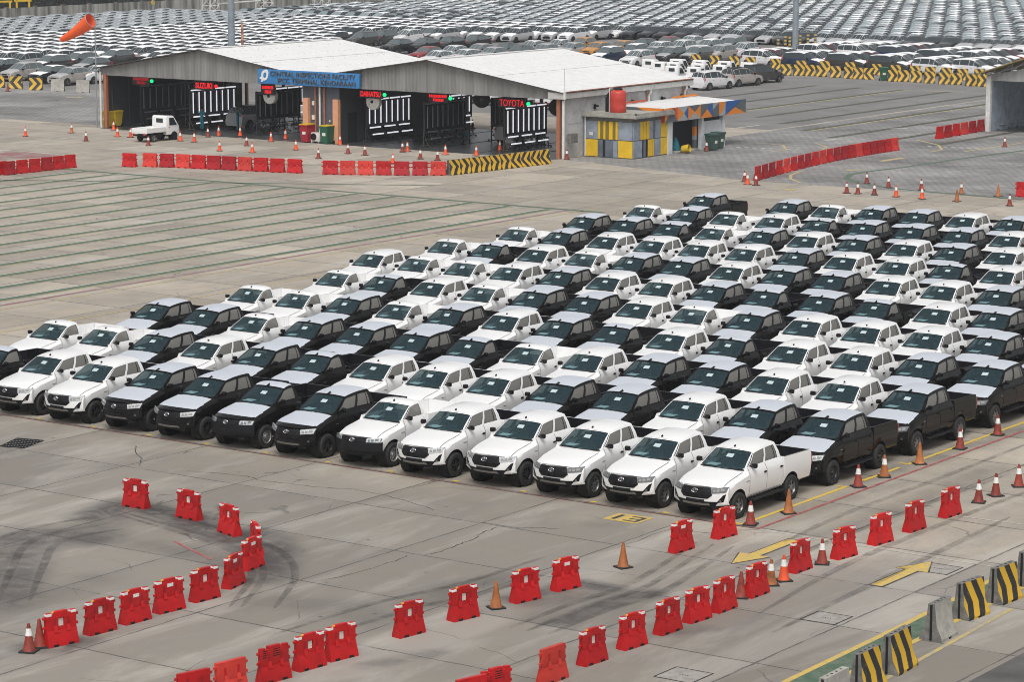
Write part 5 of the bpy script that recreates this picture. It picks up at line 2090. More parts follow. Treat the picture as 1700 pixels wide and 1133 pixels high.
led_sign(234, 134, 1.45, .55, 2, 'g', 'dim two-row red light sign over the leftmost lane', True)
led_sign(339, 142.5, 1.6, .42, 'SUZUKI', 'r', 'red lit sign with six bold letters over the two workers')
led_sign(444.5, 148.5, .95, .62, 2, None, 'bright two-row red light sign above the left white fan')
led_sign(615.5, 156.5, 1.75, .38, 'DAIHATSU', 'g', 'red lit sign with eight letters above the right white fan')
led_sign(727, 162.5, 1.45, .52, 2, 'g', 'bright two-row red light sign right of centre over the unlit panel')
led_sign(850, 171.5, 2.0, .44, 'TOYOTA', 'g', 'red lit sign with six thin letters over the rightmost lane')


def fan(px, py, white, lab):
    q = onY(px, py, 85.9 if white else 86.3)
    t = thing('drum_fan', lab, 'fan', q, 0 if white else .6, 'fans hung under the shed roof')
    b = MB()
    m4 = Matrix.Rotation(math.pi / 2, 4, 'X')
    b.lathe([(.50, -.18), (.57, -.1), (.57, .2), (.52, .22), (.30, .24), (.12, .26), (0, .27)], 24, 0, m4)
    b.build('drum', ['pipe' if white else 'plastic'], t, 40)
    b = MB()
    b.lathe([(.11, .26), (.10, .33), (0, .34)], 14, 0, m4)
    for k in range(5):
        a = 2 * math.pi * k / 5
        b.box((.3 * math.cos(a), -.255, .3 * math.sin(a)), (.03, .02, .03), 0)
    b.build('hub', ['plastic' if white else 'edge'], t)
    b = MB()
    b.tube((0, 0, .55), (0, 0, .95), .03, n=6)
    b.build('hanger', ['edge'], t)


fan(450, 159, True, 'round white fan under the left end of the blue sign')
fan(621.5, 168.5, True, 'round white fan in the middle lane beside the office block')
fan(800, 165, False, 'black drum fan turned aside, left of the thin-lettered sign')
fan(925, 178, False, 'black drum fan beside the right corner column')


def light_panel(x, y, lit, lab, L=5.4, z0=1.15, z1=2.9, face=1):
    """board of vertical tubes along the lane; tubes look towards +x"""
    t = thing('light_panel', lab, 'light panel', (x, y, 0), 0, 'inspection light panels along the lanes')
    b = MB()
    b.box((0, L / 2, (z0 + z1) / 2), (.10, L, z1 - z0 + .3), 0)
    for yy in (.05, L - .05):
        b.box((.03, yy, (z0 + z1) / 2 - .05), (.12, .09, z1 - z0 + .5), 1)
    b.build('board', ['board', 'edge'], t)
    b = MB()
    for yy in (.1, L * .36, L * .66, L - .1):
        b.box((-.05, yy, .55), (.07, .07, 1.1), 0)
        b.box((.1, yy, .09), (.9, .06, .06), 0)
        b.path([(.3, yy, .12), (-.02, yy, .8)], .025, 6)
        for s in (-.3, .5):
            b.tube((s, yy - .03, .06), (s, yy + .03, .06), .06, n=8)
    b.box((.12, L / 2, .42), (.06, L, .06), 0)
    b.build('stand', ['edge'], t)
    m = 'tube_on' if lit else 'tube_off'
    for k in range(8):
        tb = MB()
        yy = .35 + (L - .7) * k / 7
        tb.tube((.10, yy, z0 + .1), (.10, yy, z1 - .12), .042, n=8)
        tb.build('tube_light', [m], t, 40)
    for k in range(4):
        tb = MB()
        a = .12 + k * (L - .1) / 4
        tb.tube((.12, a, z1 + .05), (.12, a + L / 4 - .22, z1 + .05), .05, n=8)
        tb.build('tube_light', [m], t, 40)
    for k in range(3):
        for (xx, zz) in ((.22, z0 - .16), (.48, z0 - .62)):
            tb = MB()
            a = .25 + k * (L - .2) / 3
            tb.tube((xx, a, zz), (xx, a + L / 3 - .55, zz), .05, n=8)
            tb.build('tube_light', [m], t, 40)


light_panel(-103.2, 87.6, False, 'unlit light panel behind the white mini truck', 5.6)
light_panel(-99.2, 88.2, False, 'unlit light panel behind the brightly lit one at left', 4.6, 1.9, 3.3)
light_panel(-97.4, 86.6, True, 'brightly lit light panel behind the left worker', 5.3)
light_panel(-93.4, 90.2, True, 'lit light panel showing over an unlit one behind the left white fan', 5.6, 1.7, 2.9)
light_panel(-91.5, 87.2, False, 'unlit light panel right of the silver car in the shed', 5.0)
light_panel(-81.2, 86.9, True, 'brightly lit light panel against the dark office wall', 5.3)
light_panel(-78.0, 90.0, True, 'lit light panel showing above an unlit one in the right bay', 5.2, 1.7, 3.0)
light_panel(-75.8, 86.5, False, 'unlit light panel in the right bay before a lit one', 4.9)
light_panel(-74.3, 92.5, False, 'unlit light panel behind the rear-facing silver car', 4.4)
light_panel(-69.0, 86.5, True, 'brightly lit light panel nearest the right corner, whole in view', 5.1)
light_panel(-67.4, 92.3, True, 'lit light panel cut off by the right corner column', 4.0)


def bin_(px, py, body_, lid, lab, grp=None, rz=0.0, sc=1.0):
    q = G(px, py)
    t = thing('wheeled_bin', lab, 'bin', q, rz, grp)
    b = MB()
    w0, w1, d0, d1, h = .22, .29, .26, .36, .98
    v = [(s * w, e * d, z) for z, w, d in ((.06, w0, d0), (h, w1, d1)) for s, e in ((-1, -1), (1, -1), (1, 1), (-1, 1))]
    b.add(v, [(3, 2, 1, 0), (4, 5, 6, 7), (0, 1, 5, 4), (1, 2, 6, 5), (2, 3, 7, 6), (3, 0, 4, 7)])
    b.box((0, 0, h), (.64, .78, .05), 0)
    b.build('bin_body', [body_], t)
    b = MB()
    b.box((0, -.01, h + .055), (.62, .76, .06), 0, bev=.02)
    b.box((0, .40, h + .03), (.5, .06, .05), 0)
    b.build('lid', [lid], t)
    b = MB()
    b.box((0, -.318, .62), (.24, .01, .3), 0)
    b.build('sticker', ['label'], t)
    for s in (-1, 1):
        b = MB()
        b.tube((s * .26, .27, .1), (s * .32, .27, .1), .1, n=14)
        b.build('wheel', ['plastic'], t)
    t.scale = (sc, sc, sc)


M['bin_y'] = mat('yellow_bin', (0.55, 0.38, 0.02), 0.5)
M['bin_r'] = mat('red_bin', (0.36, 0.012, 0.03), 0.45)
M['bin_g'] = mat('green_bin', (0.012, 0.10, 0.055), 0.5)
M['bin_gg'] = mat('grey_green_bin', (0.045, 0.09, 0.075), 0.55)
bin_(180, 211, 'bin_y', 'bin_y', 'yellow wheeled bin at the left corner column, outer of two', 'yellow bins', 0, 1.15)
bin_(193, 210, 'bin_y', 'bin_y', 'yellow wheeled bin at the left corner column, inner of two', 'yellow bins', 0, 1.15)
bin_(510.5, 236.5, 'bin_r', 'bin_y', 'dark red wheeled bin with yellow lid by the office block', None, 0, 1.25)
bin_(543.5, 239, 'bin_g', 'bin_y', 'green wheeled bin with yellow lid by the office block', None, 0, 1.25)
bin_(1182, 250, 'bin_gg', 'bin_gg', 'grey-green wheeled bin by the canteen, nearer of two', 'bins by the canteen', 1.45, 1.1)
bin_(1192, 247, 'bin_gg', 'bin_gg', 'grey-green wheeled bin by the canteen, farther of two', 'bins by the canteen', 1.45, 1.1)
bin_(1467, 134, 'bin_g', 'bin_g', 'green wheeled bin among the chevron blocks', None, .6, 1.2)
bin_(579, 235.5, 'bluedark', 'bluedark', 'small dark blue tub beside the office door', None, 0, .55)


def air_con():
    q = G(525.5, 237)
    t = thing('air_conditioner', 'white outdoor air conditioner unit between the red and green bins', 'air conditioner', q)
    b = MB()
    b.box((0, 0, .42), (.86, .34, .62), 0, bev=.02)
    b.box((-.3, 0, .06), (.06, .4, .1), 0)
    b.box((.3, 0, .06), (.06, .4, .1), 0)
    b.build('casing', ['pipe'], t)
    b = MB()
    m4 = Matrix.Translation((-.12, -.175, .43)) @ Matrix.Rotation(math.pi / 2, 4, 'X')
    b.lathe([(.25, 0), (.25, .02), (.22, .012), (.08, .012), (.06, .03), (0, .03)], 22, 0, m4)
    b.build('fan_grille', ['plastic'], t)


air_con()


def kiosk():
    t = thing('kiosk', 'small flat-roofed kiosk clad in yellow and blue-grey panels', 'kiosk', (-60.9, 89.2, 0))
    x0, x1, y0, y1 = -62.85 + 60.9, -59.05 + 60.9, 87.2 - 89.2, 91.55 - 89.2
    b = MB()
    b.box(((x0 + x1) / 2, (y0 + y1) / 2, 1.35), (x1 - x0, y1 - y0, 2.7), 0)
    b.build('wall', ['conc_dirty'], t)
    b = MB()
    b.box(((x0 + x1) / 2 + .1, (y0 + y1) / 2 - .1, 2.83), (x1 - x0 + .75, y1 - y0 + .5, .26), 0, bev=.03)
    for sx, sy, dx, dy in ((0, -1, x1 - x0 + .75, .12), (0, 1, x1 - x0 + .75, .12), (-1, 0, .12, y1 - y0 + .5), (1, 0, .12, y1 - y0 + .5)):
        b.box(((x0 + x1) / 2 + .1 + sx * ((x1 - x0 + .75) / 2 - .06), (y0 + y1) / 2 - .1 + sy * ((y1 - y0 + .5) / 2 - .06), 3.0), (dx, dy, .09), 0)
    b.build('roof', ['slab'], t)
    Wd = x1 - x0
    front = [(0, .40, 'bluegrey', 'yellow')]
    rows = {1: [(0, .40, 'bluegrey'), (.40, .47, 'yellow'), (.47, .56, 'olive'), (.56, .63, 'yellow'), (.63, .72, 'olive'), (.72, .84, 'yellow'), (.84, .92, 'olive'), (.92, .99, 'yellow'), (1.0, 1.42, 'bluegrey')],
            0: [(0, .40, 'yellow'), (.40, .55, 'bluedark'), (.55, .62, 'dark'), (.62, .85, 'bluedark'), (.85, .99, 'bluegrey'), (1.0, 1.42, 'yellow')]}
    for k, z0, z1 in ((0, .06, 1.18), (1, 1.23, 2.42)):
        for a, c, m in rows[k]:
            a, c = x0 + a / 1.42 * Wd, x0 + c / 1.42 * Wd
            p = MB()
            p.box(((a + c) / 2, y0 - .03, (z0 + z1) / 2), (c - a - .02, .06, z1 - z0), 0)
            p.build('wall_panel', [m], t)
    D_ = y1 - y0
    rows = {1: [(0, .42, 'bluegrey'), (.42, .58, 'yellow'), (.60, .80, 'yellow'), (.82, 1.0, 'yellow'), (1.0, 1.22, 'bluegrey'), (1.22, 1.34, 'bluedark'), (1.36, 1.72, 'bluegrey'), (1.72, 2.2, 'yellow')],
            0: [(0, .55, 'bluegrey'), (.56, .62, 'dark'), (.62, .78, 'bluedark'), (.80, .90, 'dark'), (.90, 1.18, 'yellow'), (1.20, 1.30, 'yellow'), (1.32, 1.72, 'bluegrey'), (1.72, 2.2, 'yellow')]}
    for k, z0, z1 in ((0, .06, 1.18), (1, 1.23, 2.42)):
        for a, c, m in rows[k]:
            a, c = y0 + a / 2.2 * D_, y0 + c / 2.2 * D_
            p = MB()
            p.box((x1 + .03, (a + c) / 2, (z0 + z1) / 2), (.06, c - a - .02, z1 - z0), 0)
            p.build('wall_panel', [m], t)
    b = MB()
    b.tube((x0 + .1, y0 - .12, .05), (x0 + .1, y0 - .12, 2.7), .05, n=8)
    b.build('downpipe', ['pipe'], t)
    b = MB()
    b.box((x0 + .55, y0 - .075, 1.55), (.28, .02, .2), 0)
    b.build('notice', ['label'], t)
    q = G(1026, 186.5, 2.97)
    w = thing('water_tank', 'red plastic water tank with dark lid on the kiosk roof', 'water tank', q)
    b = MB()
    b.lathe([(.52, 0), (.55, .04), (.55, .25), (.56, .3), (.55, .35), (.55, .85), (.56, .9), (.55, .95), (.55, 1.28), (.5, 1.4), (.3, 1.5), (0, 1.52)], 28, 0)
    b.build('tank_body', ['tank'], w, 45)
    b = MB()
    b.lathe([(.3, 1.48), (.3, 1.58), (.24, 1.62), (0, 1.64)], 20, 0)
    b.build('lid', ['plastic'], w, 40)
    b = MB()
    b.path([(-.62, -.1, 0), (-.62, -.1, 1.6), (-.4, -.1, 1.62)], .035, 8)
    b.build('pipe', ['pipe'], w)
    b = MB()
    b.path([(-1.0, .2, 0), (-1.0, .2, 1.0), (-.75, .35, 1.35), (-.5, .5, 1.4)], .12, 10)
    o = b.build('vent_pipe', ['plastic'], None, 40)
    o.location = q
    tag(o, 'fat dark vent pipe standing behind the red water tank', 'pipe')


kiosk()


def canteen():
    t = thing('canteen', 'small canteen with triangle-patterned canopy and white posts', 'canteen', (-60.9, 96, 0))
    X = lambda x: x + 60.9
    Y = lambda y: y - 96
    b = MB()
    b.box((X(-61.6), Y(96), 1.4), (2.6, 9.2, 2.8), 0)
    b.build('wall', ['darkwall'], t)
    b = MB()
    b.add([(X(-62.9), Y(90.7), 3.2), (X(-58.75), Y(90.7), 3.1), (X(-58.75), Y(101.3), 3.0), (X(-62.9), Y(101.3), 3.2),
           (X(-62.9), Y(90.7), 2.4), (X(-58.75), Y(90.7), 2.4), (X(-58.75), Y(101.3), 2.4), (X(-62.9), Y(101.3), 2.4)],
          [(0, 1, 2, 3), (7, 6, 5, 4), (0, 4, 5, 1), (2, 6, 7, 3), (3, 7, 4, 0), (1, 5, 6, 2)])
    b.build('roof', ['roof'], t)
    f = MB()                                                # canopy fascia of coloured triangles, front and near end
    mats = ['tri_o', 'tri_r', 'tri_b', 'tri_g', 'tri_l']
    z0, z1 = 2.2, 3.16

    def tri(pts, k, side):
        vs = [(X(-58.70), Y(91 - .35 + y), z) if side == 'x' else (X(-58.75 - y), Y(90.64), z) for y, z in pts]
        f.add(vs, [tuple(range(len(vs)))], k)
    L = 10.7
    u = L / 10
    m_ = (z0 + z1) / 2
    seq = [([(0, z0), (u * .9, z1), (0, z1)], 0), ([(0, z0), (u * 1.5, z0), (u * .9, z1)], 3), ([(u * .9, z1), (u * 1.5, z0), (u * 1.5, z1)], 1),
           ([(u * 1.5, z0), (u * 1.5, z1), (u * 2.3, m_)], 0), ([(u * 1.5, z1), (u * 2.8, z1), (u * 2.3, m_)], 4), ([(u * 1.5, z0), (u * 2.3, m_), (u * 2.8, z0)], 4), ([(u * 2.3, m_), (u * 2.8, z1), (u * 2.8, z0)], 2),
           ([(u * 2.8, z0), (u * 2.8, z1), (u * 3.6, m_)], 0), ([(u * 2.8, z1), (u * 4.3, z1), (u * 3.6, m_)], 3), ([(u * 2.8, z0), (u * 3.6, m_), (u * 4.3, z0)], 4), ([(u * 4.3, z0), (u * 3.6, m_), (u * 4.3, z1)], 0),
           ([(u * 4.3, z0), (u * 4.3, z1), (u * 5.6, z1)], 3), ([(u * 4.3, z0), (u * 5.1, m_ + .15), (u * 5.8, z0)], 0), ([(u * 5.1, m_ + .15), (u * 5.6, z1), (u * 5.8, z1), (u * 5.8, z0)], 2),
           ([(u * 5.8, z1), (u * 6.6, z1), (u * 5.8, m_)], 4), ([(u * 5.8, z0), (u * 5.8, m_), (u * 6.6, z1), (u * 6.6, z0)], 3), ([(u * 6.6, z0), (u * 6.6, z1), (u * 7.4, z1), (u * 7.2, m_)], 0), ([(u * 6.6, z0), (u * 7.2, m_), (u * 7.4, z1), (u * 7.4, z0)], 4),
           ([(u * 7.4, z0), (u * 7.4, z1), (u * 9.5, z1)], 2), ([(u * 7.4, z0), (u * 8.6, m_), (u * 10, z0)], 0), ([(u * 8.6, m_), (u * 9.5, z1), (u * 10, z1), (u * 10, z0)], 3)]
    for pts, k in seq:
        tri(pts, k, 'x')
    for pts, k in [([(0, z0), (0, z1), (1.6, z0)], 1), ([(0, z1), (2.2, z1), (.8, m_)], 0), ([(.8, m_), (2.2, z1), (2.2, z0), (1.6, z0)], 3), ([(2.2, z0), (2.2, z1), (4.1, z1), (4.1, z0)], 3)]:
        tri(pts, k, 'y')
    f.box((X(-58.73), Y(96), 2.68), (.03, 10.66, .94), 3)
    f.build('canopy_fascia', mats, t, 0)
    for y, w_ in ((91.7, .55), (95.9, .3), (98.75, .3)):
        b = MB()
        b.box((X(-59.05), Y(y), 1.1), (.28, w_, 2.2), 0)
        b.build('post', ['whitewall'], t)
    for y in (92.25, 95.45):
        for z0_, z1_, m in ((.0, .7, 'tri_g'), (.7, 1.0, 'tri_l'), (1.0, 1.6, 'tri_o'), (1.6, 2.2, 'tri_g')):
            b = MB()
            b.box((X(-59.3), Y(y), (z0_ + z1_) / 2), (.2, .3, z1_ - z0_ - .01), 0)
            b.build('painted_panel', [m], t)
    b = MB()
    b.box((X(-59.12), Y(97.35), .95), (.08, 2.5, 1.9), 0)
    b.build('side_screen', ['whitewall'], t)
    b = MB()
    b.box((X(-60.4), Y(93.8), 1.1), (.08, 2.9, 2.1), 0)
    b.build('doorway', ['dark'], t)
    b = MB()
    b.box((X(-59.1), Y(92.9), .06), (.5, 1.1, .12), 0, bev=.02)
    b.box((X(-59.1), Y(94.6), .06), (.5, 1.5, .12), 0, bev=.02)
    b.build('kerb_stone', ['conc'], t)
    r = MB()
    r.box((X(-62.6), Y(92.6), 3.3), (.12, 3.4, .12), 0)
    r.box((X(-62.6), Y(99.6), 3.3), (.12, 3.2, .12), 1)
    r.build('roof_beam', ['tri_r', 'tri_o'], t)
    # teal bag and yellow tub on the kerb
    q = G(1121, 250, .1)
    bg = MB()
    n, m = 12, 7
    rr = random.Random(5)
    prof = [(.30, 0), (.34, .12), (.30, .32), (.24, .5), (.16, .68), (.1, .82), (.03, .9)]
    vs = [(r_ * rr.uniform(.8, 1.15) * math.cos(2 * math.pi * k / n), r_ * rr.uniform(.8, 1.15) * math.sin(2 * math.pi * k / n), z + rr.uniform(-.02, .02)) for r_, z in prof for k in range(n)]
    bg.add(vs, [(j * n + k, j * n + (k + 1) % n, (j + 1) * n + (k + 1) % n, (j + 1) * n + k) for j in range(m - 1) for k in range(n)] + [tuple(range((m - 1) * n, m * n))])
    o = bg.build('cloth_bag', ['teal'], None, 60)
    o.location = q
    tag(o, 'teal cloth bag slumped against the canteen post', 'bag')
    q = G(1139, 247, .3)
    bg = MB()
    bg.lathe([(.20, -.3), (.26, -.25), (.28, .2), (.24, .28), (.22, .2), (.18, -.2), (0, -.22)], 18, 0, Matrix.Rotation(1.35, 4, 'Y'))
    o = bg.build('tub', ['bin_y'], None, 40)
    o.location = q
    tag(o, 'yellow tub lying on its side on the canteen kerb', 'tub')


M['teal'] = mat('teal_cloth', (0.01, 0.17, 0.23), 0.8, noise=0.3, nscale=6)
canteen()


def right_shed():
    t = thing('open_shed', 'open shed with pitched roof cut by the right edge', 'shed', (-49.3, 120.6, 0))
    b = MB()
    L, D_ = 22, 16
    rz = lambda x: 4.5 + .34 * x
    b.add([(-.6, -.8, rz(-.6)), (L, -.8, rz(L)), (L, D_, rz(L)), (-.6, D_, rz(-.6)), (-.6, -.8, rz(-.6) - .09), (L, -.8, rz(L) - .09), (L, D_, rz(L) - .09), (-.6, D_, rz(-.6) - .09)],
          [(0, 1, 2, 3), (7, 6, 5, 4), (0, 4, 5, 1), (2, 6, 7, 3), (1, 5, 6, 2), (3, 7, 4, 0)])
    b.build('roof', ['roofedge'], t)
    b = MB()
    b.box((.1, 0, 2.2), (.22, .22, 4.4), 0)
    b.tube((-.08, -.05, 0), (-.08, -.05, 4.3), .08, n=8)
    b.build('post', ['pipe'], t)
    b = MB()
    b.add([(.2, .12, 3.75), (L, .12, 3.75), (L, .12, rz(L) - 1.2), (3, .12, 4.75), (.2, .12, 4.2)], [(0, 1, 2, 3, 4)])
    b.build('gable_cladding', ['clad_r'], t)
    b = MB()
    b.box((.2, D_ / 2, 2.1), (.1, D_ - .3, 4.2), 0)
    b.box((1.5, D_ - .2, 2.1), (2.6, .1, 4.2), 0)
    b.build('side_wall', ['bluegrey'], t)
    b = MB()
    b.box((L / 2 + 2, D_ - .3, 2.6), (L - 3, .1, 5.2), 0)
    b.build('rear_wall', ['darkwall'], t)
    b = MB()
    for k in range(7):
        b.box((.6 + k * 1.4, -.3, rz(.6 + k * 1.4) - .35), (.06, .06, .5), 0)
        b.path([(.6 + k * 1.4, -.3, rz(.6 + k * 1.4) - .6), (2.0 + k * 1.4, -.3, rz(2 + k * 1.4) - .12)], .035, 6)
    b.path([(0, -.3, 4.1), (10, -.3, 7.4)], .04, 6)
    b.build('truss', ['tube_off'], t)
    q = onY(1668, 200, 124)
    light_panel(q.x, 121.8, False, 'unlit light panel inside the right-hand shed', 5.0, 1.0, 2.5)
    lp = MB()
    lp.box((3.0, 3.0, .012), (5.6, 5.6, .015), 0)
    struct(lp.build('shed_floor', ['wetfloor'], None)).location = (-49.3, 121, 0)


M['roofedge'] = mat('mossy_roof_edge', (0.26, 0.20, 0.08), 0.8, noise=0.4, nscale=3)
M['clad_r'] = cladding('pale_cladding', (0.42, 0.42, 0.41), 0.5, 0.4, 0)
right_shed()


def poles():
    for px, py, rad, lab in ((1320, 83, .34, 'tall grey lamp post rising out of frame at right, by the striped bollards'), (385, 113, .34, 'tall blue-grey lamp post rising behind the left gable')):
        q = G(px, py)
        t = thing('lamp_post', lab, 'lamp post', q, 0, 'tall lamp posts')
        b = MB()
        b.lathe([(.62, 0), (.62, .06), (.36, .08), (rad, .4), (rad * .96, 6), (rad * .9, 12), (rad * .8, 20), (rad * .6, 30)], 18, 0)
        b.build('pole', ['post'], t, 40)
        b = MB()
        for k in range(3):
            b.tube((0, 0, 4.1 + k * 4), (0, 0, 4.16 + k * 4), rad * 1.06, n=18)
        b.build('collar', ['tube_off'], t)
        b = MB()
        b.box((0, 0, 30.2), (2.4, .3, .3), 0)
        for k in range(4):
            b.box((-1.05 + .7 * k, -.2, 30.0), (.5, .35, .4), 1)
        b.build('lamp_head', ['post', 'lampdark'], t)
    q = G(403, 112)
    h = onY(403.5, 38, q.y).z
    b = MB()
    for k in range(8):
        b.tube((0, 0, h * k / 8), (0, 0, h * (k + 1) / 8), .12, n=8, mi=k % 2)
    b.tube((0, 0, h), (0, 0, h + .01), .15, n=8, mi=2)
    o = b.build('marker_pole', ['copper', 'peach', 'edge'], None)
    o.location = q
    tag(o, 'thin orange-banded pole just right of the left lamp post', 'pole')
    # windsock
    t = thing('windsock', 'orange windsock blowing left on a thin grey pole', 'windsock', (-104.4, 84.2, 0))
    b = MB()
    b.tube((0, 0, 0), (0, 0, 8.75), .06, .035, 10)
    b.build('pole', ['tube_off'], t)
    m, e = onY(151, 33.5, 84.2), onY(106.5, 65.5, 84.2)
    m, e = m - t.location, e - t.location
    e.y -= .3
    b = MB()
    ax = (e - m).normalized()
    u = ax.orthogonal().normalized()
    w_ = ax.cross(u)
    n = 20
    rings = []
    for k in range(9):
        f = k / 8
        c = m.lerp(e, f) + Vector((0, 0, -.12 * math.sin(math.pi * f)))
        r_ = lerp(.56, .20, f) * (1 + .03 * math.sin(k * 2.2))
        rings.append([c + (u * math.cos(2 * math.pi * j / n) + w_ * math.sin(2 * math.pi * j / n)) * r_ * (1 + .03 * math.sin(j * 3 + k)) for j in range(n)])
    b.add([p for r_ in rings for p in r_], [(k * n + j, k * n + (j + 1) % n, (k + 1) * n + (j + 1) % n, (k + 1) * n + j) for k in range(8) for j in range(n)])
    b.build('sock', ['sock'], t, 60)
    b = MB()
    ring_ = rings[0] + [rings[0][0]]
    b.path(ring_, .025, 6)
    b.tube((0, 0, 8.4), m, .025, n=6)
    b.build('hoop', ['tube_off'], t)


M['post'] = mat('lamp_post_paint', (0.25, 0.29, 0.33), 0.5, noise=0.2, nscale=1.5)
M['sock'] = mat('windsock_fabric', (0.85, 0.11, 0.015), 0.7, noise=0.1, nscale=4)
poles()


def perimeter():
    t = thing('perimeter_wall', 'stained concrete boundary wall behind the left car lot', 'wall', (-215, 200, 0))
    b = MB()
    for k in range(34):
        b.box((0, -62 + k * 5, 1.17), (.22, 4.9, 2.34), 0)
    b.build('wall_panels', ['stainwall'], t)
    b = MB()
    for k in range(35):
        b.box((.05, -64.5 + k * 5, 1.25), (.4, .34, 2.5), 0)
    b.build('wall_posts', ['conc_dirty'], t)
    t = thing('sheet_fence', 'dark sheet fence standing behind the boundary wall', 'fence', (-222, 240, 0))
    b = MB()
    b.box((0, 0, 2.6), (.1, 180, 5.2), 0)
    b.build('sheet', ['darksheet'], t)
    b = MB()
    for k in range(36):
        b.box((.1, -88 + k * 5, 2.7), (.12, .14, 5.4), 0)
    b.build('fence_post', ['edge'], t)
    for k, (px, py) in enumerate(((350, 22), (440, 16), (535, 9), (655, 1))):
        q = onX(px, py, -212.6)
        t = thing('lattice_tower', 'white lattice tower before the dark fence, %s from left' % ordw(k), 'tower', (q.x, q.y, 0), .9, 'lattice towers at the far boundary')
        b = MB()
        for dx in (-1.15, 0, 1.15):
            for dy in (0, .9):
                b.tube((dx, dy, 0), (dx, dy, 6), .06, n=6)
        b.build('legs', ['pipe'], t)
        b = MB()
        for z in (0.3, 1.5, 2.7, 3.9, 5.1):
            for x0, x1 in ((-1.15, 0), (0, 1.15)):
                b.tube((x0, 0, z), (x1, 0, z), .05, n=6)
                b.tube((x0, 0, z), (x1, 0, z + 1.2), .04, n=6)
                b.tube((x1, 0, z), (x0, 0, z + 1.2), .04, n=6)
        b.build('bracing', ['pipe'], t)
    p0, p1 = onX(363, 6, -213), onX(432, 1, -213)
    b = MB()
    b.tube(p0, p1, .11, n=8)
    o = b.build('pipe_boom', ['pipe'], None)
    tag(o, 'white pipe running between the two left lattice towers', 'pipe')
    for k, (px, py) in enumerate(((6, 12), (38, 10))):
        q = onX(px, py, -217)
        t = thing('yellow_frame', 'yellow steel frame above the boundary wall, %s from left' % ordw(k), 'frame', (q.x, q.y, 0), 1.0, 'yellow frames')
        b = MB()
        for s in (-.8, .8):
            b.box((s, 0, 1.6), (.22, .22, 3.2), 0)
        b.box((0, 0, 3.1), (2.2, .22, .22), 0)
        b.build('frame_bars', ['yellow'], t)
    q = onX(252, 7, -214.5)
    b = MB()
    b.tube((0, 0, 0), (0, 0, 4.2), .12, n=8)
    b.tube((0, -.02, 2.2), (0.1, -.02, 2.2), .32, n=16, mi=1)
    o = b.build('wall_lamp_post', ['post', 'yellow'], None)
    o.location = (-214.3, q.y, 0)
    tag(o, 'thin post with round yellow disc on the boundary wall', 'post')
    # trees beyond the wall: trunk, limbs and leafy crown
    rr = random.Random(11)
    for k, y in enumerate((176, 183, 189, 195, 200, 206, 212, 219, 226, 233)):
        h = rr.uniform(5.5, 8.5)
        t = thing('tree', 'dark green tree beyond the boundary wall, %s from left' % ordw(k), 'tree', (-219.5 + rr.uniform(-1.2, 1.2), y, 0), rr.uniform(0, 6), 'trees beyond the wall')
        b = MB()
        b.tube((0, 0, 0), (.1, .1, h * .55), .22, .12, 8)
        tips = []
        for j in range(6):
            a = j * 1.05 + rr.uniform(-.3, .3)
            tip = Vector((math.cos(a) * rr.uniform(1.2, 2.2), math.sin(a) * rr.uniform(1.2, 2.2), h * rr.uniform(.5, .85)))
            b.tube((.08, .08, h * rr.uniform(.3, .5)), tip, .09, .03, 6)
            tips.append(tip)
        b.build('trunk', ['bark'], t)
        c = MB()
        for tip in tips + [Vector((0, 0, h * .85)), Vector((.4, -.5, h * .65)), Vector((-.5, .4, h * .4)), Vector((.6, .2, h * .45))]:
            for j in range(150):
                d = Vector((rr.gauss(0, 1), rr.gauss(0, 1), rr.gauss(0, .8)))
                p = tip + d.normalized() * rr.uniform(.2, 1.35)
                u = Vector((rr.uniform(-1, 1), rr.uniform(-1, 1), rr.uniform(-1, 1))).normalized()
                w_ = u.orthogonal().normalized()
                s = rr.uniform(.10, .22)
                c.add([p - u * s, p + w_ * s * .5, p + u * s, p - w_ * s * .5], [(0, 1, 2, 3)], rr.choice((0, 0, 1)))
        c.build('crown', ['leaf', 'leaf2'], t, 0)


M['stainwall'] = cladding('stained_wall', (0.34, 0.33, 0.30), 0.9, 0.0, 1, 0.65)
M['darksheet'] = cladding('dark_fence_sheet', (0.045, 0.05, 0.055), 0.3, 0.3, 1, 0.3)
M['bark'] = mat('bark', (0.08, 0.06, 0.045), 0.9)
M['leaf'] = mat('leaf', (0.035, 0.06, 0.03), 0.7)
M['leaf2'] = mat('leaf_light', (0.06, 0.09, 0.045), 0.7)
perimeter()
# ------------------------------------------------------------------ parked cars of the far lots
for k, c in {'c_silver': (0.42, 0.42, 0.43), 'c_white': (0.72, 0.72, 0.73), 'c_black': (0.014, 0.015, 0.018), 'c_navy': (0.016, 0.03, 0.075), 'c_grey': (0.04, 0.039, 0.038), 'c_beige': (0.40, 0.365, 0.34),
             'c_orange': (0.55, 0.25, 0.045), 'c_red': (0.26, 0.015, 0.022), 'c_film': (0.47, 0.49, 0.51), 'c_filmlight': (0.62, 0.635, 0.65), 'c_wrap': (0.27, 0.295, 0.31)}.items():
    M[k] = mat('car_' + k[2:], c, 0.25, coat=0.6)
M['roof_film'] = mat('white_roof_film', (0.78, 0.79, 0.80), 0.55)
M['cglass'] = mat('car_glass', (0.022, 0.033, 0.037), 0.06, spec=0.7)
M['wglass'] = mat('wrapped_glass', (0.23, 0.265, 0.275), 0.25, spec=0.5)
M['lglass'] = mat('pale_car_glass', (0.10, 0.125, 0.13), 0.08, spec=0.7)  # base lightened to paint in reflections on the nearer cars' windows
M['fglass'] = mat('sky_tinted_glass', (0.20, 0.25, 0.265), 0.12, spec=0.6)  # sky mirrored in the far windscreens is put into this base colour

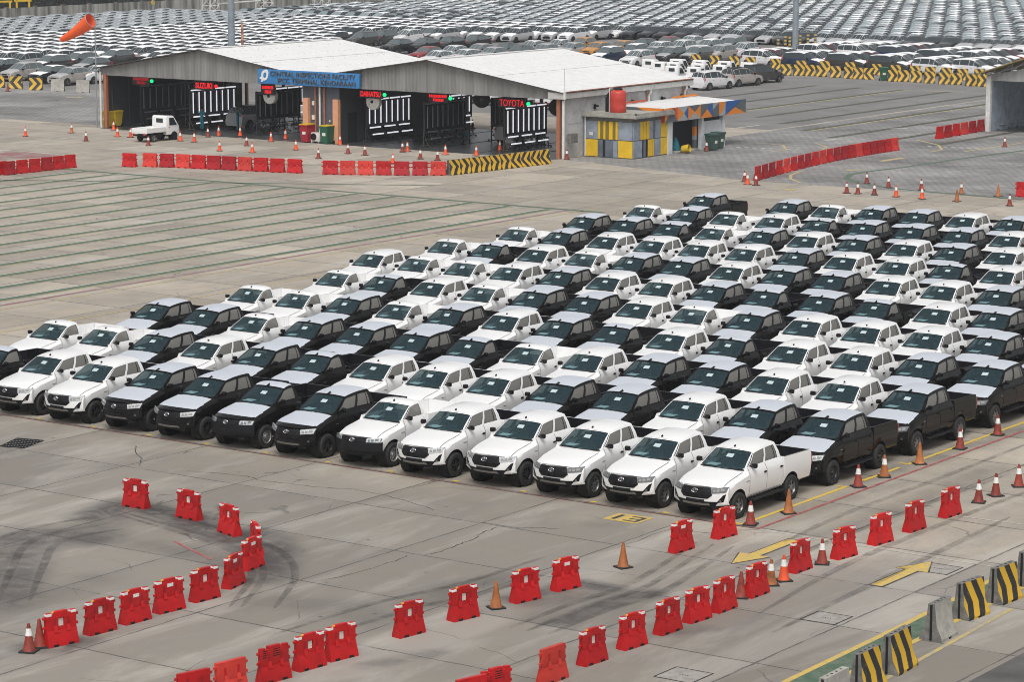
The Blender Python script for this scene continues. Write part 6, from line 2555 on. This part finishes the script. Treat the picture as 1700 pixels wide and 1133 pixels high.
SPEC = {  # y, belt, top, roof half width, greenhouse?
    'ev': (4.75, 0.93, [(-2.36, .52, .56, .62, 0), (-2.30, .64, .72, .74, 0), (-1.95, .76, .86, .80, 0), (-1.15, .92, 1.0, .78, 0), (-.25, .97, 1.46, .60, 1), (.25, .98, 1.53, .60, 1), (.95, 1.0, 1.50, .59, 1),
                        (1.75, 1.05, 1.24, .60, 1), (2.15, 1.04, 1.10, .72, 0), (2.34, .72, .76, .74, 0)]),
    'mpv': (4.55, 0.875, [(-2.26, .5, .55, .6, 0), (-2.2, .74, .84, .72, 0), (-1.85, .88, .96, .76, 0), (-1.15, 1.0, 1.08, .76, 0), (-.30, 1.04, 1.60, .62, 1), (.2, 1.05, 1.70, .62, 1), (1.2, 1.07, 1.69, .61, 1),
                          (1.95, 1.10, 1.60, .58, 1), (2.2, 1.10, 1.16, .68, 0), (2.28, .6, .68, .72, 0)]),
    'suv': (4.2, 0.88, [(-2.08, .5, .56, .6, 0), (-2.04, .78, .88, .74, 0), (-1.7, .92, 1.0, .78, 0), (-1.0, 1.02, 1.08, .77, 0), (-.25, 1.05, 1.55, .63, 1), (.2, 1.06, 1.63, .63, 1), (1.0, 1.09, 1.60, .62, 1),
                        (1.6, 1.16, 1.50, .58, 1), (1.98, 1.12, 1.17, .68, 0), (2.1, .62, .7, .72, 0)]),
}


def car_shell(kind):
    L, w, st = SPEC[kind]
    rings = []
    for y, zb, zt, wr, g in st:
        tp = interp(y, (-L / 2, -L / 2 + .5, L / 2 - .5, L / 2), (.90, 1.0, 1.0, .92))
        h = [(0, .26), (w * .86 * tp, .26), (w * .97 * tp, .40), (w * tp, min(.66, zb - .05)), (w * .975 * tp, zb), (wr, zt - .05), (wr * .7, zt + (.0 if g else .02)), (0, zt + .03)]
        rings.append([(x, y, z) for x, z in h] + [(-x, y, z) for x, z in reversed(h[1:-1])])
    return st, rings


def car_mesh_parts(kind):
    """body faces, then glass faces for windscreen, side windows and rear window"""
    st, rings = car_shell(kind)
    n = len(rings[0])
    out = {'body': MB(), 'windshield': MB(), 'side_l': MB(), 'side_r': MB(), 'rear': MB()}
    roof = []
    for k in range(len(st) - 1):
        g0, g1 = st[k][4], st[k + 1][4]
        for a in range(n):
            b = (a + 1) % n
            v = [rings[k][a], rings[k + 1][a], rings[k + 1][b], rings[k][b]]
            half = a if a < n // 2 else n - 1 - a
            key = 'body'
            if half == 4 and (g0 or g1):
                key = 'side_r' if a < n // 2 else 'side_l'
            elif half in (5, 6) and g0 != g1:
                key = 'windshield' if g1 else 'rear'
            mi = 1 if key == 'body' and half in (5, 6) and ((g0 and g1) or (1 <= k <= 2)) else 0
            if key != 'body':                          # leave a painted frame round each pane
                c = sum((Vector(p) for p in v), Vector()) / 4
                if key.startswith('side'):
                    inn = [Vector((c.x + (p[0] - c.x) * .86, c.y + (p[1] - c.y) * .955, c.z + (p[2] - c.z) * .86)) for p in v]
                else:
                    inn = [c + (Vector(p) - c) * .92 for p in v]
                out[key].add([p for p in inn], [(0, 1, 2, 3)])
                out['body'].add(v + inn, [(0, 1, 5, 4), (1, 2, 6, 5), (2, 3, 7, 6), (3, 0, 4, 7)], 0)
            else:
                out['body'].add(v, [(0, 1, 2, 3)], mi)
    for r_, s in ((rings[0], 1), (rings[-1], -1)):
        out['body'].add(r_, [tuple(range(n)) if s > 0 else tuple(range(n))[::-1]], 0)
    L, w, _ = SPEC[kind]
    wy = (-L / 2 + .88, L / 2 - .82)
    for y in wy:
        for s in (-1, 1):
            out['body'].tube((s * (w - .2), y, .34), (s * (w + .006), y, .34), .395, n=14, mi=2)
    z1 = st[1][1]
    out['body'].box((0, -L / 2 - .005, .48), (w * 1.1, .06, .2), 2)
    out['body'].box((0, -L / 2 + .03, z1 - .06), (w * .8, .06, .1), 2)
    return out, wy


def car_wheel_mesh():
    b = MB()
    mx = Matrix.Rotation(math.pi / 2, 4, 'Y')
    b.lathe([(.20, -.10), (.33, -.10), (.345, 0), (.33, .10), (.22, .105)], 16, 0, mx, cap=False)
    b.lathe([(.22, .10), (.19, .06), (.06, .05), (.05, .09), (0, .09)], 16, 1, mx, cap=False)
    for k in range(5):
        a = 2 * math.pi * k / 5
        b.box((0, 0, 0), (.03, .05, .17), 1, M4=Matrix.Rotation(a, 4, 'X') @ Matrix.Translation((.085, 0, .12)))
    return b.mesh('car_wheel', ['rubber', 'grey_alloy'], 40)


CARW = car_wheel_mesh()
CACHE = {}


def merge(dst, src, off, Mt=None):
    o = len(dst.v)
    dst.v.extend(src.v if Mt is None else [tuple(Mt @ Vector(p)) for p in src.v])
    dst.f.extend([[i + o for i in f] for f in src.f])
    dst.m.extend([m + off for m in src.m])


def make_car(kind, paint_, roof, gl='lglass'):
    t = thing('parked_car', '', 'car')
    parts, wy = car_mesh_parts(kind)
    parts['body'].build('body', [paint_, roof, 'plastic'], t, 28)
    parts['windshield'].build('windshield', [gl], t, 40)
    parts['rear'].build('rear_window', [gl], t, 40)
    parts['side_l'].build('side_window', [gl], t, 40)
    parts['side_r'].build('side_window', [gl], t, 40)
    L, w, st = SPEC[kind]
    for s in (-1, 1):
        b = MB()
        m4 = Matrix.Translation((s * w * .72, -L / 2 + .12, st[1][1] - .02)) @ Matrix.Rotation(s * .5, 4, 'Z')
        b.box((0, 0, 0), (.42, .12, .13), 0, bev=.03, M4=m4)
        b.build('headlight', ['lampdark' if paint_ == 'c_black' else 'lamp'], t)
        b = MB()
        m4 = Matrix.Translation((s * w * .86, L / 2 - .16, .98)) @ Matrix.Rotation(-s * .5, 4, 'Z')
        b.box((0, 0, 0), (.22, .16, .26), 0, bev=.03, M4=m4)
        b.build('tail_light', ['red_lamp'], t)
        b = MB()
        b.box((s * (w + .08), -L / 2 + 1.45, st[4][1] + .06), (.2, .14, .15), 0, bev=.04)
        b.build('mirror', [paint_ if kind == 'ev' else 'plastic'], t)
        b = MB()
        for y in (-.05, .95):
            b.box((s * (w * .99), y, .86), (.03, .16, .03), 0)
        b.build('door_handle', ['plastic'], t)
        for y in wy:
            o = link('wheel', CARW, t)
            o.location = (s * (w - .085), y, .345)
            o.rotation_euler = (0, 0, 0 if s > 0 else math.pi)
    return t


def one_mesh(kind, paint_, roof, gl):
    key = (kind, paint_, roof, gl)
    if key not in CACHE:
        parts, wy = car_mesh_parts(kind)
        b = MB()
        merge(b, parts['body'], 0)
        for k in ('windshield', 'rear'):
            merge(b, parts[k], 3)
        for k in ('side_l', 'side_r'):
            merge(b, parts[k], 4)
        CACHE[key] = b
    return CACHE[key]


MESH1 = {}


def simple_car(kind, paint_, roof, gl):
    key = (kind, paint_, roof, gl)
    if key not in MESH1:
        MESH1[key] = one_mesh(*key).mesh('parked_car', [paint_, roof, 'plastic', gl, 'cglass'], 28)
    return link('parked_car', MESH1[key])


N_NEAR = 0
KC = {}


def near_car(px, py, kind, paint_, rz, lab, grp, roof=None, gl='lglass', z=.75):
    global N_NEAR
    key = (kind, paint_, roof, gl)
    if key not in KC:
        KC[key] = Kind(make_car(kind, paint_, roof or paint_, gl))
    q = G(px, py, z)
    N_NEAR += 1
    return KC[key].place((q.x, q.y, 0), rz + random.uniform(-.012, .012), lab, grp)


COLN = {'c_silver': 'silver', 'c_white': 'white', 'c_black': 'black', 'c_navy': 'navy blue', 'c_grey': 'dark grey', 'c_beige': 'beige', 'c_orange': 'orange', 'c_red': 'red'}


def near_lots():
    g = 'cars at the left end of the far lot'
    for px, py, k, c, rf, lab in [(36.7, 120, 'mpv', 'c_beige', 'c_silver', 'silver-beige minivan behind the left chevron blocks'), (83, 124, 'suv', 'c_black', 'roof_film', 'black car with white bonnet film beside the beige one'),
                                  (116, 127, 'suv', 'c_beige', 'c_silver', 'beige crossover behind the bare concrete blocks'), (160, 124, 'suv', 'c_white', None, 'white car half hidden behind the shed corner pole'),
                                  (3, 112, 'suv', 'c_black', 'roof_film', 'dark car cut by the left edge beside the minivan'), (84, 106.5, 'mpv', 'c_grey', 'roof_film', 'grey minivan right behind the silver-beige one'),
                                  (130, 102, 'mpv', 'c_grey', 'roof_film', 'grey minivan with white roof film above the beige crossover'), (152, 110, 'suv', 'c_grey', 'c_silver', 'dark car behind the beige crossover'),
                                  (190, 97, 'mpv', 'c_grey', 'roof_film', 'grey minivan just above the shed roof at its left eave'), (236, 91, 'mpv', 'c_silver', 'roof_film', 'silver minivan above the left gable slope')]:
        near_car(px, py, k, c, 0, lab, g, rf)
    g = 'minivans at the right end of the minivan rows'
    for i, (px, py, c, rf) in enumerate([(600, 66, 'c_grey', 'c_grey'), (634, 63.5, 'c_grey', 'c_grey'), (675, 62, 'c_white', None), (717.4, 58.6, 'c_black', 'c_silver'), (760, 55.8, 'c_black', 'c_silver'), (802, 54, 'c_grey', 'c_silver')]):
        near_car(px, py, 'mpv', c, 0, '%s minivan above the shed roof, %s in its row' % (COLN[c], ordw(i)), g, rf)
    g = 'black cars behind the valley of the shed roof'
    for i, (px, py) in enumerate([(659.5, 77.6), (703, 76.2), (745.6, 73.4), (788, 70.6)]):
        near_car(px, py, 'suv', 'c_black', 0, 'black crossover with pale bonnet above the shed valley, %s from left' % ordw(i), g, 'c_grey')
    g = 'small crossovers behind the right roof'
    for i, (px, py, c, rf) in enumerate([(707.5, 91, 'c_red', None), (751, 89, 'c_white', None), (795, 86, 'c_beige', None), (839, 84.7, 'c_grey', None), (882, 80.5, 'c_white', None), (926, 78.4, 'c_white', None), (967, 75, 'c_orange', None),
                                         (724.5, 98, 'c_white', None), (770, 95.6, 'c_white', None), (816, 92, 'c_silver', None), (861, 88.5, 'c_grey', None), (903, 86, 'c_silver', None), (948, 84, 'c_silver', None), (991, 83.3, 'c_orange', None), (1030.6, 80.5, 'c_orange', None),
                                         (1068, 77, 'c_grey', None), (1107.8, 73.4, 'c_red', None), (1146, 72, 'c_white', None)]):
        row = 'back' if i < 7 else 'front'
        near_car(px, py, 'suv', c, 0, '%s crossover behind the right roof, %s of the %s row' % (COLN[c], ordw(i if i < 7 else i - 7), row), g, rf)
    g = 'minivans beside the mini trucks'
    for i, (px, py, c, rf) in enumerate([(1008, 92, 'c_navy', 'roof_film'), (1051, 87.5, 'c_navy', 'roof_film'), (1092, 83.3, 'c_white', None), (1130, 80.5, 'c_white', None), (1175.5, 79, 'c_silver', 'roof_film'), (1215, 75.5, 'c_grey', 'c_silver'),
                                         (1058, 98, 'c_white', None), (1084, 92.5, 'c_grey', 'c_silver'), (1113, 92.5, 'c_grey', 'c_silver'), (1156, 91.8, 'c_grey', 'c_silver'), (1195, 89, 'c_beige', 'c_silver'), (1233, 84.7, 'c_white', 'c_silver')]):
        near_car(px, py, 'mpv', c, 0, '%s minivan above the mini trucks, %s of the %s row' % (COLN[c], ordw(i % 6), 'back' if i < 6 else 'front'), g, rf)
    g = 'minivans parked tail towards the shed'
    for (px, py, c, rf, lab) in [(1182.6, 134, 'c_white', 'c_grey', 'white minivan seen from behind, at the shed back corner'), (1230.6, 128.5, 'c_beige', 'c_grey', 'beige minivan seen from behind between a white and a dark one'),
                                 (1266, 123.5, 'c_grey', 'c_grey', 'dark minivan seen from behind, next to the chevron blocks')]:
        near_car(px, py, 'mpv', c, math.pi - .12, lab, g, 'plastic' if c != 'c_white' else None, 'cglass')
    g = 'minivans parked sideways behind the chevron blocks'
    near = [(1268, 98, 'c_white'), (1336, 102, 'c_navy'), (1408, 104, 'c_grey'), (1478, 107, 'c_grey'), (1552, 112, 'c_white'), (1618, 114, 'c_white')]
    far = [(1357, 88, 'c_white'), (1423.5, 88.5, 'c_white'), (1489, 91, 'c_navy'), (1556, 97.5, 'c_grey'), (1621, 100.5, 'c_silver')]
    other = ['c_grey', 'c_silver', 'c_white', 'c_red', 'c_white', 'c_silver', 'c_grey']
    for nm_, lst, rows in (('front', near, 3), ('rear', far, 4)):
        for i, (px, py, c) in enumerate(lst):
            q = G(px, py, .75)
            for r_ in range(rows):
                cc = c if r_ == 0 else other[(i * 2 + r_ * 3) % 7]
                p = pix((q.x + .2 * r_, q.y + 2.15 * r_, .75))
                near_car(p[0], p[1], 'mpv', cc, math.pi / 2 - .05, '%s sideways minivan, %s block, %s from left, %s deep' % (COLN[cc], nm_, ordw(i), ordw(r_)), g, 'roof_film', 'cglass')
    # two cars inside the lanes
    o = near_car(392, 203, 'mpv', 'c_silver', math.pi, 'silver car inside the left lane between the two workers', 'cars inside the shed', 'c_black')
    o.location = (-95.3, 91.4, 0)
    o = near_car(392, 203, 'suv', 'c_silver', math.pi, 'silver car inside the right lane, its tail to the front', 'cars inside the shed', None)
    o.location = (-72.4, 93.4, 0)


near_lots()

ROOFLINE = ((170, 335, 575, 712, 945, 1143, 1144), (106, 83, 65, 98, 80, 128, 1000))


def visible(x, y):
    px, py = pix((x, y, 1.5))
    if not (-25 < px < 1725 and -22 < py):
        return None
    if 168 < px < 1143 and py > interp(px, *ROOFLINE) + 4:
        return None
    return px, py


def far_lots():
    rnd = random.Random(21)
    cars = []
    # wrapped cars along the boundary wall
    for c in range(12):
        for r in range(17):
            x, y = -209.5 + 2.25 * c, 128 + 5.0 * r
            if y > 214 - (c < 1) * 3 or not visible(x, y):
                continue
            cars.append(('wrapped', r, c, x, y, 'mpv', 'c_filmlight', 'c_wrap' if rnd.random() < .85 else 'c_film', 'wglass'))
    for c in range(19):
        for r in range(19):
            x, y = -181 + 2.3 * c, 118.5 + 4.85 * r
            if not visible(x, y) or y > 207:
                continue
            px, py = visible(x, y)
            if px > 560 and py > 48:
                continue
            if px < 260 and py > 82 + (px < 100) * 8:
                continue
            p = rnd.choice(['c_grey', 'c_silver', 'c_white', 'c_silver', 'c_white'])
            cars.append(('minivan', r, c, x, y, 'mpv', p, 'roof_film', 'cglass'))
    for c in range(-1, 60):
        for r in range(30):
            x, y = -211 + 2.25 * c, 210.0 + 4.62 * r
            if x > -66 or not visible(x, y):
                continue
            if x < -157 and y < 213.5 or x < -178 and y < 218.2:
                continue
            if x < -205 + max(0, 0):
                continue
            if y > 345:
                continue
            u = rnd.random()
            p = 'c_film'
            if r == 0 or (x < -157 and y < 219):
                p = ('c_black', 'c_black', 'c_navy', 'c_white', 'c_black', 'c_grey')[int(u * 6)] if x < -157 else {0: 'c_white', 3: 'c_navy', 4: 'c_navy', 7: 'c_white'}.get(round((x + 155) / 2.25), 'c_black') if x < -126 else ('c_grey', 'c_silver', 'c_white', 'c_silver', 'c_grey', 'c_film')[int(u * 6)]
            elif x < -170 and y < 232:
                p = ('c_black', 'c_grey', 'c_white', 'c_film')[int(u * 4)]
            elif u < .22:
                p = 'c_white'
            elif u < .42:
                p = 'c_filmlight'
            elif u < .55:
                p = 'c_silver'
            elif u < .62:
                p = 'c_grey'
            gl = 'fglass' if rnd.random() < .75 and r > 0 else 'cglass'
            cars.append(('electric', r, c, x, y, 'ev', p, rnd.choice(('roof_film', 'c_filmlight', p)) if p in ('c_film', 'c_filmlight', 'c_white', 'c_silver') and r > 0 else p, gl))
    cars.sort(key=lambda q: (q[3] - CAM.x) ** 2 + (q[4] - CAM.y) ** 2)
    single = 298 - N_NEAR
    words = {'wrapped': 'film-wrapped minivan along the boundary wall', 'minivan': 'minivan with white roof film', 'electric': 'car in the big far lot'}
    grp = {'wrapped': 'film-wrapped minivans along the boundary wall', 'minivan': 'white-roofed minivans behind the shed', 'electric': 'cars in the big far lot'}
    cn = {'c_film': 'film-grey', 'c_filmlight': 'pale', **COLN}
    order = {}
    for k in sorted(range(min(single, len(cars))), key=lambda k: (cars[k][0], cars[k][1], cars[k][3])):
        key = (cars[k][0], cars[k][1])
        order[k] = order.setdefault(('n',) + key, 0)
        order[('n',) + key] += 1
    for k, (lot, r, c, x, y, kd, p, rf, gl) in enumerate(cars[:single]):
        o = simple_car(kd, p, rf, gl)
        o.location = (x + rnd.uniform(-.06, .06), y + rnd.uniform(-.12, .12), 0)
        o.rotation_euler.z = rnd.uniform(-.012, .012)
        tag(o, '%s %s, %s row, %s from left' % (cn[p], words[lot], ordw(r), ordw(order[k])), 'car', grp[lot])
    big = MB()
    slots = ['c_film', 'c_filmlight', 'c_white', 'c_silver', 'c_grey', 'c_black', 'c_navy', 'roof_film', 'plastic', 'cglass', 'fglass', 'wglass', 'c_wrap']
    vs, fs, ms, n = [], [], [], 0
    arr = {}
    for (lot, r, c, x, y, kd, p, rf, gl) in cars[single:]:
        key = (kd, p, rf, gl)
        if key not in arr:
            b = one_mesh(*key)
            arr[key] = (np.array(b.v, dtype=float), b.f, [slots.index(s) for s in (p, rf, 'plastic', gl, 'cglass')], b.m)
        v, f, sl, m = arr[key]
        vs.append(v + np.array([x + rnd.uniform(-.06, .06), y + rnd.uniform(-.12, .12), 0]))
        fs.extend([[i + n for i in q] for q in f])
        ms.extend([sl[q] for q in m])
        n += len(v)
    if vs:
        big.v = [tuple(p) for p in np.concatenate(vs)]
        big.f, big.m = fs, ms
        o = big.build('car_rows', slots, None, 28)
        tag(o, 'endless rows of parked cars filling the far end of the lot', 'cars', None, 'stuff')
    print('far cars', len(cars), 'near', N_NEAR)


far_lots()


# ------------------------------------------------------------------ mini trucks
def make_mini_truck():
    t = thing('mini_truck', '', 'mini truck')
    b = MB()
    prof = [(-1.66, .42), (-1.70, .62), (-1.68, .98), (-1.60, 1.08), (-1.20, 1.66), (-1.05, 1.75), (-.45, 1.76), (-.36, 1.70), (-.34, .42)]
    n = len(prof)
    for s in (1,):
        vs = []
        for x, k in ((-.72, 0), (-.70, 1), (.70, 1), (.72, 0)):
            for y, z in prof:
                w = 1.0 - max(0, z - 1.05) * .12
                vs.append((x * w, y, z))
    # shell: left side, skin, right side
    L_ = [(-.72 * (1 - max(0, z - 1.05) * .13), y, z) for y, z in prof]
    R_ = [(.72 * (1 - max(0, z - 1.05) * .13), y, z) for y, z in prof]
    b.add(L_ + R_, [tuple(range(n)), tuple(range(n, 2 * n))[::-1]] + [(k, n + k, n + (k + 1) % n, (k + 1) % n) for k in range(n)])
    o = b.build('cab', ['white'], t, 25)
    md = o.modifiers.new('round', 'BEVEL')
    md.width = .05
    md.segments = 2
    md.limit_method = 'ANGLE'
    md.angle_limit = math.radians(40)
    dg = bpy.context.evaluated_depsgraph_get()
    me = bpy.data.meshes.new_from_object(o.evaluated_get(dg))
    o.modifiers.clear()
    me.shade_smooth()
    me.set_sharp_from_angle(angle=math.radians(30))
    o.data = me
    for s in (1, -1):
        g = MB()
        q = [(-1.42, 1.08), (-1.12, 1.60), (-.66, 1.60), (-.62, 1.08)]
        g.add([(s * (.725 * (1 - max(0, z - 1.05) * .13) + .004), y, z) for y, z in q], [(0, 1, 2, 3) if s > 0 else (3, 2, 1, 0)])
        g.build('side_window', ['cglass'], t)
        d = MB()
        d.box((s * .728, -.62, .93), (.02, .12, .035), 0)
        d.build('door_handle', ['plastic'], t)
        d = MB()
        d.box((s * .86, -1.45, 1.28), (.18, .08, .2), 0, bev=.03)
        d.build('mirror', ['plastic'], t)
        d = MB()
        d.box((s * .50, 1.745, .56), (.2, .03, .09), 0)
        d.build('tail_light', ['red_lamp'], t)
        d = MB()
        d.box((s * .52, -1.70, .82), (.26, .06, .18), 0, bev=.02)
        d.build('headlight', ['lamp'], t)
        for y in (-1.12, .98):
            w = link('wheel', CARW, t)
            w.location = (s * .60, y, .28)
            w.scale = (.75, .81, .81)
            w.rotation_euler.z = 0 if s > 0 else math.pi
            k = MB()
            if y < 0:
                k.tube((s * .45, y, .30), (s * .725, y, .30), .34, n=18)
                k.build('wheel_arch', ['plastic'], t)
    g = MB()
    g.add([(-.60, -1.585, 1.10), (.60, -1.585, 1.10), (.56, -1.225, 1.62), (-.56, -1.225, 1.62)], [(0, 1, 2, 3)])
    g.v = [(x, y - .03, z + .012) for x, y, z in g.v]
    g.build('windshield', ['cglass'], t)
    g = MB()
    g.box((-.05, -.335, 1.42), (.62, .03, .30), 0, bev=.012)
    g.build('rear_window', ['cglass'], t)
    k = MB()
    y0, y1 = -.28, 1.72
    k.box((0, (y0 + y1) / 2, .68), (1.42, y1 - y0, .06), 0)
    for s in (1, -1):
        k.box((s * .70, (y0 + y1) / 2, .84), (.04, y1 - y0, .30), 0)
    k.box((0, y0 + .02, .84), (1.42, .04, .30), 0)
    k.build('cargo_bed', ['white'], t)
    k = MB()
    k.box((0, y1 + .012, .80), (1.42, .04, .36), 0, bev=.01)
    k.build('tailgate', ['white'], t)
    k = MB()
    k.box((0, 0.1, .48), (.8, 3.0, .14), 0)
    k.box((.0, .4, .38), (1.1, .7, .22), 0)
    for y in (-1.12, .98):
        k.tube((-.6, y, .28), (.6, y, .28), .05, n=8)
    k.box((0, 1.7, .50), (1.2, .06, .12), 0)
    k.build('chassis', ['plastic'], t)
    k = MB()
    k.box((0, -1.715, .52), (1.3, .05, .2), 0, bev=.015)
    k.build('bumper', ['plastic'], t)
    return t


def place_minis():
    K = Kind(make_mini_truck())
    K.place((-93.8, 78.95, 0), math.pi, 'white mini truck parked alone among the cones before the shed')
    g = 'white mini trucks parked behind the shed'
    # cabs from the photograph: back row, middle row, front row
    for k, (px, py) in enumerate([(1088, 110), (1118, 105.5), (1113, 111), (1111, 117.5), (1156, 107.5), (1154, 113), (1147, 119), (1198, 109), (1190, 115.5), (1236, 111.5), (1072, 106)]):
        q = G(px, py + 2.5, 1.2)
        K.place((q.x, q.y, 0), math.pi, 'white mini truck cab behind the shed roof, %s in the group' % ordw(k), g)
    g = 'white mini trucks seen through the shed'
    for k, (x, y) in enumerate([(-102.2, 121), (-99.4, 121), (-95.8, 120), (-93.2, 120), (-89.6, 119), (-86.8, 119), (-84.2, 118)]):
        K.place((x, y, 0), math.pi, 'white mini truck seen through the open right lanes, %s from left' % ordw(k), g)


place_minis()


# ------------------------------------------------------------------ people and the stool
M['coverall'] = mat('teal_coverall', (0.008, 0.20, 0.27), 0.8, noise=0.2, nscale=10)
M['skin'] = mat('skin', (0.30, 0.16, 0.10), 0.6)
M['hair'] = mat('dark_hair', (0.012, 0.010, 0.009), 0.7)


def make_person(lab, loc, rz, reach):
    V, E_, Rd = [], [], []

    def pt(p, r_, par=None):
        V.append(p)
        Rd.append(r_)
        if par is not None:
            E_.append((par, len(V) - 1))
        return len(V) - 1
    pel = pt((0, 0, .92), (.155, .115))
    wai = pt((0, -.005, 1.08), (.135, .10), pel)
    che = pt((0, .0, 1.28), (.17, .115), wai)
    sho = pt((0, .01, 1.40), (.13, .085), che)
    nek = pt((0, .0, 1.49), (.055, .055), sho)
    jaw = pt((0, -.015, 1.57), (.07, .08), nek)
    hd = pt((0, -.005, 1.655), (.082, .098), jaw)
    pt((0, .005, 1.73), (.05, .06), hd)
    pt((0, -.11, 1.615), (.013, .016), jaw)                       # nose
    for s in (-1, 1):
        pt((s * .092, .0, 1.635), (.012, .022), hd)               # ears
        hip = pt((s * .095, 0, .84), (.10, .10), pel)
        kn = pt((s * .11, -.02, .48), (.068, .07), hip)
        an = pt((s * .115, .02, .10), (.05, .055), kn)
        he = pt((s * .115, .03, .045), (.045, .045), an)
        pt((s * .13, -.15, .035), (.045, .03), he)
        sh = pt((s * .19, .01, 1.40), (.068, .068), sho)
        el = pt((s * .27, reach * -.05 + .02, 1.13), (.05, .05), sh)
        wr = pt((s * (.24 if reach else .28), -.22 * reach - .02, 1.08 + .04 * reach if reach else .88), (.034, .034), el)
        d = Vector(V[wr]) - Vector(V[el])
        d.normalize()
        pa = pt(tuple(Vector(V[wr]) + d * .07), (.036, .022), wr)
        side = Vector((1, 0, 0)) if reach else Vector((0, 1, 0))
        for k, (o_, l_) in enumerate(((-.030, .065), (-.010, .078), (.010, .072), (.030, .055))):
            a = pt(tuple(Vector(V[pa]) + side * o_ + d * .03), (.009, .009), pa)
            a = pt(tuple(Vector(V[a]) + d * l_ * .55 + Vector((0, 0, -.006))), (.0085, .0085), a)
            pt(tuple(Vector(V[a]) + d * l_ * .45 + Vector((0, 0, -.02))), (.007, .007), a)
        th = pt(tuple(Vector(V[wr]) + d * .03 + side * (-.035 * s)), (.011, .011), wr)
        pt(tuple(Vector(V[th]) + d * .045 + side * (-.018 * s)), (.009, .009), th)
    me = bpy.data.meshes.new('figure')
    me.from_pydata(V, E_, [])
    o = link('figure', me)
    o.modifiers.new('skin', 'SKIN')
    for k, r_ in enumerate(Rd):
        me.skin_vertices[0].data[k].radius = r_
    me.skin_vertices[0].data[0].use_root = True
    sb = o.modifiers.new('sub', 'SUBSURF')
    sb.levels = sb.render_levels = 1
    dg = bpy.context.evaluated_depsgraph_get()
    m2 = bpy.data.meshes.new_from_object(o.evaluated_get(dg))
    bpy.data.objects.remove(o)
    m2.materials.clear()
    for k in ('coverall', 'skin', 'plastic'):
        m2.materials.append(M[k])
    hands = [Vector(V[k]) for k in range(len(V)) if Rd[k] == (.034, .034)]
    for p in m2.polygons:
        c = p.center
        mi = 0
        if c.z > 1.475:
            mi = 1
        elif c.z < .09:
            mi = 2
        elif any((c - h).length < .22 and (c - h).dot(h - Vector((h.x, .02, 1.13))) > -.0 for h in hands):
            mi = 1
        p.material_index = mi
    m2.shade_smooth()
    t = thing('person', lab, 'person', loc, rz, 'workers in teal coveralls')
    link('body', m2, t)
    h = MB()
    n = 16
    vs = []
    prof = [(.088, 1.60), (.098, 1.65), (.095, 1.70), (.07, 1.745), (.03, 1.765)]
    for r_, z in prof:
        for k in range(n):
            a = 2 * math.pi * k / n
            vs.append((r_ * math.cos(a), .012 + r_ * 1.12 * math.sin(a) if math.sin(a) > -.4 or z > 1.69 else .012 - r_ * .5, z))
    h.add(vs, [(j * n + k, j * n + (k + 1) % n, (j + 1) * n + (k + 1) % n, (j + 1) * n + k) for j in range(4) for k in range(n)] + [tuple(range(4 * n, 5 * n))])
    h.build('hair', ['hair'], t, 60)
    for s in (-1, 1):
        e = MB()
        e.lathe([(.001, -.004), (.009, -.002), (.009, .002), (.001, .004)], 8, 0, Matrix.Translation((s * .033, -.088, 1.645)) @ Matrix.Rotation(math.pi / 2, 4, 'X'))
        e.build('eye', ['hair'], t)
    e = MB()
    e.box((0, -.088, 1.572), (.045, .006, .008), 0)
    e.build('mouth', ['c_red'], t)


make_person('worker in a teal coverall standing before the brightly lit panel', (-96.7, 87.2, 0), math.radians(170), 1)
make_person('worker in a teal coverall leaning at the silver car in the shed', (-94.2, 88.3, 0), math.radians(115), 1)


def stool(px, py, lab, cloth):
    q = G(px, py)
    t = thing('folding_stool', lab, 'stool', q, .5, 'folding stools in the shed')
    b = MB()
    for s in (-1, 1):
        b.tube((s * .25, -.25, 0), (s * .2, .2, .62), .02, n=6)
        b.tube((s * .25, .25, 0), (s * .2, -.2, .62), .02, n=6)
    b.build('leg_frame', ['plastic'], t)
    b = MB()
    b.box((0, 0, .63), (.5, .46, .05), 0, bev=.02)
    b.build('seat', ['plastic'], t)
    if cloth:
        k = MB()
        k.grid(lambda u, v: (.3 * u, .30 * v, .68 + .14 * math.cos(u * 1.4) * math.cos(v * 1.3) - .25 * max(0, abs(u) - .8)), frange(-1.1, 1.1, 8), frange(-1, 1, 6))
        o = k.build('cloth', ['teal'], None, 60)
        o.location = q
        tag(o, 'crumpled teal cloth thrown over a stool in the shed', 'cloth')


stool(774, 240, 'dark folding stool under a teal cloth beside the silver car', True)
stool(768, 215, 'dark folding stool by the orange rear column', False)
stool(905, 243, 'dark folding stool near the right corner of the shed', False)

# ------------------------------------------------------------------ thin haze over the whole yard
def haze():
    b = MB()
    b.box((0, 1050, 16.5), (3040, 2940, 35), 0)
    m = bpy.data.materials.new('haze_air')
    m.use_nodes = True
    n, l = m.node_tree.nodes, m.node_tree.links
    n.clear()
    v = n.new('ShaderNodeVolumePrincipled')
    v.inputs['Color'].default_value = (0.86, 0.89, 0.93, 1)
    v.inputs['Density'].default_value = 0.00028
    v.inputs['Anisotropy'].default_value = 0.2
    o = n.new('ShaderNodeOutputMaterial')
    l.new(v.outputs[0], o.inputs['Volume'])
    h = link('haze', b.mesh('haze', [m], 0))
    tag(h, 'thin pale haze over the far car lot', 'haze', None, 'stuff')


haze()
